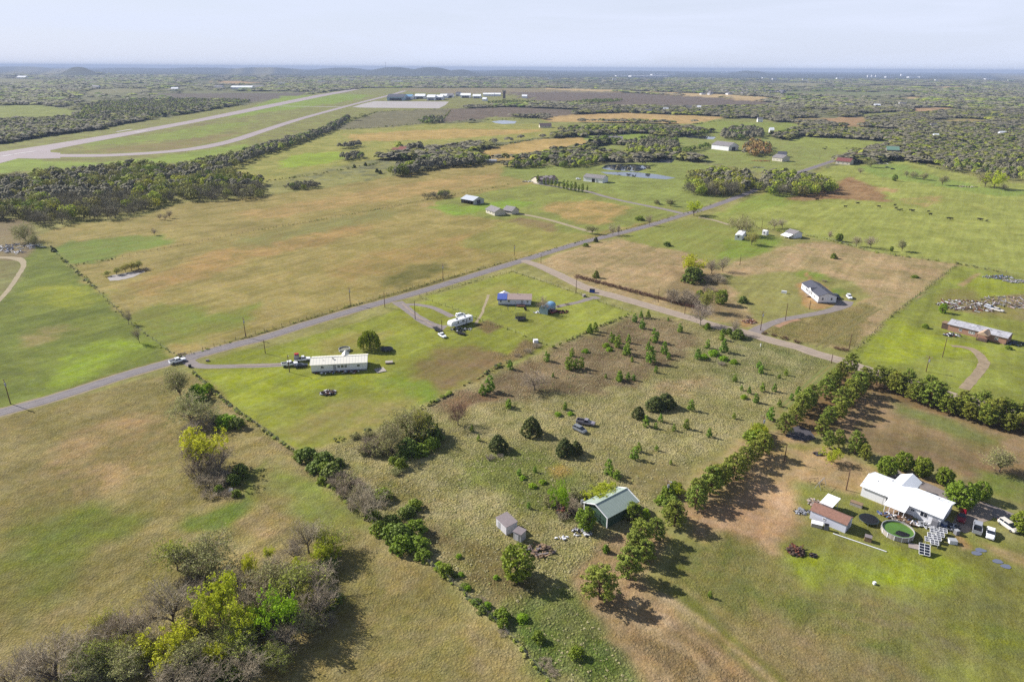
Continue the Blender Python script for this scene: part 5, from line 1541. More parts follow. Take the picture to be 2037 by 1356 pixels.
def window(root, x, z, w, h, side, L, Wd, fm=TRIM, lab=None):
    t = .06
    def pt(u, v, o):
        return {'front': (u, -o, v), 'back': (u, Wd + o, v), 'left': (-o, u, v), 'right': (L + o, u, v)}[side]
    f = MB()
    def bar(u0, u1, v0, v1, o):
        a = pt(u0, v0, 0.004); b = pt(u1, v1, o)
        c = [(a[i] + b[i]) / 2 for i in range(3)]; s = [abs(a[i] - b[i]) for i in range(3)]
        f.box(c, s)
    bar(x - w/2 - .09, x - w/2, z - .09, z + h + .09, .06); bar(x + w/2, x + w/2 + .09, z - .09, z + h + .09, .06)
    bar(x - w/2, x + w/2, z + h, z + h + .09, .06); bar(x - w/2, x + w/2, z - .09, z, .07)
    bar(x - .03, x + .03, z, z + h, .05)
    fo = f.build('window', fm, root)
    g_ = MB(); a = pt(x - w/2, z, .01); b = pt(x + w/2, z + h, .03)
    g_.box([(a[i] + b[i]) / 2 for i in range(3)], [abs(a[i] - b[i]) for i in range(3)])
    g_.build('pane', GLASS, fo)

def door(root, x, w, h, side, L, Wd, m, name='door', z=.25):
    f = MB()
    def pt(u, v, o):
        return {'front': (u, -o, v), 'back': (u, Wd + o, v), 'left': (-o, u, v), 'right': (L + o, u, v)}[side]
    a = pt(x - w/2, z, .005); b = pt(x + w/2, z + h, .07)
    f.box([(a[i] + b[i]) / 2 for i in range(3)], [abs(a[i] - b[i]) for i in range(3)])
    d = f.build(name, m, root)
    if name == 'door':
        k = MB(); q = pt(x + w * .35, z + h * .45, .10); k.box(q, (.08, .08, .08)); k.build('handle', STEEL, d)
    return d

def house(name, label, cat, p0, p1, Wd, wh, rise, wm, rm, ridge='x', over=.4, skirt=None, trim=None, open_front=False, z0=0.0, L=None, flip=False, group=None):
    a, rz, L0 = frame_of(p0, p1)
    L = L or L0
    root = empty(name, (a[0], a[1], 0), rz, label, cat, group)
    b = .55 if skirt else 0
    s = -1 if flip else 1
    w = MB()
    y1 = Wd * s
    def wq(*p, mi=0): w.poly(p, mi)
    lo, hi = b, wh
    if ridge == 'x':
        wq((0, y1, lo), (0, 0, lo), (0, 0, hi), (0, y1 / 2, hi + rise), (0, y1, hi))
        wq((L, 0, lo), (L, y1, lo), (L, y1, hi), (L, y1 / 2, hi + rise), (L, 0, hi))
        if not open_front: wq((0, 0, lo), (L, 0, lo), (L, 0, hi), (0, 0, hi))
        wq((L, y1, lo), (0, y1, lo), (0, y1, hi), (L, y1, hi))
    else:
        if not open_front: wq((0, 0, lo), (L, 0, lo), (L, 0, hi), (L / 2, 0, hi + rise), (0, 0, hi))
        wq((L, y1, lo), (0, y1, lo), (0, y1, hi), (L / 2, y1, hi + rise), (L, y1, hi))
        wq((0, y1, lo), (0, 0, lo), (0, 0, hi), (0, y1, hi)); wq((L, 0, lo), (L, y1, lo), (L, y1, hi), (L, 0, hi))
    w.build('wall', wm, root)
    if skirt:
        k = MB(); k.box((L / 2, y1 / 2, b / 2), (L - .06, Wd - .06, b)); k.build('skirting', skirt, root)
    r = MB(); t = .12
    half = (Wd if ridge == 'x' else L) / 2
    sl = rise / half
    o = over
    e = hi - o * sl
    up = .03
    if ridge == 'x':
        prof = [(-o, e + up), (half, hi + rise + up), (Wd + o, e + up), (Wd + o, e + up + t), (half, hi + rise + up + t), (-o, e + up + t)]
        prof = [(x * s, z) for x, z in prof]
        k = len(r.v); n = 6
        for x in (-o, L + o):
            for y_, z_ in prof: r.v.append((x, y_, z_))
    else:
        prof = [(-o, e + up), (half, hi + rise + up), (L + o, e + up), (L + o, e + up + t), (half, hi + rise + up + t), (-o, e + up + t)]
        n = 6; k = 0
        for y_ in (-o * s, (Wd + o) * s):
            for x, z_ in prof: r.v.append((x, y_, z_))
    for i in range(n):
        j = (i + 1) % n
        r.f.append((k + i, k + j, k + n + j, k + n + i)); r.m.append(0)
    r.f.append((0, 1, 4, 5)); r.m.append(0); r.f.append((1, 2, 3, 4)); r.m.append(0)
    r.f.append((6, 7, 10, 11)); r.m.append(0); r.f.append((7, 8, 9, 10)); r.m.append(0)
    ro = r.build('roof', rm, root)
    if trim is not None:
        q = MB()
        zt = hi + rise + up + t + .02
        if ridge == 'y':
            for y_ in ((-o) * s, (Wd + o) * s):
                q.tube((-o, y_, e + up + t), (half, y_, zt), .12, n=4); q.tube((half, y_, zt), (L + o, y_, e + up + t), .12, n=4)
            for x in (0, L):
                c_ = MB(); c_.box((x, 0, wh / 2), (.22, .22, wh)); c_.build('corner_trim', trim, root)
        else:
            for x in (-o, L + o):
                q.tube((x, -o * s, e + up + t), (x, half * s, zt), .12, n=4); q.tube((x, half * s, zt), (x, (Wd + o) * s, e + up + t), .12, n=4)
            for y_ in (0, y1):
                for x in (0, L): q.box((x, y_, wh / 2), (.22, .22, wh))
        q.build('edge_trim', trim, root)
    if rm in (CREAM, WROOF, GREYR, ALUM) and ridge == 'x' and L < 45:
        q = MB(); n_ = max(3, int(L / 1.0))
        for i in range(n_ + 1):
            x = -o + .1 + i * (L + 2 * o - .2) / n_
            for ya, za, yb, zb in ((-o, e, half, hi + rise), (Wd + o, e, half, hi + rise)):
                q.tube((x, ya * s, za + up + t), (x, yb * s, zb + up + t), .028, n=3, caps=False)
        q.tube((-o, half * s, hi + rise + up + t + .02), (L + o, half * s, hi + rise + up + t + .02), .09, n=4)
        sm_ = q.build('roof_seams', LGREY if rm is not WROOF else TRIM, ro); sm_['kind'] = 'stuff'
    return root, L, ro

def vent(ro, x, y, z, h=.5, r=.09, m=STEEL):
    q = MB(); q.tube((x, y, z), (x, y, z + h), r, n=6); q.tube((x, y, z + h), (x, y, z + h + .12), r * 1.7, n=6); q.build('vent_pipe', m, ro)

# 1 long cream-roofed trailer home in the yard
h, L, ro = house('mobile_home', 'long white trailer home with cream metal roof in the mown yard', 'house', (620,742), (730,736), 7.4, 3.1, 1.0, WHITE, CREAM, skirt=SKIRT)
for x in (L*.495, L*.56, L*.62): window(h, x, 1.5, .8, 1.0, 'front', L, 7.4)
for x in (L*.2, L*.85): window(h, x, 1.6, .9, .8, 'front', L, 7.4)
door(h, L*.42, .95, 2.0, 'front', L, 7.4, LGREY, z=.7)
vent(ro, L*.39, 2.4, 3.6, .7, .16, BLACK); vent(ro, L*.22, 2.0, 3.5, .3)
q = MB()
q.v += [(L*.52, 7.2, 3.05), (L*.66, 7.2, 3.05), (L*.66, 9.6, 3.05), (L*.52, 9.6, 3.05), (L*.59, 4.2, 4.3), (L*.59, 9.6, 4.3)]
for f_ in ((0, 3, 5, 4), (1, 4, 5, 2), (3, 2, 5), (0, 1, 2, 3)): q.f.append(f_); q.m.append(0)
q.build('porch_roof', CREAM, h)
q = MB()
for x in (L*.53, L*.65): q.box((x, 9.4, 1.5), (.14, .14, 3.0))
q.build('porch_post', TRIM, h)

# 2 blue-tarped home
h, L, ro = house('mobile_home', 'pale lavender home with a blue tarpaulin over one end of its pinkish roof', 'house', (991,606.5), (1056,608), 7.0, 2.9, 1.5, LAV, BROOF, skirt=SKIRT)
for x, w_, hh in ((L*.06+.3, .7, .9), (L*.33, .9, 1.1), (L*.52, .5, .5), (L*.9, .8, 1.0)): window(h, x, 1.4, w_, hh, 'front', L, 7.0)
door(h, L*.73, .95, 2.0, 'front', L, 7.0, LGREY, z=.7)
sl = 1.5 / 3.5
q = MB(); q.poly([(-.42, -.45, 2.9 - .45*sl + .22), (L*.27, -.45, 2.9 - .45*sl + .22), (L*.27, 3.3, 2.9 + 3.3*sl + .20), (-.42, 3.3, 2.9 + 3.3*sl + .20)])
q.poly([(-.42, -.48, 2.9 - .45*sl + .22), (-.42, -.48, 2.35), (L*.27, -.48, 2.45), (L*.27, -.48, 2.9 - .45*sl + .22)])
q.build('roof_tarpaulin', BTARP, ro)
vent(ro, L*.58, 3.2, 4.3, .7, .08)
d_ = MB(); d_.box((L*.7, -1.3, .5), (4.0, 2.2, .12))
for x in (-1.9, -.6, .6, 1.9):
    d_.box((L*.7 + x, -2.35, .7), (.1, .1, 1.4))
d_.box((L*.7, -2.35, 1.35), (4.0, .08, .1)); d_.box((L*.7, -2.35, .95), (4.0, .06, .08))
d_.build('deck', mat('red_stained_deck', (150,110,100), .8, noise=.2), h)
q = MB(); q.box((L*.15, 8.2, 1.35), (4.4, 2.4, 2.7)); q.prism([(L*.15-2.5, 2.7), (L*.15+2.5, 2.7), (L*.15, 3.9)], 7.0, 9.6); q.build('rear_gable', LAV, h)

# 3 blue barrel-roofed garage, open at the front
a, rz, L = frame_of((1072.5,623.5), (1089.5,626.5))
Ln = 8.2
root = empty('metal_garage', (a[0], a[1], 0), rz, 'small blue barrel-roofed metal garage with an open side', 'garage')
arc = [(L/2 - (L/2) * math.cos(math.pi * i / 8) * 1.0, 2.2 + 1.25 * math.sin(math.pi * i / 8)) for i in range(9)]
q = MB(); q.poly([(x, 0, z) for x, z in [(0, 0)] + arc + [(L, 0)]]); q.poly([(x, Ln, z) for x, z in [(L, 0)] + arc[::-1] + [(0, 0)]])
q.poly([(0, Ln, 0), (0, 0, 0), (0, 0, 2.2), (0, Ln, 2.2)]); q.poly([(L, Ln*.45, 0), (L, Ln, 0), (L, Ln, 2.2), (L, Ln*.45, 2.2)])
q.build('wall', BLUEW, root)
q = MB(); o1 = [(x, z + .04) for x, z in arc]; o2 = [(x, z + .16) for x, z in arc]
q.prism(o1 + o2[::-1], -.25, Ln + .25); q.build('roof', BLUER, root)
q = MB()
for y_ in (.1, Ln*.22): q.box((L, y_, 1.1), (.12, .12, 2.2))
q.build('post', STEEL, root)

# 4 white house with slate roof
h, L, ro = house('white_house', 'long white house with dark slate-coloured roof on fresh red dirt', 'house', (1593.5,575.5), (1626.4,603), 8.2, 3.3, 1.5, WHITE, SLATE, skirt=SKIRT, over=.3)
for x in (L*.08, L*.3, L*.38, L*.52, L*.6, L*.8): window(h, x, 1.5, .9, 1.2, 'front', L, 8.2, GREYW)
for x in (2.0, 6.0): window(h, x, 1.6, .55, 1.0, 'right', L, 8.2, LGREY)
door(h, L*.45, 1.0, 2.1, 'front', L, 8.2, LGREY, z=.75)
q = MB(); q.v += [(L*.42, -.42, 3.25), (L*.64, -.42, 3.25), (L*.53, -.42, 4.5), (L*.53, 3.2, 4.62)]
for f_ in ((0, 2, 3), (1, 3, 2)): q.f.append(f_); q.m.append(0)
q.build('dormer_roof', SLATE, ro)
q = MB(); q.v += [(L*.43, -.40, 3.2), (L*.63, -.40, 3.2), (L*.53, -.40, 4.42)]; q.f.append((0, 1, 2)); q.m.append(0); q.build('dormer_gable', WHITE, ro)
for x, y_ in ((L*.5, 5.2), (L*.62, 5.6), (L*.45, 5.6)): vent(ro, x, y_, 4.2, .3)
q = MB(); q.box((L*.56, -.8, .3), (1.6, 1.4, .6)); q.box((L*.56, -1.7, .15), (1.6, .5, .3)); q.build('front_steps', WOOD_, h)

# 5 tan brick house with worn silver roof
h, L, ro = house('brick_house', 'long tan brick house with patched silver metal roof', 'house', (1884.5,657), (1999.5,685.5), 7.0, 2.9, 1.1, BRICK, ALUM, over=.5)
for x in (L*.22, L*.38, L*.42, L*.455, L*.84): window(h, x, 1.1, .55 if .35 < x / L < .47 else .9, .9, 'front', L, 7.0)
q = MB()
rr = np.random.default_rng(5)
for i in range(9):
    x = rr.uniform(.5, L - .5); y_ = rr.uniform(0.1, 2.6)
    z_ = 2.9 + y_ * 1.1 / 3.5 + .18; w_ = rr.uniform(.4, 1.6); d2 = rr.uniform(.3, .6)
    q.poly([(x, y_, z_), (x + w_, y_ + .02, z_), (x + w_, y_ + d2, z_ + d2 * 1.1 / 3.5), (x, y_ + d2, z_ + d2 * 1.1 / 3.5)])
q.build('roof_patches', SKIRT, ro)
pw = L*.17; px_ = L*.56
q = MB(); q.v += [(px_ - .3, -3.6, 2.7), (px_ + pw + .3, -3.6, 2.7), (px_ + pw + .3, .6, 2.9), (px_ - .3, .6, 2.9), (px_ + pw/2, -3.6, 4.0), (px_ + pw/2, 2.2, 4.1)]
for f_ in ((0, 4, 5, 3), (1, 2, 5, 4), (0, 1, 4)): q.f.append(f_); q.m.append(0)
q.build('porch_roof', mat('tan_porch_roof', (214,184,156), .8, noise=.1), h)
q = MB()
for x in (px_, px_ + pw): q.box((x, -3.3, 1.35), (.16, .16, 2.7))
q.box((px_ + pw*.5, -1.7, .2), (pw, 3.2, .4)); q.build('porch_deck', DWOOD, h)
q = MB(); q.box((-1.4, 2.4, 1.2), (2.6, 3.2, 2.4)); q.build('side_lean_to', DWOOD, h)
q = MB(); q.box((-1.5, 2.4, 2.5), (3.1, 3.6, .12)); q.build('lean_to_roof', WOOD_, h)

# 6 long white house with white metal roof, lower right
h, L, ro = house('white_house', 'long white house with white metal roof beside the round pool', 'house', (1711.5,985), (1867.5,1049), 8.6, 2.9, 1.3, WHITE, WROOF, over=.45)
window(h, L*.355, 1.1, 1.1, 1.1, 'front', L, 8.6); window(h, L*.80, 1.2, 1.5, 1.2, 'front', L, 8.6); window(h, L*.665, 1.5, .7, .6, 'front', L, 8.6)
door(h, L*.93, .9, 2.0, 'front', L, 8.6, LGREY, z=.2); door(h, 4.3, .95, 2.0, 'right', L, 8.6, LGREY, z=.2)
sl = 1.3 / 4.3
x0, x1 = L*.36, L*.62
q = MB(); q.box(((x0+x1)/2, -1.75, 2.9 - 1.75*sl + .12), (x1 - x0, 3.0, .12), M=Matrix.Rotation(math.atan(sl), 3, 'X')); q.build('porch_roof', WROOF, h)
q = MB()
for i in range(5): q.box((x0 + .2 + i * (x1 - x0 - .4) / 4, -3.0, 1.1), (.12, .12, 2.2))
q.build('porch_posts', TRIM, h)
q = MB(); q.box(((x0+x1)/2 + .8, -1.9, .35), (x1 - x0 + 1.0, 3.2, .12)); q.box((x1 + .6, -3.6, .35), (3.0, 1.8, .12)); q.build('porch_deck', WOOD_, h)
q = MB()
for i in range(9): q.box((x1 - .8 + i*.36, -4.5, .8), (.07, .07, .9))
q.box((x1 + .6, -4.5, 1.25), (3.0, .07, .07)); q.build('deck_railing', WOOD_, h)
q = MB(); xm = L*.40
q.v += [(xm - 2.6, 6.0, 2.95), (xm + 2.6, 6.0, 2.95), (xm + 2.6, 12.6, 2.95), (xm - 2.6, 12.6, 2.95), (xm, 5.0, 4.25), (xm, 12.9, 4.25)]
for f_ in ((0, 3, 5, 4), (1, 4, 5, 2)): q.f.append(f_); q.m.append(0)
q.build('rear_wing_roof', WROOF, h)
q = MB(); q.box((xm, 10.4, 1.4), (4.6, 3.8, 2.8)); q.prism([(xm - 2.3, 2.8), (xm + 2.3, 2.8), (xm, 4.1)], 12.25, 12.3); q.build('rear_wing', WHITE, h)
for x, y_ in ((L*.13, 3.0), (L*.86, 5.8), (L*.27, 6)): vent(ro, x, y_, 3.7, .4)
an = MB(); an.tube((L*.30, -.5, 0), (L*.30, -.5, 6.4), .04, n=4)
for z_ in (5.9, 6.2): an.tube((L*.30 - .9, -.5, z_), (L*.30 + .9, -.5, z_), .03, n=4)
an.build('antenna_mast', STEEL, h)
sv = MB(); sv.box((L - .9, -.55, .9), (1.3, .9, 1.8)); sv.build('utility_closet', SKIRT, h)

# 7 shed with brown shingle roof; 8 flat-roofed white carport
h, L, ro = house('storage_shed', 'long narrow shed with brown shingle roof beside the trampoline', 'shed', (1610,1030), (1680.5,1060), 3.9, 2.3, 1.0, LAV, RROOF, over=.2)
door(h, 1.9, 1.6, 1.9, 'right', L, 3.9, LGREY, z=.1); window(h, L*.4, 1.2, .45, .45, 'front', L, 3.9)
a, rz, L = frame_of((1630,1017), (1651,1026))
root = empty('white_carport', (a[0], a[1], 0), rz, 'white flat-roofed carport behind the brown-roofed shed', 'carport')
q = MB(); q.box((L/2, 2.2, 2.75), (L + .5, 4.8, .16), M=Matrix.Rotation(.05, 3, 'X')); q.build('roof', WROOF, root)
q = MB(); q.box((L/2, .02, 1.95), (L, .08, 1.5)); q.box((.03, 2.2, 1.35), (.08, 4.3, 2.7)); q.build('wall', WHITE, root)
for x, y_ in ((0.1, 0.1), (L - .1, .1), (.1, 4.3), (L - .1, 4.3)):
    q = MB(); q.box((x, y_, 1.3), (.12, .12, 2.6)); q.build('post', TRIM, root)

# 9 green metal shop
a, rz, L = frame_of((1162,1020), (1207,1050))
b2 = G(1268.5,1019)[:2] - G(1207,1050)[:2]
h, L, ro = house('metal_shop', 'green metal shop with white-edged roof on the overgrown lot', 'workshop', (1162,1020), (1207,1050), float(np.linalg.norm(b2)), 3.0, 1.5, GWALL, GROOF, ridge='y', over=.35, trim=TRIM)
Wd = float(np.linalg.norm(b2))
q = MB()
zt = 4.5 + .18
q.tube((L/2, -.35, zt + .02), (L/2, Wd + .35, zt + .02), .10, n=4); q.build('ridge_cap', GROOF, ro)
door(h, L*.5, 3.0, 2.6, 'front', L, Wd, GWALL, name='roll_up_door', z=.02)
q = MB()
n_ = int(Wd / .75)
for s_ in (0, 1):
    for i in range(1, n_):
        y_ = i * Wd / n_
        if s_ == 0: q.tube((-.35, y_, 3.0 - .35*1.5/(L/2) + .165), (L/2, y_, zt - .01), .025, n=3)
        else: q.tube((L + .35, y_, 3.0 - .35*1.5/(L/2) + .165), (L/2, y_, zt - .01), .025, n=3)
q.build('roof_ribs', GROOF, ro)

# 10-11 the two small sheds on the lot
def boxshed(label, p0, p1, w_, hh, wm, rm, slope=.12, cat='shed'):
    a, rz, L = frame_of(p0, p1)
    root = empty('garden_shed', (a[0], a[1], 0), rz, label, cat)
    q = MB()
    z1, z2 = hh, hh + slope * w_
    for p in ([(0,0,0),(L,0,0),(L,0,z1),(0,0,z1)], [(L,0,0),(L,w_,0),(L,w_,z2),(L,0,z1)], [(L,w_,0),(0,w_,0),(0,w_,z2),(L,w_,z2)], [(0,w_,0),(0,0,0),(0,0,z1),(0,w_,z2)]): q.poly(p)
    q.build('wall', wm, root)
    r = MB(); r.box((L/2, w_/2, (z1+z2)/2 + .09), (L + .3, w_ + .3, .1), M=Matrix.Rotation(math.atan(slope), 3, 'X')); r.build('roof', rm, root)
    return root, L
h, L = boxshed('larger of the two small sheds, dirty white walls under a grey-brown roof', (987,1045), (1007,1064.5), 3.0, 2.2, SHED, SHEDR)
door(h, L*.3, .9, 1.8, 'front', L, 3.0, LGREY, z=.05)
h, L = boxshed('smaller grey shed next to the lumber pile', (1021,1072), (1036,1079), 2.0, 2.1, GREYW, SHEDR, .06)
door(h, L*.5, .8, 1.7, 'front', L, 2.0, SHED, z=.05)

# ---- farther houses and barns
def far_house(label, p0, p1, w_, wh, rise, wm, rm, cat='house', name='farm_house', ridge='x', wins=3, of=False, over=.5):
    h, L, ro = house(name, label, cat, p0, p1, w_, wh, rise, wm, rm, ridge=ridge, open_front=of, over=over)
    if not of:
        for i in range(wins): window(h, L * (i + .6) / (wins + .2), 1.1, 1.0, 1.1, 'front', L, w_)
    return h, L, ro
h, L, ro = far_house('grey-roofed meadow barn with an open front', (917.5,403.5), (941,408), 12, 3.4, 2.2, GREYW, mat('pale_barn_roof', (196,202,210), .45, k=.8), 'barn', 'barn', of=True)
q = MB()
for i in range(5): q.box((L * i / 4, 0.1, 1.7), (.25, .25, 3.4))
q.build('post', DWOOD, h); door(h, 6, 4, 3, 'right', L, 12, SLATE, name='barn_door')
far_house('small grey-roofed house under a leafless tree by the farm drive', (966.5,423), (984,429.5), 9, 2.8, 2.2, BEIGE, GREYR)
far_house('second grey roof behind the tree at the end of the farm drive', (1001,424), (1018,427), 8, 2.6, 2.4, BEIGE, GREYR)
h, L, ro = far_house('house with patched brown roof behind the columnar trees', (1072,366.5), (1110,364), 16, 2.8, 3.2, BEIGE, DGREYR, wins=4)
q = MB()
for i, (x, y_) in enumerate(((.15, 2), (.34, 4.5), (.5, 5.5), (.62, 3), (.72, 5))):
    z_ = 2.8 + y_ * .4 + .22; q.poly([(L*x, y_, z_), (L*x + 3, y_, z_), (L*x + 3, y_ + 2.5, z_ + 1.0), (L*x, y_ + 2.5, z_ + 1.0)])
q.build('roof_patches', mat('pale_roof_patch', (206,192,190), .8), ro)
h, L, ro = far_house('long grey-roofed workshop with white front above the pond drive', (1160.5,360.5), (1198.5,364.5), 11, 4.2, 2.2, WHITE, GREYR, 'workshop', 'workshop', wins=0)
door(h, L*.52, 3.2, 3.2, 'front', L, 11, BLACK, name='bay_door', z=.02); door(h, L*.72, 2.0, 2.6, 'front', L, 11, LGREY, name='bay_door', z=.02)
h, L, ro = far_house('big grey-roofed white shop on the rise beyond the ponds', (1415,296.5), (1449,300.5), 20, 6, 4, WHITE, GREYR, 'workshop', 'workshop', wins=0)
door(h, L*.35, 5, 4.5, 'front', L, 20, TRIM, name='bay_door', z=.02); door(h, 10, 7, 4.5, 'right', L, 20, SLATE, name='bay_door', z=.02)
far_house('tan house with white gable near the road by the rusty implements', (1535.5,319.5), (1555.5,322), 14, 4, 3, BEIGE, GREYR)
far_house('red-roofed farm building at the roadside bend', (1662,326), (1690,328.5), 12, 3.6, 3, BEIGE, mat('maroon_roof', (150,92,88), .8), 'barn', 'barn')
far_house('low pinkish-roofed shed behind the red-roofed farm building', (1683,321), (1712,323), 10, 3, 2, WHITE, BROOF, 'shed', 'farm_shed')
far_house('roadside house with orange-brown roof and white walls', (1708,317), (1733,316), 12, 3.4, 3, WHITE, mat('orange_brown_roof', (176,112,92), .8))
far_house('two-storey stone house with green roof at the far bend', (1762,312), (1786,313), 15, 8.5, 3.5, mat('grey_stone_wall', (150,140,136), .9, noise=.15), mat('sage_roof', (130,168,150), .7), wins=4)
far_house('white house among trees above the ponds', (1210,281.5), (1238,282), 14, 3.6, 3.4, WHITE, GREYR)
far_house('white two-storey farmhouse with a red roof by leafless trees', (791,307), (805,308), 10, 6, 3, WHITE, mat('dull_red_roof', (158,92,80), .8))
far_house('small brown shed left of the red-roofed farmhouse', (779,302), (788,303), 8, 3, 2, DWOOD, RUST, 'shed', 'farm_shed', wins=1)
far_house('low brown-roofed house beyond the pond meadow', (1074,254.5), (1097,254.5), 18, 3.5, 4, BEIGE, DGREYR)
far_house('long narrow stock shelter at the meadow edge', (966,323.5), (987,324), 6, 2.4, 1, DIRTY, LGREY, 'shed', 'stock_shelter')
h, L, ro = far_house('long white single-wide trailer seen end-on by a spreading tree', (1461,477), (1475,478.5), 15.5, 3.0, .5, WHITE, WROOF, name='mobile_home', ridge='y', wins=0, over=.1)
window(h, L*.5, 1.5, 1.2, 1.3, 'front', L, 15.5)
h, L, ro = far_house('small white travel trailer between the trailer home and the white shed', (1515.5,467), (1524,468.5), 3.0, 2.7, .25, WHITE, WROOF, 'trailer', 'travel_trailer', wins=1, over=.05)
h, L, ro = far_house('white shed with grey gable roof and a low lean-to by the pasture fence', (1562,470), (1579,474.5), 7.0, 3.0, 1.4, WHITE, GREYR, 'shed', 'farm_shed', wins=0)
q = MB(); q.box((L*.45, -2.2, 1.9), (L*.95, 4.6, .1), M=Matrix.Rotation(.28, 3, 'X')); q.build('lean_to_roof', WROOF, h)
q = MB()
for x in (.3, L*.45, L*.9): q.box((x, -4.1, .65), (.1, .1, 1.3))
q.build('post', TRIM, h)
far_house('grey house with dark roof left of the tan house', (1546,312), (1562,313), 10, 3.2, 3, GREYW, SLATE)
for i, (x, y_, w_, l_) in enumerate(((1290,225.5,14,'white farm shed at the edge of the tan field'),(1324,223,12,'bright white barn above the tan field'),(1370,219,12,'low barn right of the bright white barn'),(1390,218.5,9,'small house at the top corner of the tan field'),
    (1512,243,12,'white farmhouse on the green rise'),(1535,265,10,'grey farmhouse behind the green tree'),(1857,257,14,'white barn in the eastern woods'),(1995,273,16,'white house deep in the eastern woods'),(1690,214,16,'long white building beyond the woods'),(1745,215,14,'pale building right of the long white one'),(1796,212,16,'white-roofed house beyond the brown woods'),
    (42,157,20,'white barn on the far left skyline field'),(189,176.5,16,'white barn in the far left valley'),(347,180.5,16,'pale house in the far valley'),(434,176,18,'white shed beside the orange field'),(480,177.5,50,'long pale warehouse beyond the runway'),(505,176.5,40,'second long pale warehouse beyond the runway'),(1862,278,12,'pale roof among the eastern trees'))):
    p = G(x, y_)
    d = math.hypot(p[0], p[1]); wpx = max(5, w_ * .5) * d / FPX * .9
    far_house(l_, (x - w_ * .42, y_), (x + w_ * .42, y_ + .12), max(8, wpx), 4 + d / 900, 2 + d / 900, WHITE, WROOF if i % 2 else GREYR, 'house' if 'house' in l_ else 'building', 'far_building', wins=2)
# hangars and tower at the airfield
for i, (x, y_, w_, dp, hh, rm) in enumerate(((787,200.5,34,60,10,SLATE),(812,198,14,30,8,BLUER),(835,196.8,20,30,8,WROOF),(857,200,16,30,9,WROOF),(873,199,14,30,8,WROOF),(881,195.5,14,30,7,WROOF),(893,194,18,24,7,GREYR),(910,191.5,8,20,8,SLATE),(926,195,20,30,8,WROOF),(948,196,16,30,7,WROOF),(972,191.5,22,16,6,WROOF),(988,191.5,16,16,6,WROOF),(963,201.5,8,14,6,WROOF),(1043,195.5,10,14,6,WROOF))):
    names = ('big dark-roofed open hangar at the left end of the airfield row','blue-roofed hangar next to the big dark one','third hangar of the airfield row, white','fourth hangar of the airfield row, white, nearer the apron','fifth hangar of the airfield row','sixth hangar of the airfield row, set back','grey hangar right of the middle of the airfield row','small dark hangar in the airfield row','wide white hangar right of the small dark one','white hangar fourth from the right of the row','long white hangar left of the control tower','shorter white hangar beside the control tower','small white shed on the airfield grass','small white building right of the control tower')
    h, L, ro = house('aircraft_hangar', names[i], 'hangar', (x - w_/2, y_), (x + w_/2, y_ + .1), dp * 2.2, hh * 1.15, hh * .7, WHITE if i else BLUEW, rm, over=.4)
    if i < 10: door(h, L/2, L*.7, hh*.75, 'front', L, dp, SKIRT if i % 2 else BLACK, name='hangar_door', z=.02)
p = G(1003, 196)
root = empty('control_tower', (p[0], p[1], 0), 0, 'brown control tower at the airfield', 'tower')
q = MB(); q.box((0, 0, 11), (9, 9, 22)); q.build('shaft', mat('brown_tower_wall', (128,104,96), .8), root)
q = MB(); q.box((0, 0, 24), (12, 12, 4), taper=1.12); q.build('cab', LGREY, root)
q = MB(); q.box((0, 0, 24.4), (12.9, 12.9, 2.2)); q.build('cab_windows', GLASS, root)
q = MB(); q.box((0, 0, 26.4), (15, 15, .8)); q.build('roof', BROOF, root)
p = G(768, 151)
root = empty('radio_mast', (p[0], p[1], 0), 0, 'thin lattice radio mast on the skyline', 'mast')
q = MB(); Hm = 60 + p[1] * 15 / FPX
for i in range(3):
    a = i * 2.094; q.tube((8 * math.cos(a), 8 * math.sin(a), 0), (1.5 * math.cos(a), 1.5 * math.sin(a), Hm), .9, n=3)
q.build('mast', LGREY, root)
# houses of the far subdivision and the town beyond
i = 0
for k in range(46):
    x = rng.uniform(1375, 1560); y_ = 187 + (x - 1375) * .006 + rng.uniform(-6, 1.5)
    p = G(x, y_)
    q = MB(); w_ = rng.uniform(14, 22); d_ = rng.uniform(12, 18); hh = 5
    q.box((0, 0, hh/2), (w_, d_, hh), mi=0); q.prism([(-w_/2 - 1, hh), (w_/2 + 1, hh), (0, hh + 4.5)], -d_/2, d_/2, mi=1)
    o = q.build('far_house', [BEIGE if k % 3 else WHITE, SLATE if k % 2 else GREYR]); o.location = (p[0], p[1], 0); o.rotation_euler = (0, 0, rng.random() * .6)
    tag(o, 'dark-roofed house in the distant subdivision beyond the tan strip', 'house', 'houses of the distant subdivision')
for k, (x, y_, w_, hh) in enumerate(((1290,154,70,10),(1318,151,42,14),(1246,153,40,7),(1728,155,6,26),(1736,154,6,24),(1746,154,10,16),(1768,155.5,14,10),(1796,152,9,26),(1815,156,18,10),(1836,155.5,18,10),(1670,158,12,8),(1440,146,10,12),(1448,145.5,5,22),(1030,146,3,26),(1047,146,3,26),(1095,160,8,10),(1222,161,8,10),(1862,164,6,12),(1520,158,8,10),(1540,160,8,10),(1600,162,8,10),(700,162,16,8),(790,166,20,8),(930,158,12,8),(1965,160,12,8),(2010,163,10,8),(640,166,12,8),(560,170,12,8))):
    p = G(x, y_); d = p[1]
    q = MB(); s_ = d / FPX
    q.box((0, 0, hh/2 + 2), (w_ * s_, max(12, w_ * s_ * .5), hh + 4)); q.box((0, 0, hh + 4.5), (w_ * s_ * 1.02, max(12, w_ * s_ * .52), 1))
    o = q.build('far_building', WHITE); o.location = (p[0], p[1], float(terrain(p[0], p[1])))
    tag(o, 'pale block on the skyline plain among far woods', 'building', 'pale buildings scattered over the far plain')

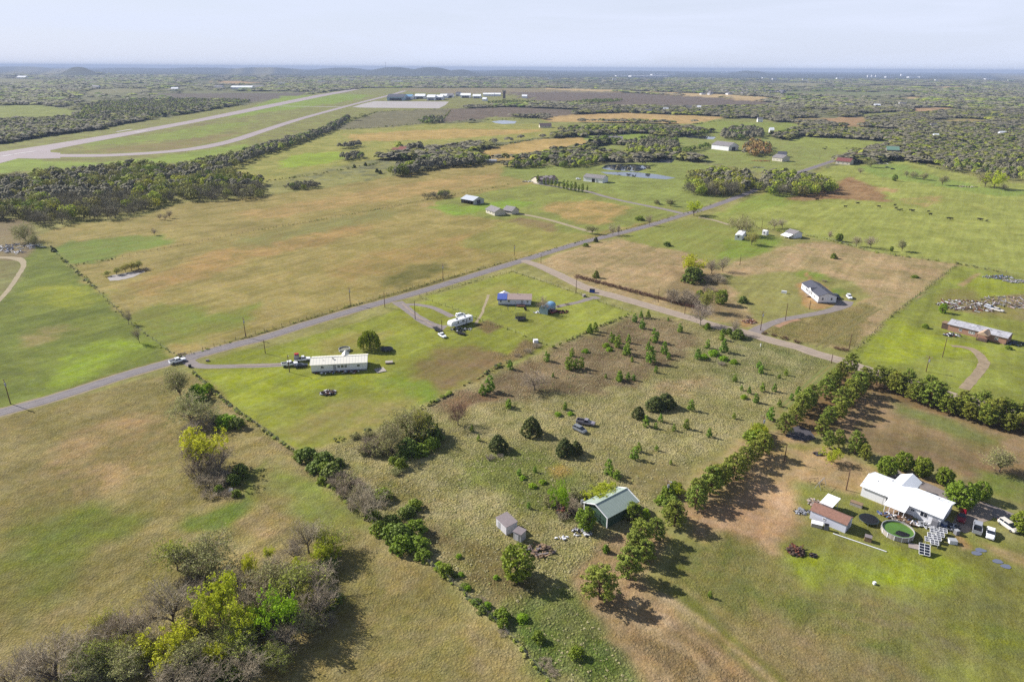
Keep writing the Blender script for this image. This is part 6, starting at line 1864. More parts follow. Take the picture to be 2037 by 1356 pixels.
# ================================================================== VEHICLES
def loft(st, mi=0, mb=None):
    """stations (x, half width, z low, z high, top half width)"""
    mb = mb or MB()
    k0 = len(mb.v)
    for x, w, z0, z1, tw in st:
        zm = z0 + (z1 - z0) * .55
        for y, z in ((-w*.92, z0), (-w, z0 + (z1-z0)*.25), (-w*.99, zm), (-tw, z1), (tw, z1), (w*.99, zm), (w, z0 + (z1-z0)*.25), (w*.92, z0)):
            mb.v.append((x, y, z))
    for i in range(len(st) - 1):
        for j in range(8):
            a = k0 + i*8 + j; b = k0 + i*8 + (j+1) % 8
            mb.f.append((a, b, b + 8, a + 8)); mb.m.append(mi)
    mb.f.append(tuple(k0 + j for j in reversed(range(8)))); mb.m.append(mi)
    mb.f.append(tuple(k0 + (len(st)-1)*8 + j for j in range(8))); mb.m.append(mi)
    return mb

_wheel = {}
def wheels(root, xs, tr, r=.38, w=.26):
    for x in xs:
        for s in (-1, 1):
            key = (r, w)
            if key not in _wheel:
                t = MB(); t.tube((0, -w/2, 0), (0, w/2, 0), r, n=14); ot = t.build('wheel', RUB)
                m = MB(); m.tube((0, -w/2 - .01, 0), (0, w/2 + .01, 0), r*.58, n=10); om = m.build('rim', RIM, ot)
                _wheel[key] = (ot.data, om.data); bpy.data.objects.remove(ot); bpy.data.objects.remove(om)
            a = bpy.data.objects.new('wheel', _wheel[key][0]); COL.objects.link(a); a.parent = root; a.location = (x, s*tr, r)
            b = bpy.data.objects.new('rim', _wheel[key][1]); COL.objects.link(b); b.parent = a

def place(name, label, cat, pa, pb, L=None):
    """heading from photo point pa (tail) to pb (nose)"""
    a, b = G(*pa)[:2], G(*pb)[:2]
    c = (a + b) / 2; d = b - a
    return empty(name, (c[0], c[1], .03), math.atan2(d[1], d[0]), label, cat)

def pickup(label, pa, pb, paint, crew=True, bed=BLACK, flat=False, hood=None):
    r = place('pickup_truck', label, 'pickup truck', pa, pb)
    cx = .1 if crew else .6
    b = loft([(-2.85,.90,.50,.92,.88),(-2.8,.97,.45,1.0,.95),(cx-1.05,.98,.42,1.02,.96),(1.15,.98,.42,1.08,.90),(2.2,.97,.42,1.06,.84),(2.75,.93,.45,.98,.78),(2.85,.86,.5,.9,.74)])
    b.build('body', paint, r)
    if not flat:
        q = MB()
        q.box((-2.78 + (cx-1.05+2.78)/2, .90, 1.2), (cx-1.05+2.78, .12, .36)); q.box((-2.78 + (cx-1.05+2.78)/2, -.90, 1.2), (cx-1.05+2.78, .12, .36)); q.box((-2.79, 0, 1.2), (.1, 1.9, .36))
        q.build('bed_side', paint, r)
        q = MB(); q.box((-2.73 + (cx-1.05+2.73)/2, 0, 1.045), (cx-1.05+2.6, 1.66, .03)); q.build('bed_floor', bed, r)
    g = MB(); x0 = cx - 1.05
    g.v += [(x0, -.86, 1.02), (1.35, -.86, 1.06), (1.35, .86, 1.06), (x0, .86, 1.02), (x0 + .18, -.70, 1.74), (.62, -.68, 1.74), (.62, .68, 1.74), (x0 + .18, .70, 1.74)]
    for f_ in ((0,1,5,4),(1,2,6,5),(2,3,7,6),(3,0,4,7),(4,5,6,7)): g.f.append(f_); g.m.append(0)
    g.build('windows', GLASS, r)
    q = MB(); q.box(((x0 + .18 + .62)/2, 0, 1.78), (.62 - x0 - .06, 1.44, .07))
    for x in ([x0 + .16, (x0 + .7)/2 + .1] if crew else [x0 + .16]):
        for s in (-1, 1): q.box((x, s*.80, 1.38), (.14, .10, .74), M=Matrix.Rotation(s*.22, 3, 'X'))
    q.build('cab_roof', paint, r)
    for s in (-1, 1):
        q = MB(); q.box((2.84, s*.68, .84), (.08, .34, .18)); q.build('headlight', LGREY, r)
    wheels(r, (-1.75, 1.85), .86, .40, .28)
    return r

def wagon(label, pa, pb, paint, kind='sedan'):
    nm = {'sedan': 'sedan_car', 'suv': 'sport_utility_car', 'van': 'minivan'}[kind]
    r = place(nm, label, {'sedan': 'car', 'suv': 'car', 'van': 'minivan'}[kind], pa, pb)
    hz = {'sedan': 0, 'suv': .22, 'van': .16}[kind]
    loft([(-2.38,.72,.42,.86+hz,.66),(-2.2,.88,.32,.98+hz,.78),(-1.2,.92,.26,1.0+hz,.80),(.9,.92,.26,.98+hz,.80),(1.9,.89,.28,.90+hz*.8,.72),(2.3,.78,.34,.76+hz*.6,.60),(2.4,.66,.42,.68+hz*.6,.52)]).build('body', paint, r)
    x0, x1, x2, x3 = {'sedan': (-1.75, -1.05, .15, 1.05), 'suv': (-2.2, -1.95, .2, 1.15), 'van': (-2.25, -2.0, .45, 1.5)}[kind]
    zt = 1.42 + hz * 1.3
    g = MB(); g.v += [(x0, -.80, .96+hz), (x3, -.80, .96+hz), (x3, .80, .96+hz), (x0, .80, .96+hz), (x1, -.62, zt), (x2, -.62, zt), (x2, .62, zt), (x1, .62, zt)]
    for f_ in ((0,1,5,4),(1,2,6,5),(2,3,7,6),(3,0,4,7),(4,5,6,7)): g.f.append(f_); g.m.append(0)
    g.build('windows', GLASS, r)
    q = MB(); q.box(((x1+x2)/2, 0, zt + .025), (x2 - x1 + .1, 1.32, .06), taper=.95)
    for x in ((x1 + .05, (x1+x2)/2)):
        for s in (-1, 1): q.box((x, s*.72, (zt + 1 + hz)/2), (.10, .08, zt - .92 - hz), M=Matrix.Rotation(s*.36, 3, 'X'))
    q.build('roof', paint, r)
    for s in (-1, 1):
        q = MB(); q.box((2.32, s*.60, .66 + hz*.6), (.12, .26, .12)); q.build('headlight', LGREY, r)
        q = MB(); q.box((-2.36, s*.62, .80 + hz), (.08, .22, .14)); q.build('tail_light', RED, r)
    wheels(r, (-1.45, 1.45), .80, .34, .22)
    return r
CARW = mat('white_car_paint', (240,242,246), .25, k=.95, spec=.6)
CARS = mat('silver_car_paint', (188,190,198), .25, k=.8, spec=.6, metal=.3)
CARG = mat('faded_grey_paint', (176,170,182), .6, noise=.15, nscale=1.5)
CARR = mat('dark_red_car_paint', (132,18,40), .25, k=.8, spec=.6)
CARB = mat('black_car_paint', (30,32,38), .25, spec=.6)
CART = mat('champagne_car_paint', (222,216,206), .3, k=.85, spec=.6)
pickup('white crew-cab pickup driving on the road at the left', (338,725), (369,716.5), CARW)
pickup('white crew-cab pickup parked left of the long white trailer home', (563,729), (590,725.5), CARW)
pk = pickup('white flatbed truck with red and grey load at the end of the trailer home', (587,719), (617,716), CARW, crew=False, flat=True)
q = MB(); q.box((-1.6, 0, 1.15), (2.7, 2.1, .12)); q.build('flatbed', BLACK, pk)
o = MB(); o.box((0,0,.75), (1.7,1.9,1.3)); ob = o.build('load_crate', STEEL); ob.parent = None
m_ = Matrix.Translation(pk.location) @ Matrix.Rotation(pk.rotation_euler.z, 4, 'Z')
ob.location = m_ @ Vector((-1.9, 0, 1.21)); ob.rotation_euler.z = pk.rotation_euler.z; tag(ob, 'grey crate loaded on the white flatbed truck', 'crate')
o = MB(); o.box((0,0,.2), (1.5,1.2,.4)); ob = o.build('red_toolbox', RED); ob.location = m_ @ Vector((-1.9, .2, 2.62)); ob.rotation_euler.z = pk.rotation_euler.z; tag(ob, 'red box on top of the grey crate on the flatbed truck', 'box')
wagon('black low car with pale bonnet parked at the corner of the trailer home', (589,731), (609,728.5), CARB)
pickup('faded grey pickup abandoned on the overgrown lot', (1149,841), (1181,846.5), CARG, crew=False)
wagon('dark junked van nose-down beside the abandoned grey pickup', (1142,852), (1165,863), mat('junked_van_paint', (150,156,162), .5, noise=.2), 'van')
wagon('dark red car in the shade of the white house gable', (1914,1020), (1910,1043), CARR, 'suv')
pickup('silver pickup parked beside the white sedan', (1941.4,1067), (1945.4,1040), CARS)
wagon('white sedan between the silver pickup and the pale minivan', (1971,1052), (1967.8,1077), CARW)
wagon('pale champagne minivan parked aslant nearest the right edge', (1987,1037), (2023,1062), CART, 'van')
wagon('white car parked beside the slate-roofed house', (1684,588), (1694,598), CARW, 'suv')
wagon('dark car in the shade at the gable of the slate-roofed house', (1659,590), (1670,596), CARB, 'suv')
wagon('junked white car left of the black trailer by the camper', (876,667), (884,672), CARW)
wagon('silver junked car right of the debris field above the brick house', (1962,612), (1975,616), CARS, 'van')
wagon('pale junked car half covered in scrap right of the silver one', (1977,617), (1992,620.5), CART)
wagon('white car parked behind the camper', (907,632), (925,627), CARW, 'van')
wagon('white car standing by the far grey workshop', (1147,357.5), (1154,357), CARW, 'van')
wagon('dark car beside the red-roofed farm building', (1762,334), (1768,334), CARB)
wagon('second dark car in the pasture below the stone house', (1772,337), (1779,337), CARB)
wagon('red junked car at the open side of the blue garage', (1095,625), (1108,618), mat('faded_red_paint', (172,84,84), .6, noise=.15), 'sedan')

# camper (fifth wheel)
a, rz, L = frame_of((898,656), (941,642))
r = empty('camper_trailer', (a[0], a[1], 0), rz, 'large white camper trailer at the end of the gravel drive', 'camper')
prof = [(0.1,1.3),(.0,2.0),(.25,2.9),(.8,3.25),(L-.2,3.3),(L,3.1),(L,.75),(2.1,.75),(1.7,1.3)]
q = MB(); q.prism(prof, 0, 2.6); q.build('body', CARW, r)
q = MB(); q.box((L*.58, -.012, 1.5), (L*.75, .03, .16)); q.box((L*.3, -.012, 1.9), (L*.4, .03, .10)); q.build('side_stripe', SLATE, r)
for x, w_ in ((L*.32,.8),(L*.55,1.1),(L*.85,.8)):
    q = MB(); q.box((x, -.02, 2.25), (w_, .04, .7)); q.build('window', GLASS, r)
q = MB(); q.box((L*.70, -.02, 1.75), (.7, .05, 1.8)); q.build('door', LGREY, r)
for x in (L*.35, L*.72):
    q = MB(); q.box((x, 1.3, 3.42), (.9, .8, .3), taper=.8); q.build('roof_unit', SLATE, r)
wheels(r, (L*.60, L*.70), 1.2, .38, .24)
for w_ in [c for c in r.children if c.name.startswith('wheel')]: w_.location.y += 1.3
q = MB(); q.tube((1.0, 1.0, 0), (1.0, 1.0, 1.35), .06); q.tube((1.0, 1.7, 0), (1.0, 1.7, 1.35), .06); q.build('landing_leg', STEEL, r)

# utility trailer and flat things
def flat_trailer(label, pa, pb, L=5.0, m=BLACK):
    r = place('utility_trailer', label, 'trailer', pa, pb)
    q = MB(); q.box((0,0,.6), (L, 2.0, .10)); q.tube((L/2, .5, .58), (L/2 + 1.2, 0, .5), .05, n=4); q.tube((L/2, -.5, .58), (L/2 + 1.2, 0, .5), .05, n=4); q.build('deck', m, r)
    q = MB()
    for s in (-1, 1): q.box((0, s*1.0, .95), (L, .06, .06)); [q.box((x, s*1.0, .78), (.06,.06,.36)) for x in (-L/2+.05, 0, L/2-.05)]
    q.build('side_rail', m, r)
    wheels(r, (-.4, .4), .95, .34, .2)
flat_trailer('long black flat trailer left of the camper', (879,664), (862,651), 6)
flat_trailer('black-and-white flat trailer below the camper', (925,667), (908,662), 4.5)

def trampoline(label, p, R_=2.1, net=True, z=.85):
    g = G(*p); r = empty('trampoline', (g[0], g[1], 0), 0, label, 'trampoline')
    q = MB(); q.disc((0,0,z), R_*.9, 24); q.build('jumping_mat', BLACK, r)
    q = MB(); q.lathe((0,0,z), [(R_*.9,.02),(R_,.04),(R_*1.03,-.03),(R_*.92,-.04)], 24); q.build('rim_pad', mat('trampoline_pad', (44,60,64), .6), r)
    for i in range(6):
        a = i * math.pi / 3
        q = MB(); q.tube((R_*math.cos(a), R_*math.sin(a), 0), (R_*math.cos(a), R_*math.sin(a), z + (1.7 if net else 0)), .045, n=5); q.build('leg', STEEL, r)
    if net:
        m = MATS.get('netting')
        if m is None:
            m = mat('netting', (26,28,32), .8)
            t = m.node_tree; tr = t.nodes.new('ShaderNodeBsdfTransparent'); ms = t.nodes.new('ShaderNodeMixShader'); ms.inputs[0].default_value = .6
            t.links.new(t.nodes['Principled BSDF'].outputs[0], ms.inputs[1]); t.links.new(tr.outputs[0], ms.inputs[2]); t.links.new(ms.outputs[0], t.nodes['Material Output'].inputs['Surface'])
        q = MB(); q.lathe((0,0,z), [(R_*1.0,.1),(R_*1.02,1.7)], 24); q.build('safety_net', m, r)
trampoline('netted trampoline on the lawn below the lavender home', (1035.5,636), 2.3)
trampoline('black trampoline without net behind the willow shade', (770,697), 2.3, False)
trampoline('dark sagging trampoline beside the white house pool', (1727.5,1037), 2.2, False, .8)

def pool(label, p, R_, hh, wm, wc, sx=1.0, cover=False):
    g = G(*p); r = empty('swimming_pool', (g[0], g[1], 0), 0, label, 'pool')
    q = MB(); q.lathe((0,0,0), [(R_,0),(R_,hh)], 36, sx=sx); q.lathe((0,0,0), [(R_-.05,hh),(R_-.05,.1)], 36, sx=sx); q.build('pool_wall', wm, r)
    q = MB(); q.lathe((0,0,hh), [(R_-.08,0),(R_-.08,.05),(R_+.06,.05),(R_+.06,0)], 36, sx=sx); q.build('rim', LGREY, r)
    q = MB(); q.disc((0,0,hh-.35), R_-.06, 36, sx=sx); w = q.build('pool_surface', wc, r)
    for i in range(14):
        a = i*2*math.pi/14
        q = MB(); q.box((R_*1.01*sx*math.cos(a), R_*1.01*math.sin(a), hh/2), (.12,.12,hh), rz=a); q.build('pool_post', TRIM, r)
    if cover:
        q = MB(); rr = np.random.default_rng(2)
        pts = [(-1.7,-1.1),(-.3,-2.5),(1.2,-2.5),(2.0,-1.6),(1.4,-.9),(.2,-.1),(-.7,-.5),(-1.2,-1.2)]
        q.poly([(x, y, hh-.31) for x, y in pts]); q.poly([(x*.6+.2, y*.6-.3, hh-.26 + .02*i) for i, (x, y) in enumerate(pts[2:6])])
        q.build('sagging_cover', BLACK, r)
    return r
pool('large round above-ground pool with green water beside the white house', (1784.5,1060), 3.4, 1.2, DIRTY, mat('green_pool_water', (86,124,40), .12, k=.8, spec=.7, noise=.15, nscale=.6), cover=True)
pool('round empty pool with pale rim behind the trailer home', (685.5,697), 2.1, .9, LGREY, mat('dull_pool_water', (168,166,140), .3))

# solar panels and frames
def panel_rack(label, p, nx, ny, rz, tilt=.5, name='solar_panel_array', pm=None, w=1.0, h_=.62):
    g = G(*p); r = empty(name, (g[0], g[1], 0), rz, label, 'solar panels' if pm is None else 'rack')
    pm = pm or mat('solar_cell', (36,42,58), .15, spec=.8)
    Rm = Matrix.Rotation(tilt, 3, 'X')
    for i in range(nx):
        for j in range(ny):
            c = Rm @ Vector(((i - (nx-1)/2) * (w+.06), (j - (ny-1)/2) * (h_+.06), 0))
            q = MB(); q.box((c.x, c.y, c.z + 1.1), (w, h_, .04), M=Rm); q.build('panel', pm, r)
    q = MB(); W_, H_ = nx*(w+.06)/2, ny*(h_+.06)/2
    for i in range(nx+1):
        c = Rm @ Vector((-W_ + i*(w+.06), 0, -.0)); q.box((c.x, c.y, c.z + 1.1), (.07, 2*H_, .07), M=Rm)
    for j in range(ny+1):
        c = Rm @ Vector((0, -H_ + j*(h_+.06), -.0)); q.box((c.x, c.y, c.z + 1.1), (2*W_, .07, .07), M=Rm)
    for s in (-1, 1):
        q.tube((s*W_*.8, H_*.8*math.cos(tilt), 0), (s*W_*.8, H_*.8*math.cos(tilt), 1.1 + H_*.8*math.sin(tilt)), .04, n=4)
        q.tube((s*W_*.8, -H_*.8*math.cos(tilt), 0), (s*W_*.8, -H_*.8*math.cos(tilt), max(.2, 1.1 - H_*.8*math.sin(tilt))), .04, n=4)
    q.build('frame', TRIM, r)
panel_rack('solar panel array of two columns on the lawn below the white frames', (1837,1100), 2, 4, R(-24))
gl = mat('dusty_cold_frame_glass', (120,122,130), .3, noise=.2)
for k, (x, y_, w_) in enumerate(((1846,1080,'left'),(1857,1086,'second'),(1851,1072,'third'),(1862,1077,'fourth'),(1856,1063,'fifth'),(1868,1070,'sixth'),(1874,1062,'seventh'))):
    panel_rack(['cold frame nearest the solar panels, left corner of the cluster','cold frame at the lower right corner of the cluster','cold frame in the middle of the left column','cold frame in the middle of the right column','cold frame at the top left of the cluster','cold frame on the right edge of the cluster','cold frame nearest the white house gable'][k], (x, y_), 2, 2, R(-24), .25, 'cold_frame', gl, .75, .62)

# ================================================================== POLES, POWER LINES
def pole(px, py, hpx, arm=True, light=False, label=None, steel=False):
    g = G(px, py); H = min(11.5, hm(px, py, hpx))
    r = empty('utility_pole', (g[0], g[1], 0), R(-55 + 8 * rng.normal()), label, 'pole')
    q = MB(); q.tube((0,0,0), (0,0,H), .16, .10, n=7); q.build('pole', PBARK if not steel else GREYW, r)
    if arm:
        q = MB(); q.box((0, 0, H - .5), (2.2, .12, .14)); q.build('crossarm', WOOD_, r)
        for x in (-1.0, 0, 1.0):
            q = MB(); q.tube((x, 0, H - .43), (x, 0, H - .18), .07, n=5); q.build('insulator', LGREY, r)
        q = MB(); q.tube((.32, 0, H - 2.2), (.32, 0, H - 1.2), .26, n=8); q.build('transformer', LGREY, r)
    if light:
        q = MB(); q.tube((0,0,H-.4), (.9,0,H-.1), .04, n=4); q.box((1.0,0,H-.1), (.5,.2,.12)); q.build('lamp_arm', LGREY, r)
POLES = [(21,803,48,1,0,'utility pole at the road on the far left edge'),(489,671,39,1,0,'utility pole at the road above the mown yard'),(528,703,27,0,0,'bare pole on the lawn inside the road bend'),(576,740,34,0,1,'pole with a lamp beside the parked white pickup'),(697,606,34,1,0,'utility pole in the meadow verge above the willow'),(765.5,611,31,0,0,'pole at the camper drive entrance'),(881.5,559,34,1,0,'utility pole on the meadow verge above the camper'),(1023,508,21,1,0,'utility pole near the road junction'),(826,635,36,0,0,'pole between the two camper drives'),(879,656,20,0,0,'short pole left of the camper'),(1145.8,582,28,0,0,'pole at the blue garage drive'),(1076,524,19,0,0,'pole at the corner of the brush field'),(1186,560,28,0,0,'pole among red brush along the gravel road'),(1309,601,28,0,0,'second pole along the gravel road brush'),(1471.5,528,22,0,0,'pole in front of the green garden with the trailer'),(1512.7,657,38,1,0,'utility pole at the mouth of the curved drive'),(1562,637,34,0,0,'leaning pole beside the curved drive'),(1610,615,18,0,0,'short pole in front of the slate-roofed house'),(1688.7,695,31,0,0,'pole at the gravel road beside the pine corner'),(1653.4,722,18,0,0,'short pole at the top of the pine row'),(1842,739,31,1,0,'utility pole on the lawn below the brick house'),(1874.6,710,38,0,0,'thin pole left of the brick house drive'),(1516,855,28,1,0,'utility pole beside the dark asphalt pad'),(1683,974,40,0,0,'pole at the left gable of the white house'),(1560,917,34,0,0,'pole in the middle of the brown yard'),(1326,984,30,1,1,'utility pole with a lamp right of the green shop'),(1424,393,14,0,0,'first of two poles at the wayside copse'),(1440,393,17,0,0,'second of two poles at the wayside copse'),(1362,625,20,0,0,'thin pole in the thicket by the gravel road'),(1515,455,20,0,0,'thin pole behind the small travel trailer'),(1630,317,12,0,0,'pole by the road near the tan house')]
for p in POLES: pole(*p)
# ================================================================== FENCES
def fence(label, pts, sp=4.0, hh=1.25, m=None, wire=True):
    m = m or DWOOD
    q_ = [G(a, b)[:2] for a, b in pts]
    r = empty('wire_fence', (q_[0][0], q_[0][1], 0), 0, label, 'fence')
    o0 = q_[0]
    P_ = MB(); Wm = MB()
    for a, b in zip(q_[:-1], q_[1:]):
        n = max(1, int(np.linalg.norm(b - a) / sp))
        for i in range(n):
            p = a + (b - a) * i / n - o0
            P_.box((p[0], p[1], hh/2 + .05), (.11, .11, hh + .1))
        a_ = a - o0; b_ = b - o0
        if wire:
            for z in (.4, .8, 1.15): Wm.tube((a_[0], a_[1], z), (b_[0], b_[1], z), .012, n=3, caps=False)
    o = P_.build('fence_posts', m, r); o['kind'] = 'stuff'
    if wire: Wm.build('wires', STEEL, r)
for lb, pts in (('wire fence down the left pasture to the road', [(95,487),(140,530),(190,575),(262,645),(352,712)]),
    ('wire fence from the road down past the near grove', [(385,742),(430,785),(475,820),(600,910),(700,1005),(790,1075),(880,1142),(1000,1250),(1105,1370)]),
    ('yard fence along the road above the lavender home', [(835,590),(900,572),(1018,540),(1100,567),(1180,595)]),
    ('yard fence between the camper and the lavender home', [(835,592),(900,614),(960,640),(1010,655),(1060,676),(1098,690)]),
    ('fence between the mown lawn and the young pines', [(1098,692),(1180,655),(1255,624)]), ('short fence along the gravel road below the garage drive', [(1190,600),(1255,622)]),
    ('long fence along the meadow side of the main road', [(357,711),(490,670),(700,607),(880,555),(1035,513)]),
    ('fence between the brush field and the right-hand lawn', [(1905,526),(1820,592),(1760,640),(1700,700)]),
    ('pasture fence behind the white shed', [(1450,450),(1560,461),(1640,475),(1740,502),(1900,523),(2037,549)]),
    ('fence line across the ochre meadow', [(137,530),(230,515),(515,458),(640,437),(755,416),(832,401),(960,376)]),
    ('cross fence between the far green meadow and ochre meadow', [(505,365),(640,344),(740,326)])):
    fence(lb, pts, 4 if pts[0][1] > 500 else 8)

# ================================================================== CATTLE
def cow_mesh():
    q = MB()
    st = [(-1.05,.20,.95,1.15),(-.95,.33,.72,1.38),(-.5,.36,.62,1.40),(.2,.38,.58,1.38),(.7,.34,.68,1.42),(.95,.22,.85,1.35),(1.15,.15,.95,1.25),(1.35,.13,.85,1.15),(1.62,.09,.72,.92)]
    n = 8; k = 0
    for x, w, z0, z1 in st:
        for i in range(n):
            t = 2*math.pi*i/n; q.v.append((x, w*math.cos(t), (z0+z1)/2 + (z1-z0)/2*math.sin(t)))
    for a in range(len(st)-1):
        for i in range(n):
            j = (i+1) % n; q.f.append((a*n+i, a*n+j, (a+1)*n+j, (a+1)*n+i)); q.m.append(0)
    q.f.append(tuple(range(n))); q.m.append(0); q.f.append(tuple((len(st)-1)*n + i for i in range(n))); q.m.append(0)
    for x, y, b in ((-.8,.2,.12),(-.8,-.2,.12),(.65,.2,0),(.65,-.2,0)):
        q.tube((x, y, .95), (x + b, y, .5), .12, .07, n=5); q.tube((x + b, y, .5), (x, y, 0), .07, .055, n=5)
    q.tube((-1.05,0,1.2), (-1.12,0,.5), .03, n=4)
    for s in (-1,1): q.box((1.22, s*.2, 1.2), (.08,.18,.08))
    return q
base = cow_mesh().build('black_cow', mat('black_hide', (30,27,27), .8))
PC = [(475,600),(552,552),(688,652),(782,627),(941,652),(1062,640),(1070,663),(1090,678),(1110,675),(1178,677),(1198,684),(1315,688),(1330,710),(1467,742),(1490,743),(1697,748),(1712,750),(1753,760)]
cows = [(1500 + a/3.793, 240 + b/3.793) for a, b in PC] + [(1500 + a/3.793, 120 + b/3.793) for a, b in ((523,668),(546,658),(535,672),(697,665),(735,672),(757,668),(780,680),(745,664))]
for i, (x, y_) in enumerate(cows):
    o = base if i == 0 else base.copy()
    if i: COL.objects.link(o)
    g = G(x, y_ + 1); o.location = (g[0], g[1], 0); o.rotation_euler = (0, 0, rng.choice([0, 3.1, .4, 2.6]) + rng.normal(0, .2)); s_ = rng.uniform(1.0, 1.3); o.scale = (s_,)*3
    tag(o, 'black cow grazing in the east pasture' if i < len(PC) else 'black cow in the far green field by the road', 'cow', 'cattle in the east pasture' if i < len(PC) else 'cattle in the far green field')

# ================================================================== JUNK, YARD THINGS
def heap(name, label, cat, p, rx, ry, n, cols, hmax=.8, lmax=1.8, seed=1, rz=0.0, base=True):
    r_ = np.random.default_rng(seed); g = G(*p)
    q = MB()
    for i in range(n):
        a = r_.random()*6.28; d = math.sqrt(r_.random())
        x, y = rx*d*math.cos(a), ry*d*math.sin(a)
        L_ = r_.uniform(.3, lmax); w_ = r_.uniform(.08, .5); t_ = r_.uniform(.04, .3)
        M = Matrix.Rotation(r_.random()*6.28, 3, 'Z') @ Matrix.Rotation(r_.normal(0, .35), 3, 'Y')
        q.box((x, y, .15 + r_.random()*hmax*(1-d*.8)), (L_, w_, t_), mi=int(r_.integers(len(cols))), M=M)
    o = q.build(name, cols); o.location = (g[0], g[1], 0); o.rotation_euler = (0,0,rz)
    return tag(o, label, cat)
WB = mat('white_junk', (228,228,234), .6, k=.85); BL = mat('blue_junk', (110,130,180), .6)
heap('burn_pile', 'dark burn pile with white scraps on the mown yard', 'debris pile', (652,782), 2.6, 2.0, 150, [DWOOD, DWOOD, BLACK, DWOOD, RUST, BLACK, WB], .7, 1.6, 1)
heap('lumber_pile', 'scattered grey lumber beside the small sheds', 'lumber pile', (1072,1096), 3.6, 2.2, 60, [WOOD_, SHEDR, DWOOD], .3, 3.2, 2)
heap('scrap_pile', 'long scrap and debris field above the brick house', 'debris pile', (1922,608), 13, 9, 240, [DWOOD, WB, RUST, SHEDR, LGREY], .9, 2.8, 3)
heap('scrap_pile', 'debris field at the right edge above the brick house', 'debris pile', (2018,602), 15, 9, 240, [DWOOD, SHEDR, LGREY, BROOF], .8, 2.6, 4)
heap('scrap_row', 'far row of scrap and blue tubs on the right lawn', 'debris pile', (1985,552), 8, 3.4, 130, [LGREY, BL, DWOOD], .8, 2.0, 5)
heap('scrap_row', 'scatter of pale scrap right of the far row', 'debris pile', (2022,560), 7, 3, 110, [LGREY, SHEDR], .5, 2.0, 15)
heap('car_graveyard', 'heap of blue and white scrap cars at the left edge', 'scrap heap', (42,491), 14, 7, 90, [WB, BL, LGREY, SLATE], 1.4, 4.0, 6)
heap('car_graveyard', 'smaller scrap heap cut by the left edge', 'scrap heap', (2,497), 7, 4, 40, [WB, BL, SLATE], 1.2, 3.6, 16)
heap('car_graveyard', 'small scrap heap below the blue and white scrap cars', 'scrap heap', (30,502), 6, 3, 25, [WB, BL, SLATE], 1.0, 3.0, 26)
heap('yard_clutter', 'row of clutter along the shaded wall of the trailer home', 'clutter', (672,741.5), 8.6, .7, 60, [WB, BL, RUST, BLACK, LGREY, BLACK], .7, 1.0, 7, R(6))
heap('yard_clutter', 'clutter round the corner of the camper', 'clutter', (918,656), 4.4, 2.0, 60, [WB, BLACK, LGREY, SLATE], .6, 1.0, 8)
heap('yard_clutter', 'clutter under the porch of the white house', 'clutter', (1788,1033), 4.6, 1.4, 80, [WOOD_, WB, RUST, BL, DIRTY], .8, 1.6, 9, R(-33))
heap('yard_clutter', 'clutter at the gable corner of the white house', 'clutter', (1886,1048), 2.4, 1.6, 60, [WB, LGREY, BLACK, SLATE], .9, 1.4, 10)
heap('yard_clutter', 'white clutter between the pool and the house wall', 'clutter', (1848,1047), 3.2, 1.2, 50, [WB, LGREY, STEEL], .7, 1.4, 11, R(-33))
heap('brush_pile', 'brush pile in the yard below the brown-roofed shed', 'brush pile', (1583,1097), 1.8, 1.4, 120, [DWOOD, RUST, DWOOD], 1.0, 2.2, 12)
heap('ash_pile', 'small ash pile right of the brush pile', 'ash pile', (1617,1105), .8, .6, 40, [SLATE, BLACK, DWOOD], .4, .8, 13)
heap('ash_pile', 'dark fire scar below the pine clump', 'ash pile', (1630,903), 1.7, .8, 60, [DWOOD, BLACK, SLATE], .2, 1.2, 14)
heap('rubble', 'white rubble at the gable wall of the green shop', 'rubble', (1160,1058), 2.6, 1.8, 60, [WB, SHEDR, BLACK], .3, 1.0, 17)
heap('rubble', 'dark tangle of junk behind the green shop', 'rubble', (1128,1018), 2.8, 2.6, 90, [DWOOD, RUST, BLACK], .7, 1.6, 18)
heap('rubble', 'red rubble beside the brush thicket on the gravel road', 'rubble', (1490,640), 3, 2.4, 60, [RUST, BROOF, RUST], .7, 1.4, 19)
heap('farm_implements', 'row of rusty orange implements left of the tan house', 'implements', (1512,321), 12, 5, 90, [RUST, mat('orange_paint', (214,110,60), .7)], 1.6, 3.0, 20)
heap('farm_implements', 'dark implements below the rusty orange row', 'implements', (1507,334), 8, 4, 50, [BLACK, SLATE, LGREY], 1.3, 3.0, 21)
heap('farm_implements', 'pale junk in the pasture below the stone house', 'junk', (1745,326), 16, 6, 90, [WB, LGREY, SHEDR], 1.0, 2.6, 22)
heap('yard_clutter', 'clutter left of the patched-roof house', 'clutter', (1053,362), 7, 4, 50, [WB, DWOOD, SLATE], 1.2, 2.4, 23)
heap('log_pile', 'brush and logs at the foot of the far lime tree', 'log pile', (1925,372), 9, 4, 50, [DWOOD, WOOD_, BEIGE], 1.0, 4.0, 24)
heap('yard_clutter', 'dark clutter behind the red junked car', 'clutter', (1118,621), 3, 2.2, 60, [DWOOD, BLACK, RUST], .8, 1.6, 25)
heap('yard_clutter', 'white clutter left of the blue garage', 'clutter', (1070,622), 2.2, 1.4, 26, [WB, LGREY], .5, 1.2, 27)
heap('yard_clutter', 'clutter in front of the brick house wall', 'clutter', (1893,667), 3.2, 2.0, 50, [BLACK, WB, SLATE, RUST], 1.0, 2.0, 28)
heap('yard_clutter', 'dark clutter in the shade right of the brick house', 'clutter', (2018,684), 5, 2.4, 50, [BLACK, WB, SLATE, BL], .8, 1.8, 29)
heap('yard_clutter', 'clutter left of the brown-roofed shed', 'clutter', (1596,1018), 2.4, 1.0, 40, [STEEL, LGREY, BLACK], .6, 1.4, 30)
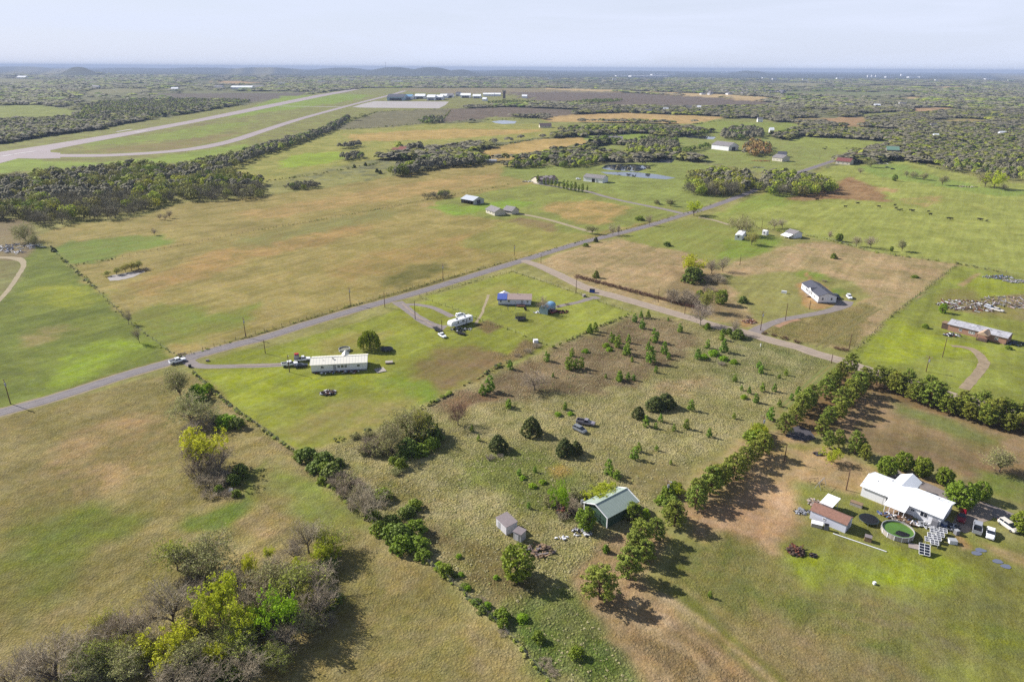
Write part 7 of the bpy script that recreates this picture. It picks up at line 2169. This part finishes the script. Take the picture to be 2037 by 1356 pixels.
heap('board_pile', 'tan boards behind the white carport', 'board pile', (1619,1000), 1.6, 1.4, 50, [WOOD_, BROOF, DIRTY], .4, 1.2, 31)
heap('pale_clutter', 'pale debris on the lot left of the green shop', 'rubble', (1117,1070), 1.4, .8, 14, [WB], .2, .8, 32)  # a few low white scraps

def thing_box(name, label, cat, p, s, m, rz=0.0, lid=None, z=0):
    g = G(*p)
    q = MB(); q.box((0,0,s[2]/2), s, taper=.94); o = q.build(name, m); o.location = (g[0], g[1], z); o.rotation_euler = (0,0,rz)
    tag(o, label, cat)
    if lid:
        q = MB(); q.box((0,0,s[2]+.06), (s[0]*1.02, s[1]*1.02, .1)); q.build('lid', lid, o)
    return o
thing_box('dumpster', 'blue dumpster beside the gravel road', 'dumpster', (1178,581.5), (2.4,1.6,1.5), mat('blue_bin_paint', (50,90,190), .5), R(-20), BLACK)
thing_box('stock_tank', 'rusty feeder box at the blue garage drive gate', 'feeder', (1162,590), (1.4,1.2,1.0), SHEDR, .4, DIRTY)
thing_box('dog_kennel', 'small grey kennel with flat lid below the pool', 'kennel', (1726,1074.5), (1.5,1.3,1.1), WOOD_, R(-30), SHEDR)
thing_box('picnic_table', 'pale box bench between the shed and the white house', 'bench', (1703,1005), (2.8,1.3,.8), DIRTY, R(-40), WOOD_)
thing_box('chest_freezer', 'white lidded bin against the front of the brown-roofed shed', 'bin', (1624.5,1046), (2.5,1.5,.9), DIRTY, R(-24), TRIM)
thing_box('steel_cabinet', 'dark cabinet standing at the front of the shed', 'cabinet', (1643,1053), (1.0,.7,1.4), SKIRT, R(-24), BLACK)
thing_box('septic_lid', 'white box alone on the lower lawn', 'box', (1739,1161), (.55,.5,.45), WB, .3, WB)
thing_box('propane_tank', 'white tank on the yard left of the slate-roofed house', 'tank', (1559.5,583), (2.4,1.0,1.0), WB, R(-30), WB)
thing_box('hay_ring', 'white tub on the lawn beside the brush mound', 'tub', (1065.5,681), (1.8,1.6,1.1), WB, .2, WB)
thing_box('water_trough', 'white trough at the white house drive', 'trough', (1894,1079), (1.7,1.3,.8), WB, R(-10), LGREY)
thing_box('firewood_rack', 'tan-roofed low playhouse on the lawn beside the trailer home', 'playhouse', (774,722), (2.6,1.8,.5), WOOD_, R(10), DIRTY)
thing_box('mailbox_post', 'dark box at the road bend below the white pickup', 'box', (378,730), (1.0,.8,1.0), BLACK, .4)
thing_box('culvert_stone', 'mossy block on the grass inside the road bend', 'stone block', (413,718), (1.1,.8,.6), SHEDR, .2)
thing_box('pallet_stack', 'orange crate on the lawn in front of the trailer home', 'crate', (704,742), (1.0,.8,.3), BROOF, .2)
thing_box('white_sack', 'white object at the foot of the grove by the fence', 'sack', (459.5,978), (1.0,1.5,.7), LGREY, .3)
thing_box('utility_box', 'small white utility post on the lot by the gravel road', 'utility box', (1513,689), (.3,.3,1.2), WB, 0)
thing_box('old_tank', 'grey tank on a stand at the shop gable corner', 'tank', (1159,1003), (.9,.9,1.3), STEEL, .2)
for i, (x, y_) in enumerate(((1877,1048),(1902,1062))):
    thing_box('trash_bin', ['blue-grey bin at the corner of the white house', 'pale tarp-covered box beside the red car'][i], 'bin', (x, y_), (.9,.9,1.1), SKIRT if i else BL, .2, LGREY)
for i, (x, y_, l_) in enumerate(((751,738,'left white panel lying on the grass beside the trailer home'),(760,736,'right white panel lying on the grass beside the trailer home'))):
    g = G(x, y_); q = MB()
    for k in range(4): q.box((0, (k-1.5)*.62, .18), (4.6, .52, .14))
    q.box((-2,0,.06),(.12,2.4,.12)); q.box((2,0,.06),(.12,2.4,.12))
    o = q.build('stacked_boards', DIRTY); o.location = (g[0], g[1], 0); o.rotation_euler = (0,0,R(-62)); o.scale = (.8,.6 + .3*i,1); tag(o, l_, 'boards')
q = MB(); g = G(1709,1079); q.tube((-5.6,0,.12), (5.6,0,.12), .12, n=6); o = q.build('white_pipe', WB); o.location = (g[0], g[1], 0); o.rotation_euler = (0,0,R(-35)); tag(o, 'long white pipe lying on the lawn below the shed', 'pipe')
g = G(1818,1086.5); q = MB(); q.box((0,0,.1),(2.2,2.0,.08)); o = q.build('concrete_slab', mat('pale_slab', (192,178,172), .9, noise=.1)); o.location = (g[0],g[1],0); o.rotation_euler=(0,0,R(-26)); tag(o, 'pale square slab left of the solar panels', 'slab')
for i, (x, y_) in enumerate(((1951,1094),(1943,1100),(1984,1116),(2001,1126))):
    g = G(x, y_); rr = np.random.default_rng(i); q = MB()
    q.poly([(1.4*math.cos(a)*rr.uniform(.7,1), .9*math.sin(a)*rr.uniform(.7,1), .06) for a in np.linspace(0, 6.28, 10)[:-1]])
    o = q.build('puddle', mat('puddle_water', (130,136,156), .05, spec=.8)); o.location = (g[0], g[1], 0); tag(o, kind='structure')
# swing sets and yard frames
def swing(label, p, m, rz=0.0, L=3.4, H=2.1):
    g = G(*p); r = empty('swing_set', (g[0], g[1], 0), rz, label, 'swing set')
    q = MB()
    for x in (-L/2, L/2):
        for s in (-1,1): q.tube((x, s*.8, 0), (x, 0, H), .05, n=5)
    q.tube((-L/2,0,H),(L/2,0,H),.05,n=5); q.build('frame', m, r)
    for x in (-.8,.5):
        q = MB(); q.box((x,0,.5),(.45,.2,.05)); q.tube((x-.2,0,.5),(x-.2,0,H),.015,n=3); q.tube((x+.2,0,.5),(x+.2,0,H),.015,n=3); q.build('swing_seat', BLACK, r)
swing('orange swing frame in front of the lavender home', (1003,619), WOOD_, .5)
swing('blue swing frame right of the orange one', (1018,616), BL, .3)
swing('white tangled yard frame left of the white carport', (1632,968), LGREY, .8)
swing('tan hooped yard frame on the brown yard', (1617,960), WOOD_, .2, 2.4, 1.4)
for i, (x, y_) in enumerate(((1046,617.5),(1044,615))):
    thing_box('barbecue_grill', ['right one of two black grills in front of the lavender home deck', 'left one of two black grills in front of the lavender home deck'][i], 'grill', (x, y_), (.7,.5,1.0), BLACK, .2, BLACK)

# ================================================================== names for every tree
LM = {'the green metal shop': (1215,1015), 'the two small sheds': (1018,1062), 'the abandoned grey pickup': (1160,848), 'the biggest pair of dark cedars': (1135,895), 'the round cedar pair right of the grey pickup': (1312,805),
 'the cedar left of the abandoned vans': (1057,855), 'the lone cedar above the fence thicket': (991,885), 'the end of the mown lawn strip': (1100,692), 'the top corner of the young pines': (1262,630), 'the pale leafless roadside tree': (1393,645),
 'the pine corner at the gravel road': (1690,715), 'the dark asphalt pad': (1592,866), 'the brick house': (1940,665), 'the white house gable': (1720,975), 'the round pool': (1785,1055), 'the champagne minivan': (2005,1048), 'the utility pole by the shop': (1326,984),
 'the corner of the fence-row thicket': (610,910), 'the dead forked tree': (725,1031), 'the lower end of the fence thicket': (810,1100), 'the lower fence row': (1000,1240), 'the bottom edge of the fence row': (1100,1330), 'the white pickup on the road': (353,720),
 'the top of the near grove': (400,1130), 'the bright green egg-shaped tree': (551,1268), 'the bottom left corner': (80,1350), 'the broad lime-green tree': (340,1316), 'the upper right tip of the near grove': (615,1100), 'the willow': (736,694),
 'the lavender home': (1025,607), 'the blue dumpster': (1178,580), 'the slate-roofed house': (1630,590), 'the white single-wide trailer': (1475,474), 'the white shed by the pasture': (1575,470), 'the meadow barn': (938,405), 'the far ponds': (1270,340),
 'the brown bank': (1650,380), 'the far lime tree': (1977,375), 'the pale-shored pool': (250,548), 'the left fence line': (262,645), 'the road junction': (1045,518), 'the sharp bend in the paddock pines': (1830,790), 'the right edge paddock pines': (2000,850),  # pale-shored pool: the pale is painted water sheen, not a shore
 'the old farm hedgerow': (760,340), 'the scrap cars at the left edge': (42,491), 'the middle of the young pines': (1240,700), 'the faded brown bare patch': (1340,760), 'the curved drive mouth': (1500,660), 'the meadow drive gate': (1178,462), 'the lawn corner pines': (1270,1095),
 'the long row beside the brown yard': (1440,960), 'the lone bush in the paddock': (1988,938), 'the white flecks right of the lot': (1510,790), 'the bottom right of the lot': (1440,860), 'the wide low leafless tree': (1063,775)}
LMX = [(k, G(*v)[:2]) for k, v in LM.items()]
ORD = ['nearest to', 'second nearest to', 'third nearest to', 'fourth nearest to', 'fifth nearest to', 'sixth nearest to', 'seventh nearest to', 'eighth nearest to', 'ninth nearest to', 'tenth nearest to', 'eleventh nearest to', 'twelfth nearest to', 'thirteenth nearest to', 'fourteenth nearest to', 'fifteenth nearest to']
grp = {}
for o, kind, x, y, H, lb in PLANTED:
    if lb: continue
    d = [math.hypot(x - q[0], y - q[1]) for _, q in LMX]
    i = int(np.argmin(d)); grp.setdefault((LOOK[kind][0], LMX[i][0]), []).append((d[i], o))
for (lk, lm), l in grp.items():
    l.sort(key=lambda t: t[0])
    for i, (d, o) in enumerate(l):
        o['label'] = lk + ', ' + ORD[min(i, 14)] + ' ' + lm
HAZE = True
# ================================================================== AIR
def haze():
    mb = MB()
    mb.box((0, 15900, 66), (66000, 32400, 134))
    m = bpy.data.materials.new('air')
    m.use_nodes = True
    t = m.node_tree
    t.nodes.remove(t.nodes['Principled BSDF'])
    v = t.nodes.new('ShaderNodeVolumePrincipled')
    v.inputs['Color'].default_value = (0.42, 0.52, 0.74, 1)
    v.inputs['Density'].default_value = 0.00007
    v.inputs['Anisotropy'].default_value = 0.0
    t.links.new(v.outputs[0], t.nodes['Material Output'].inputs['Volume'])
    o = mb.build('haze', m)
    tag(o, 'thin blue haze of air over the far country', kind='stuff')
if HAZE: haze()
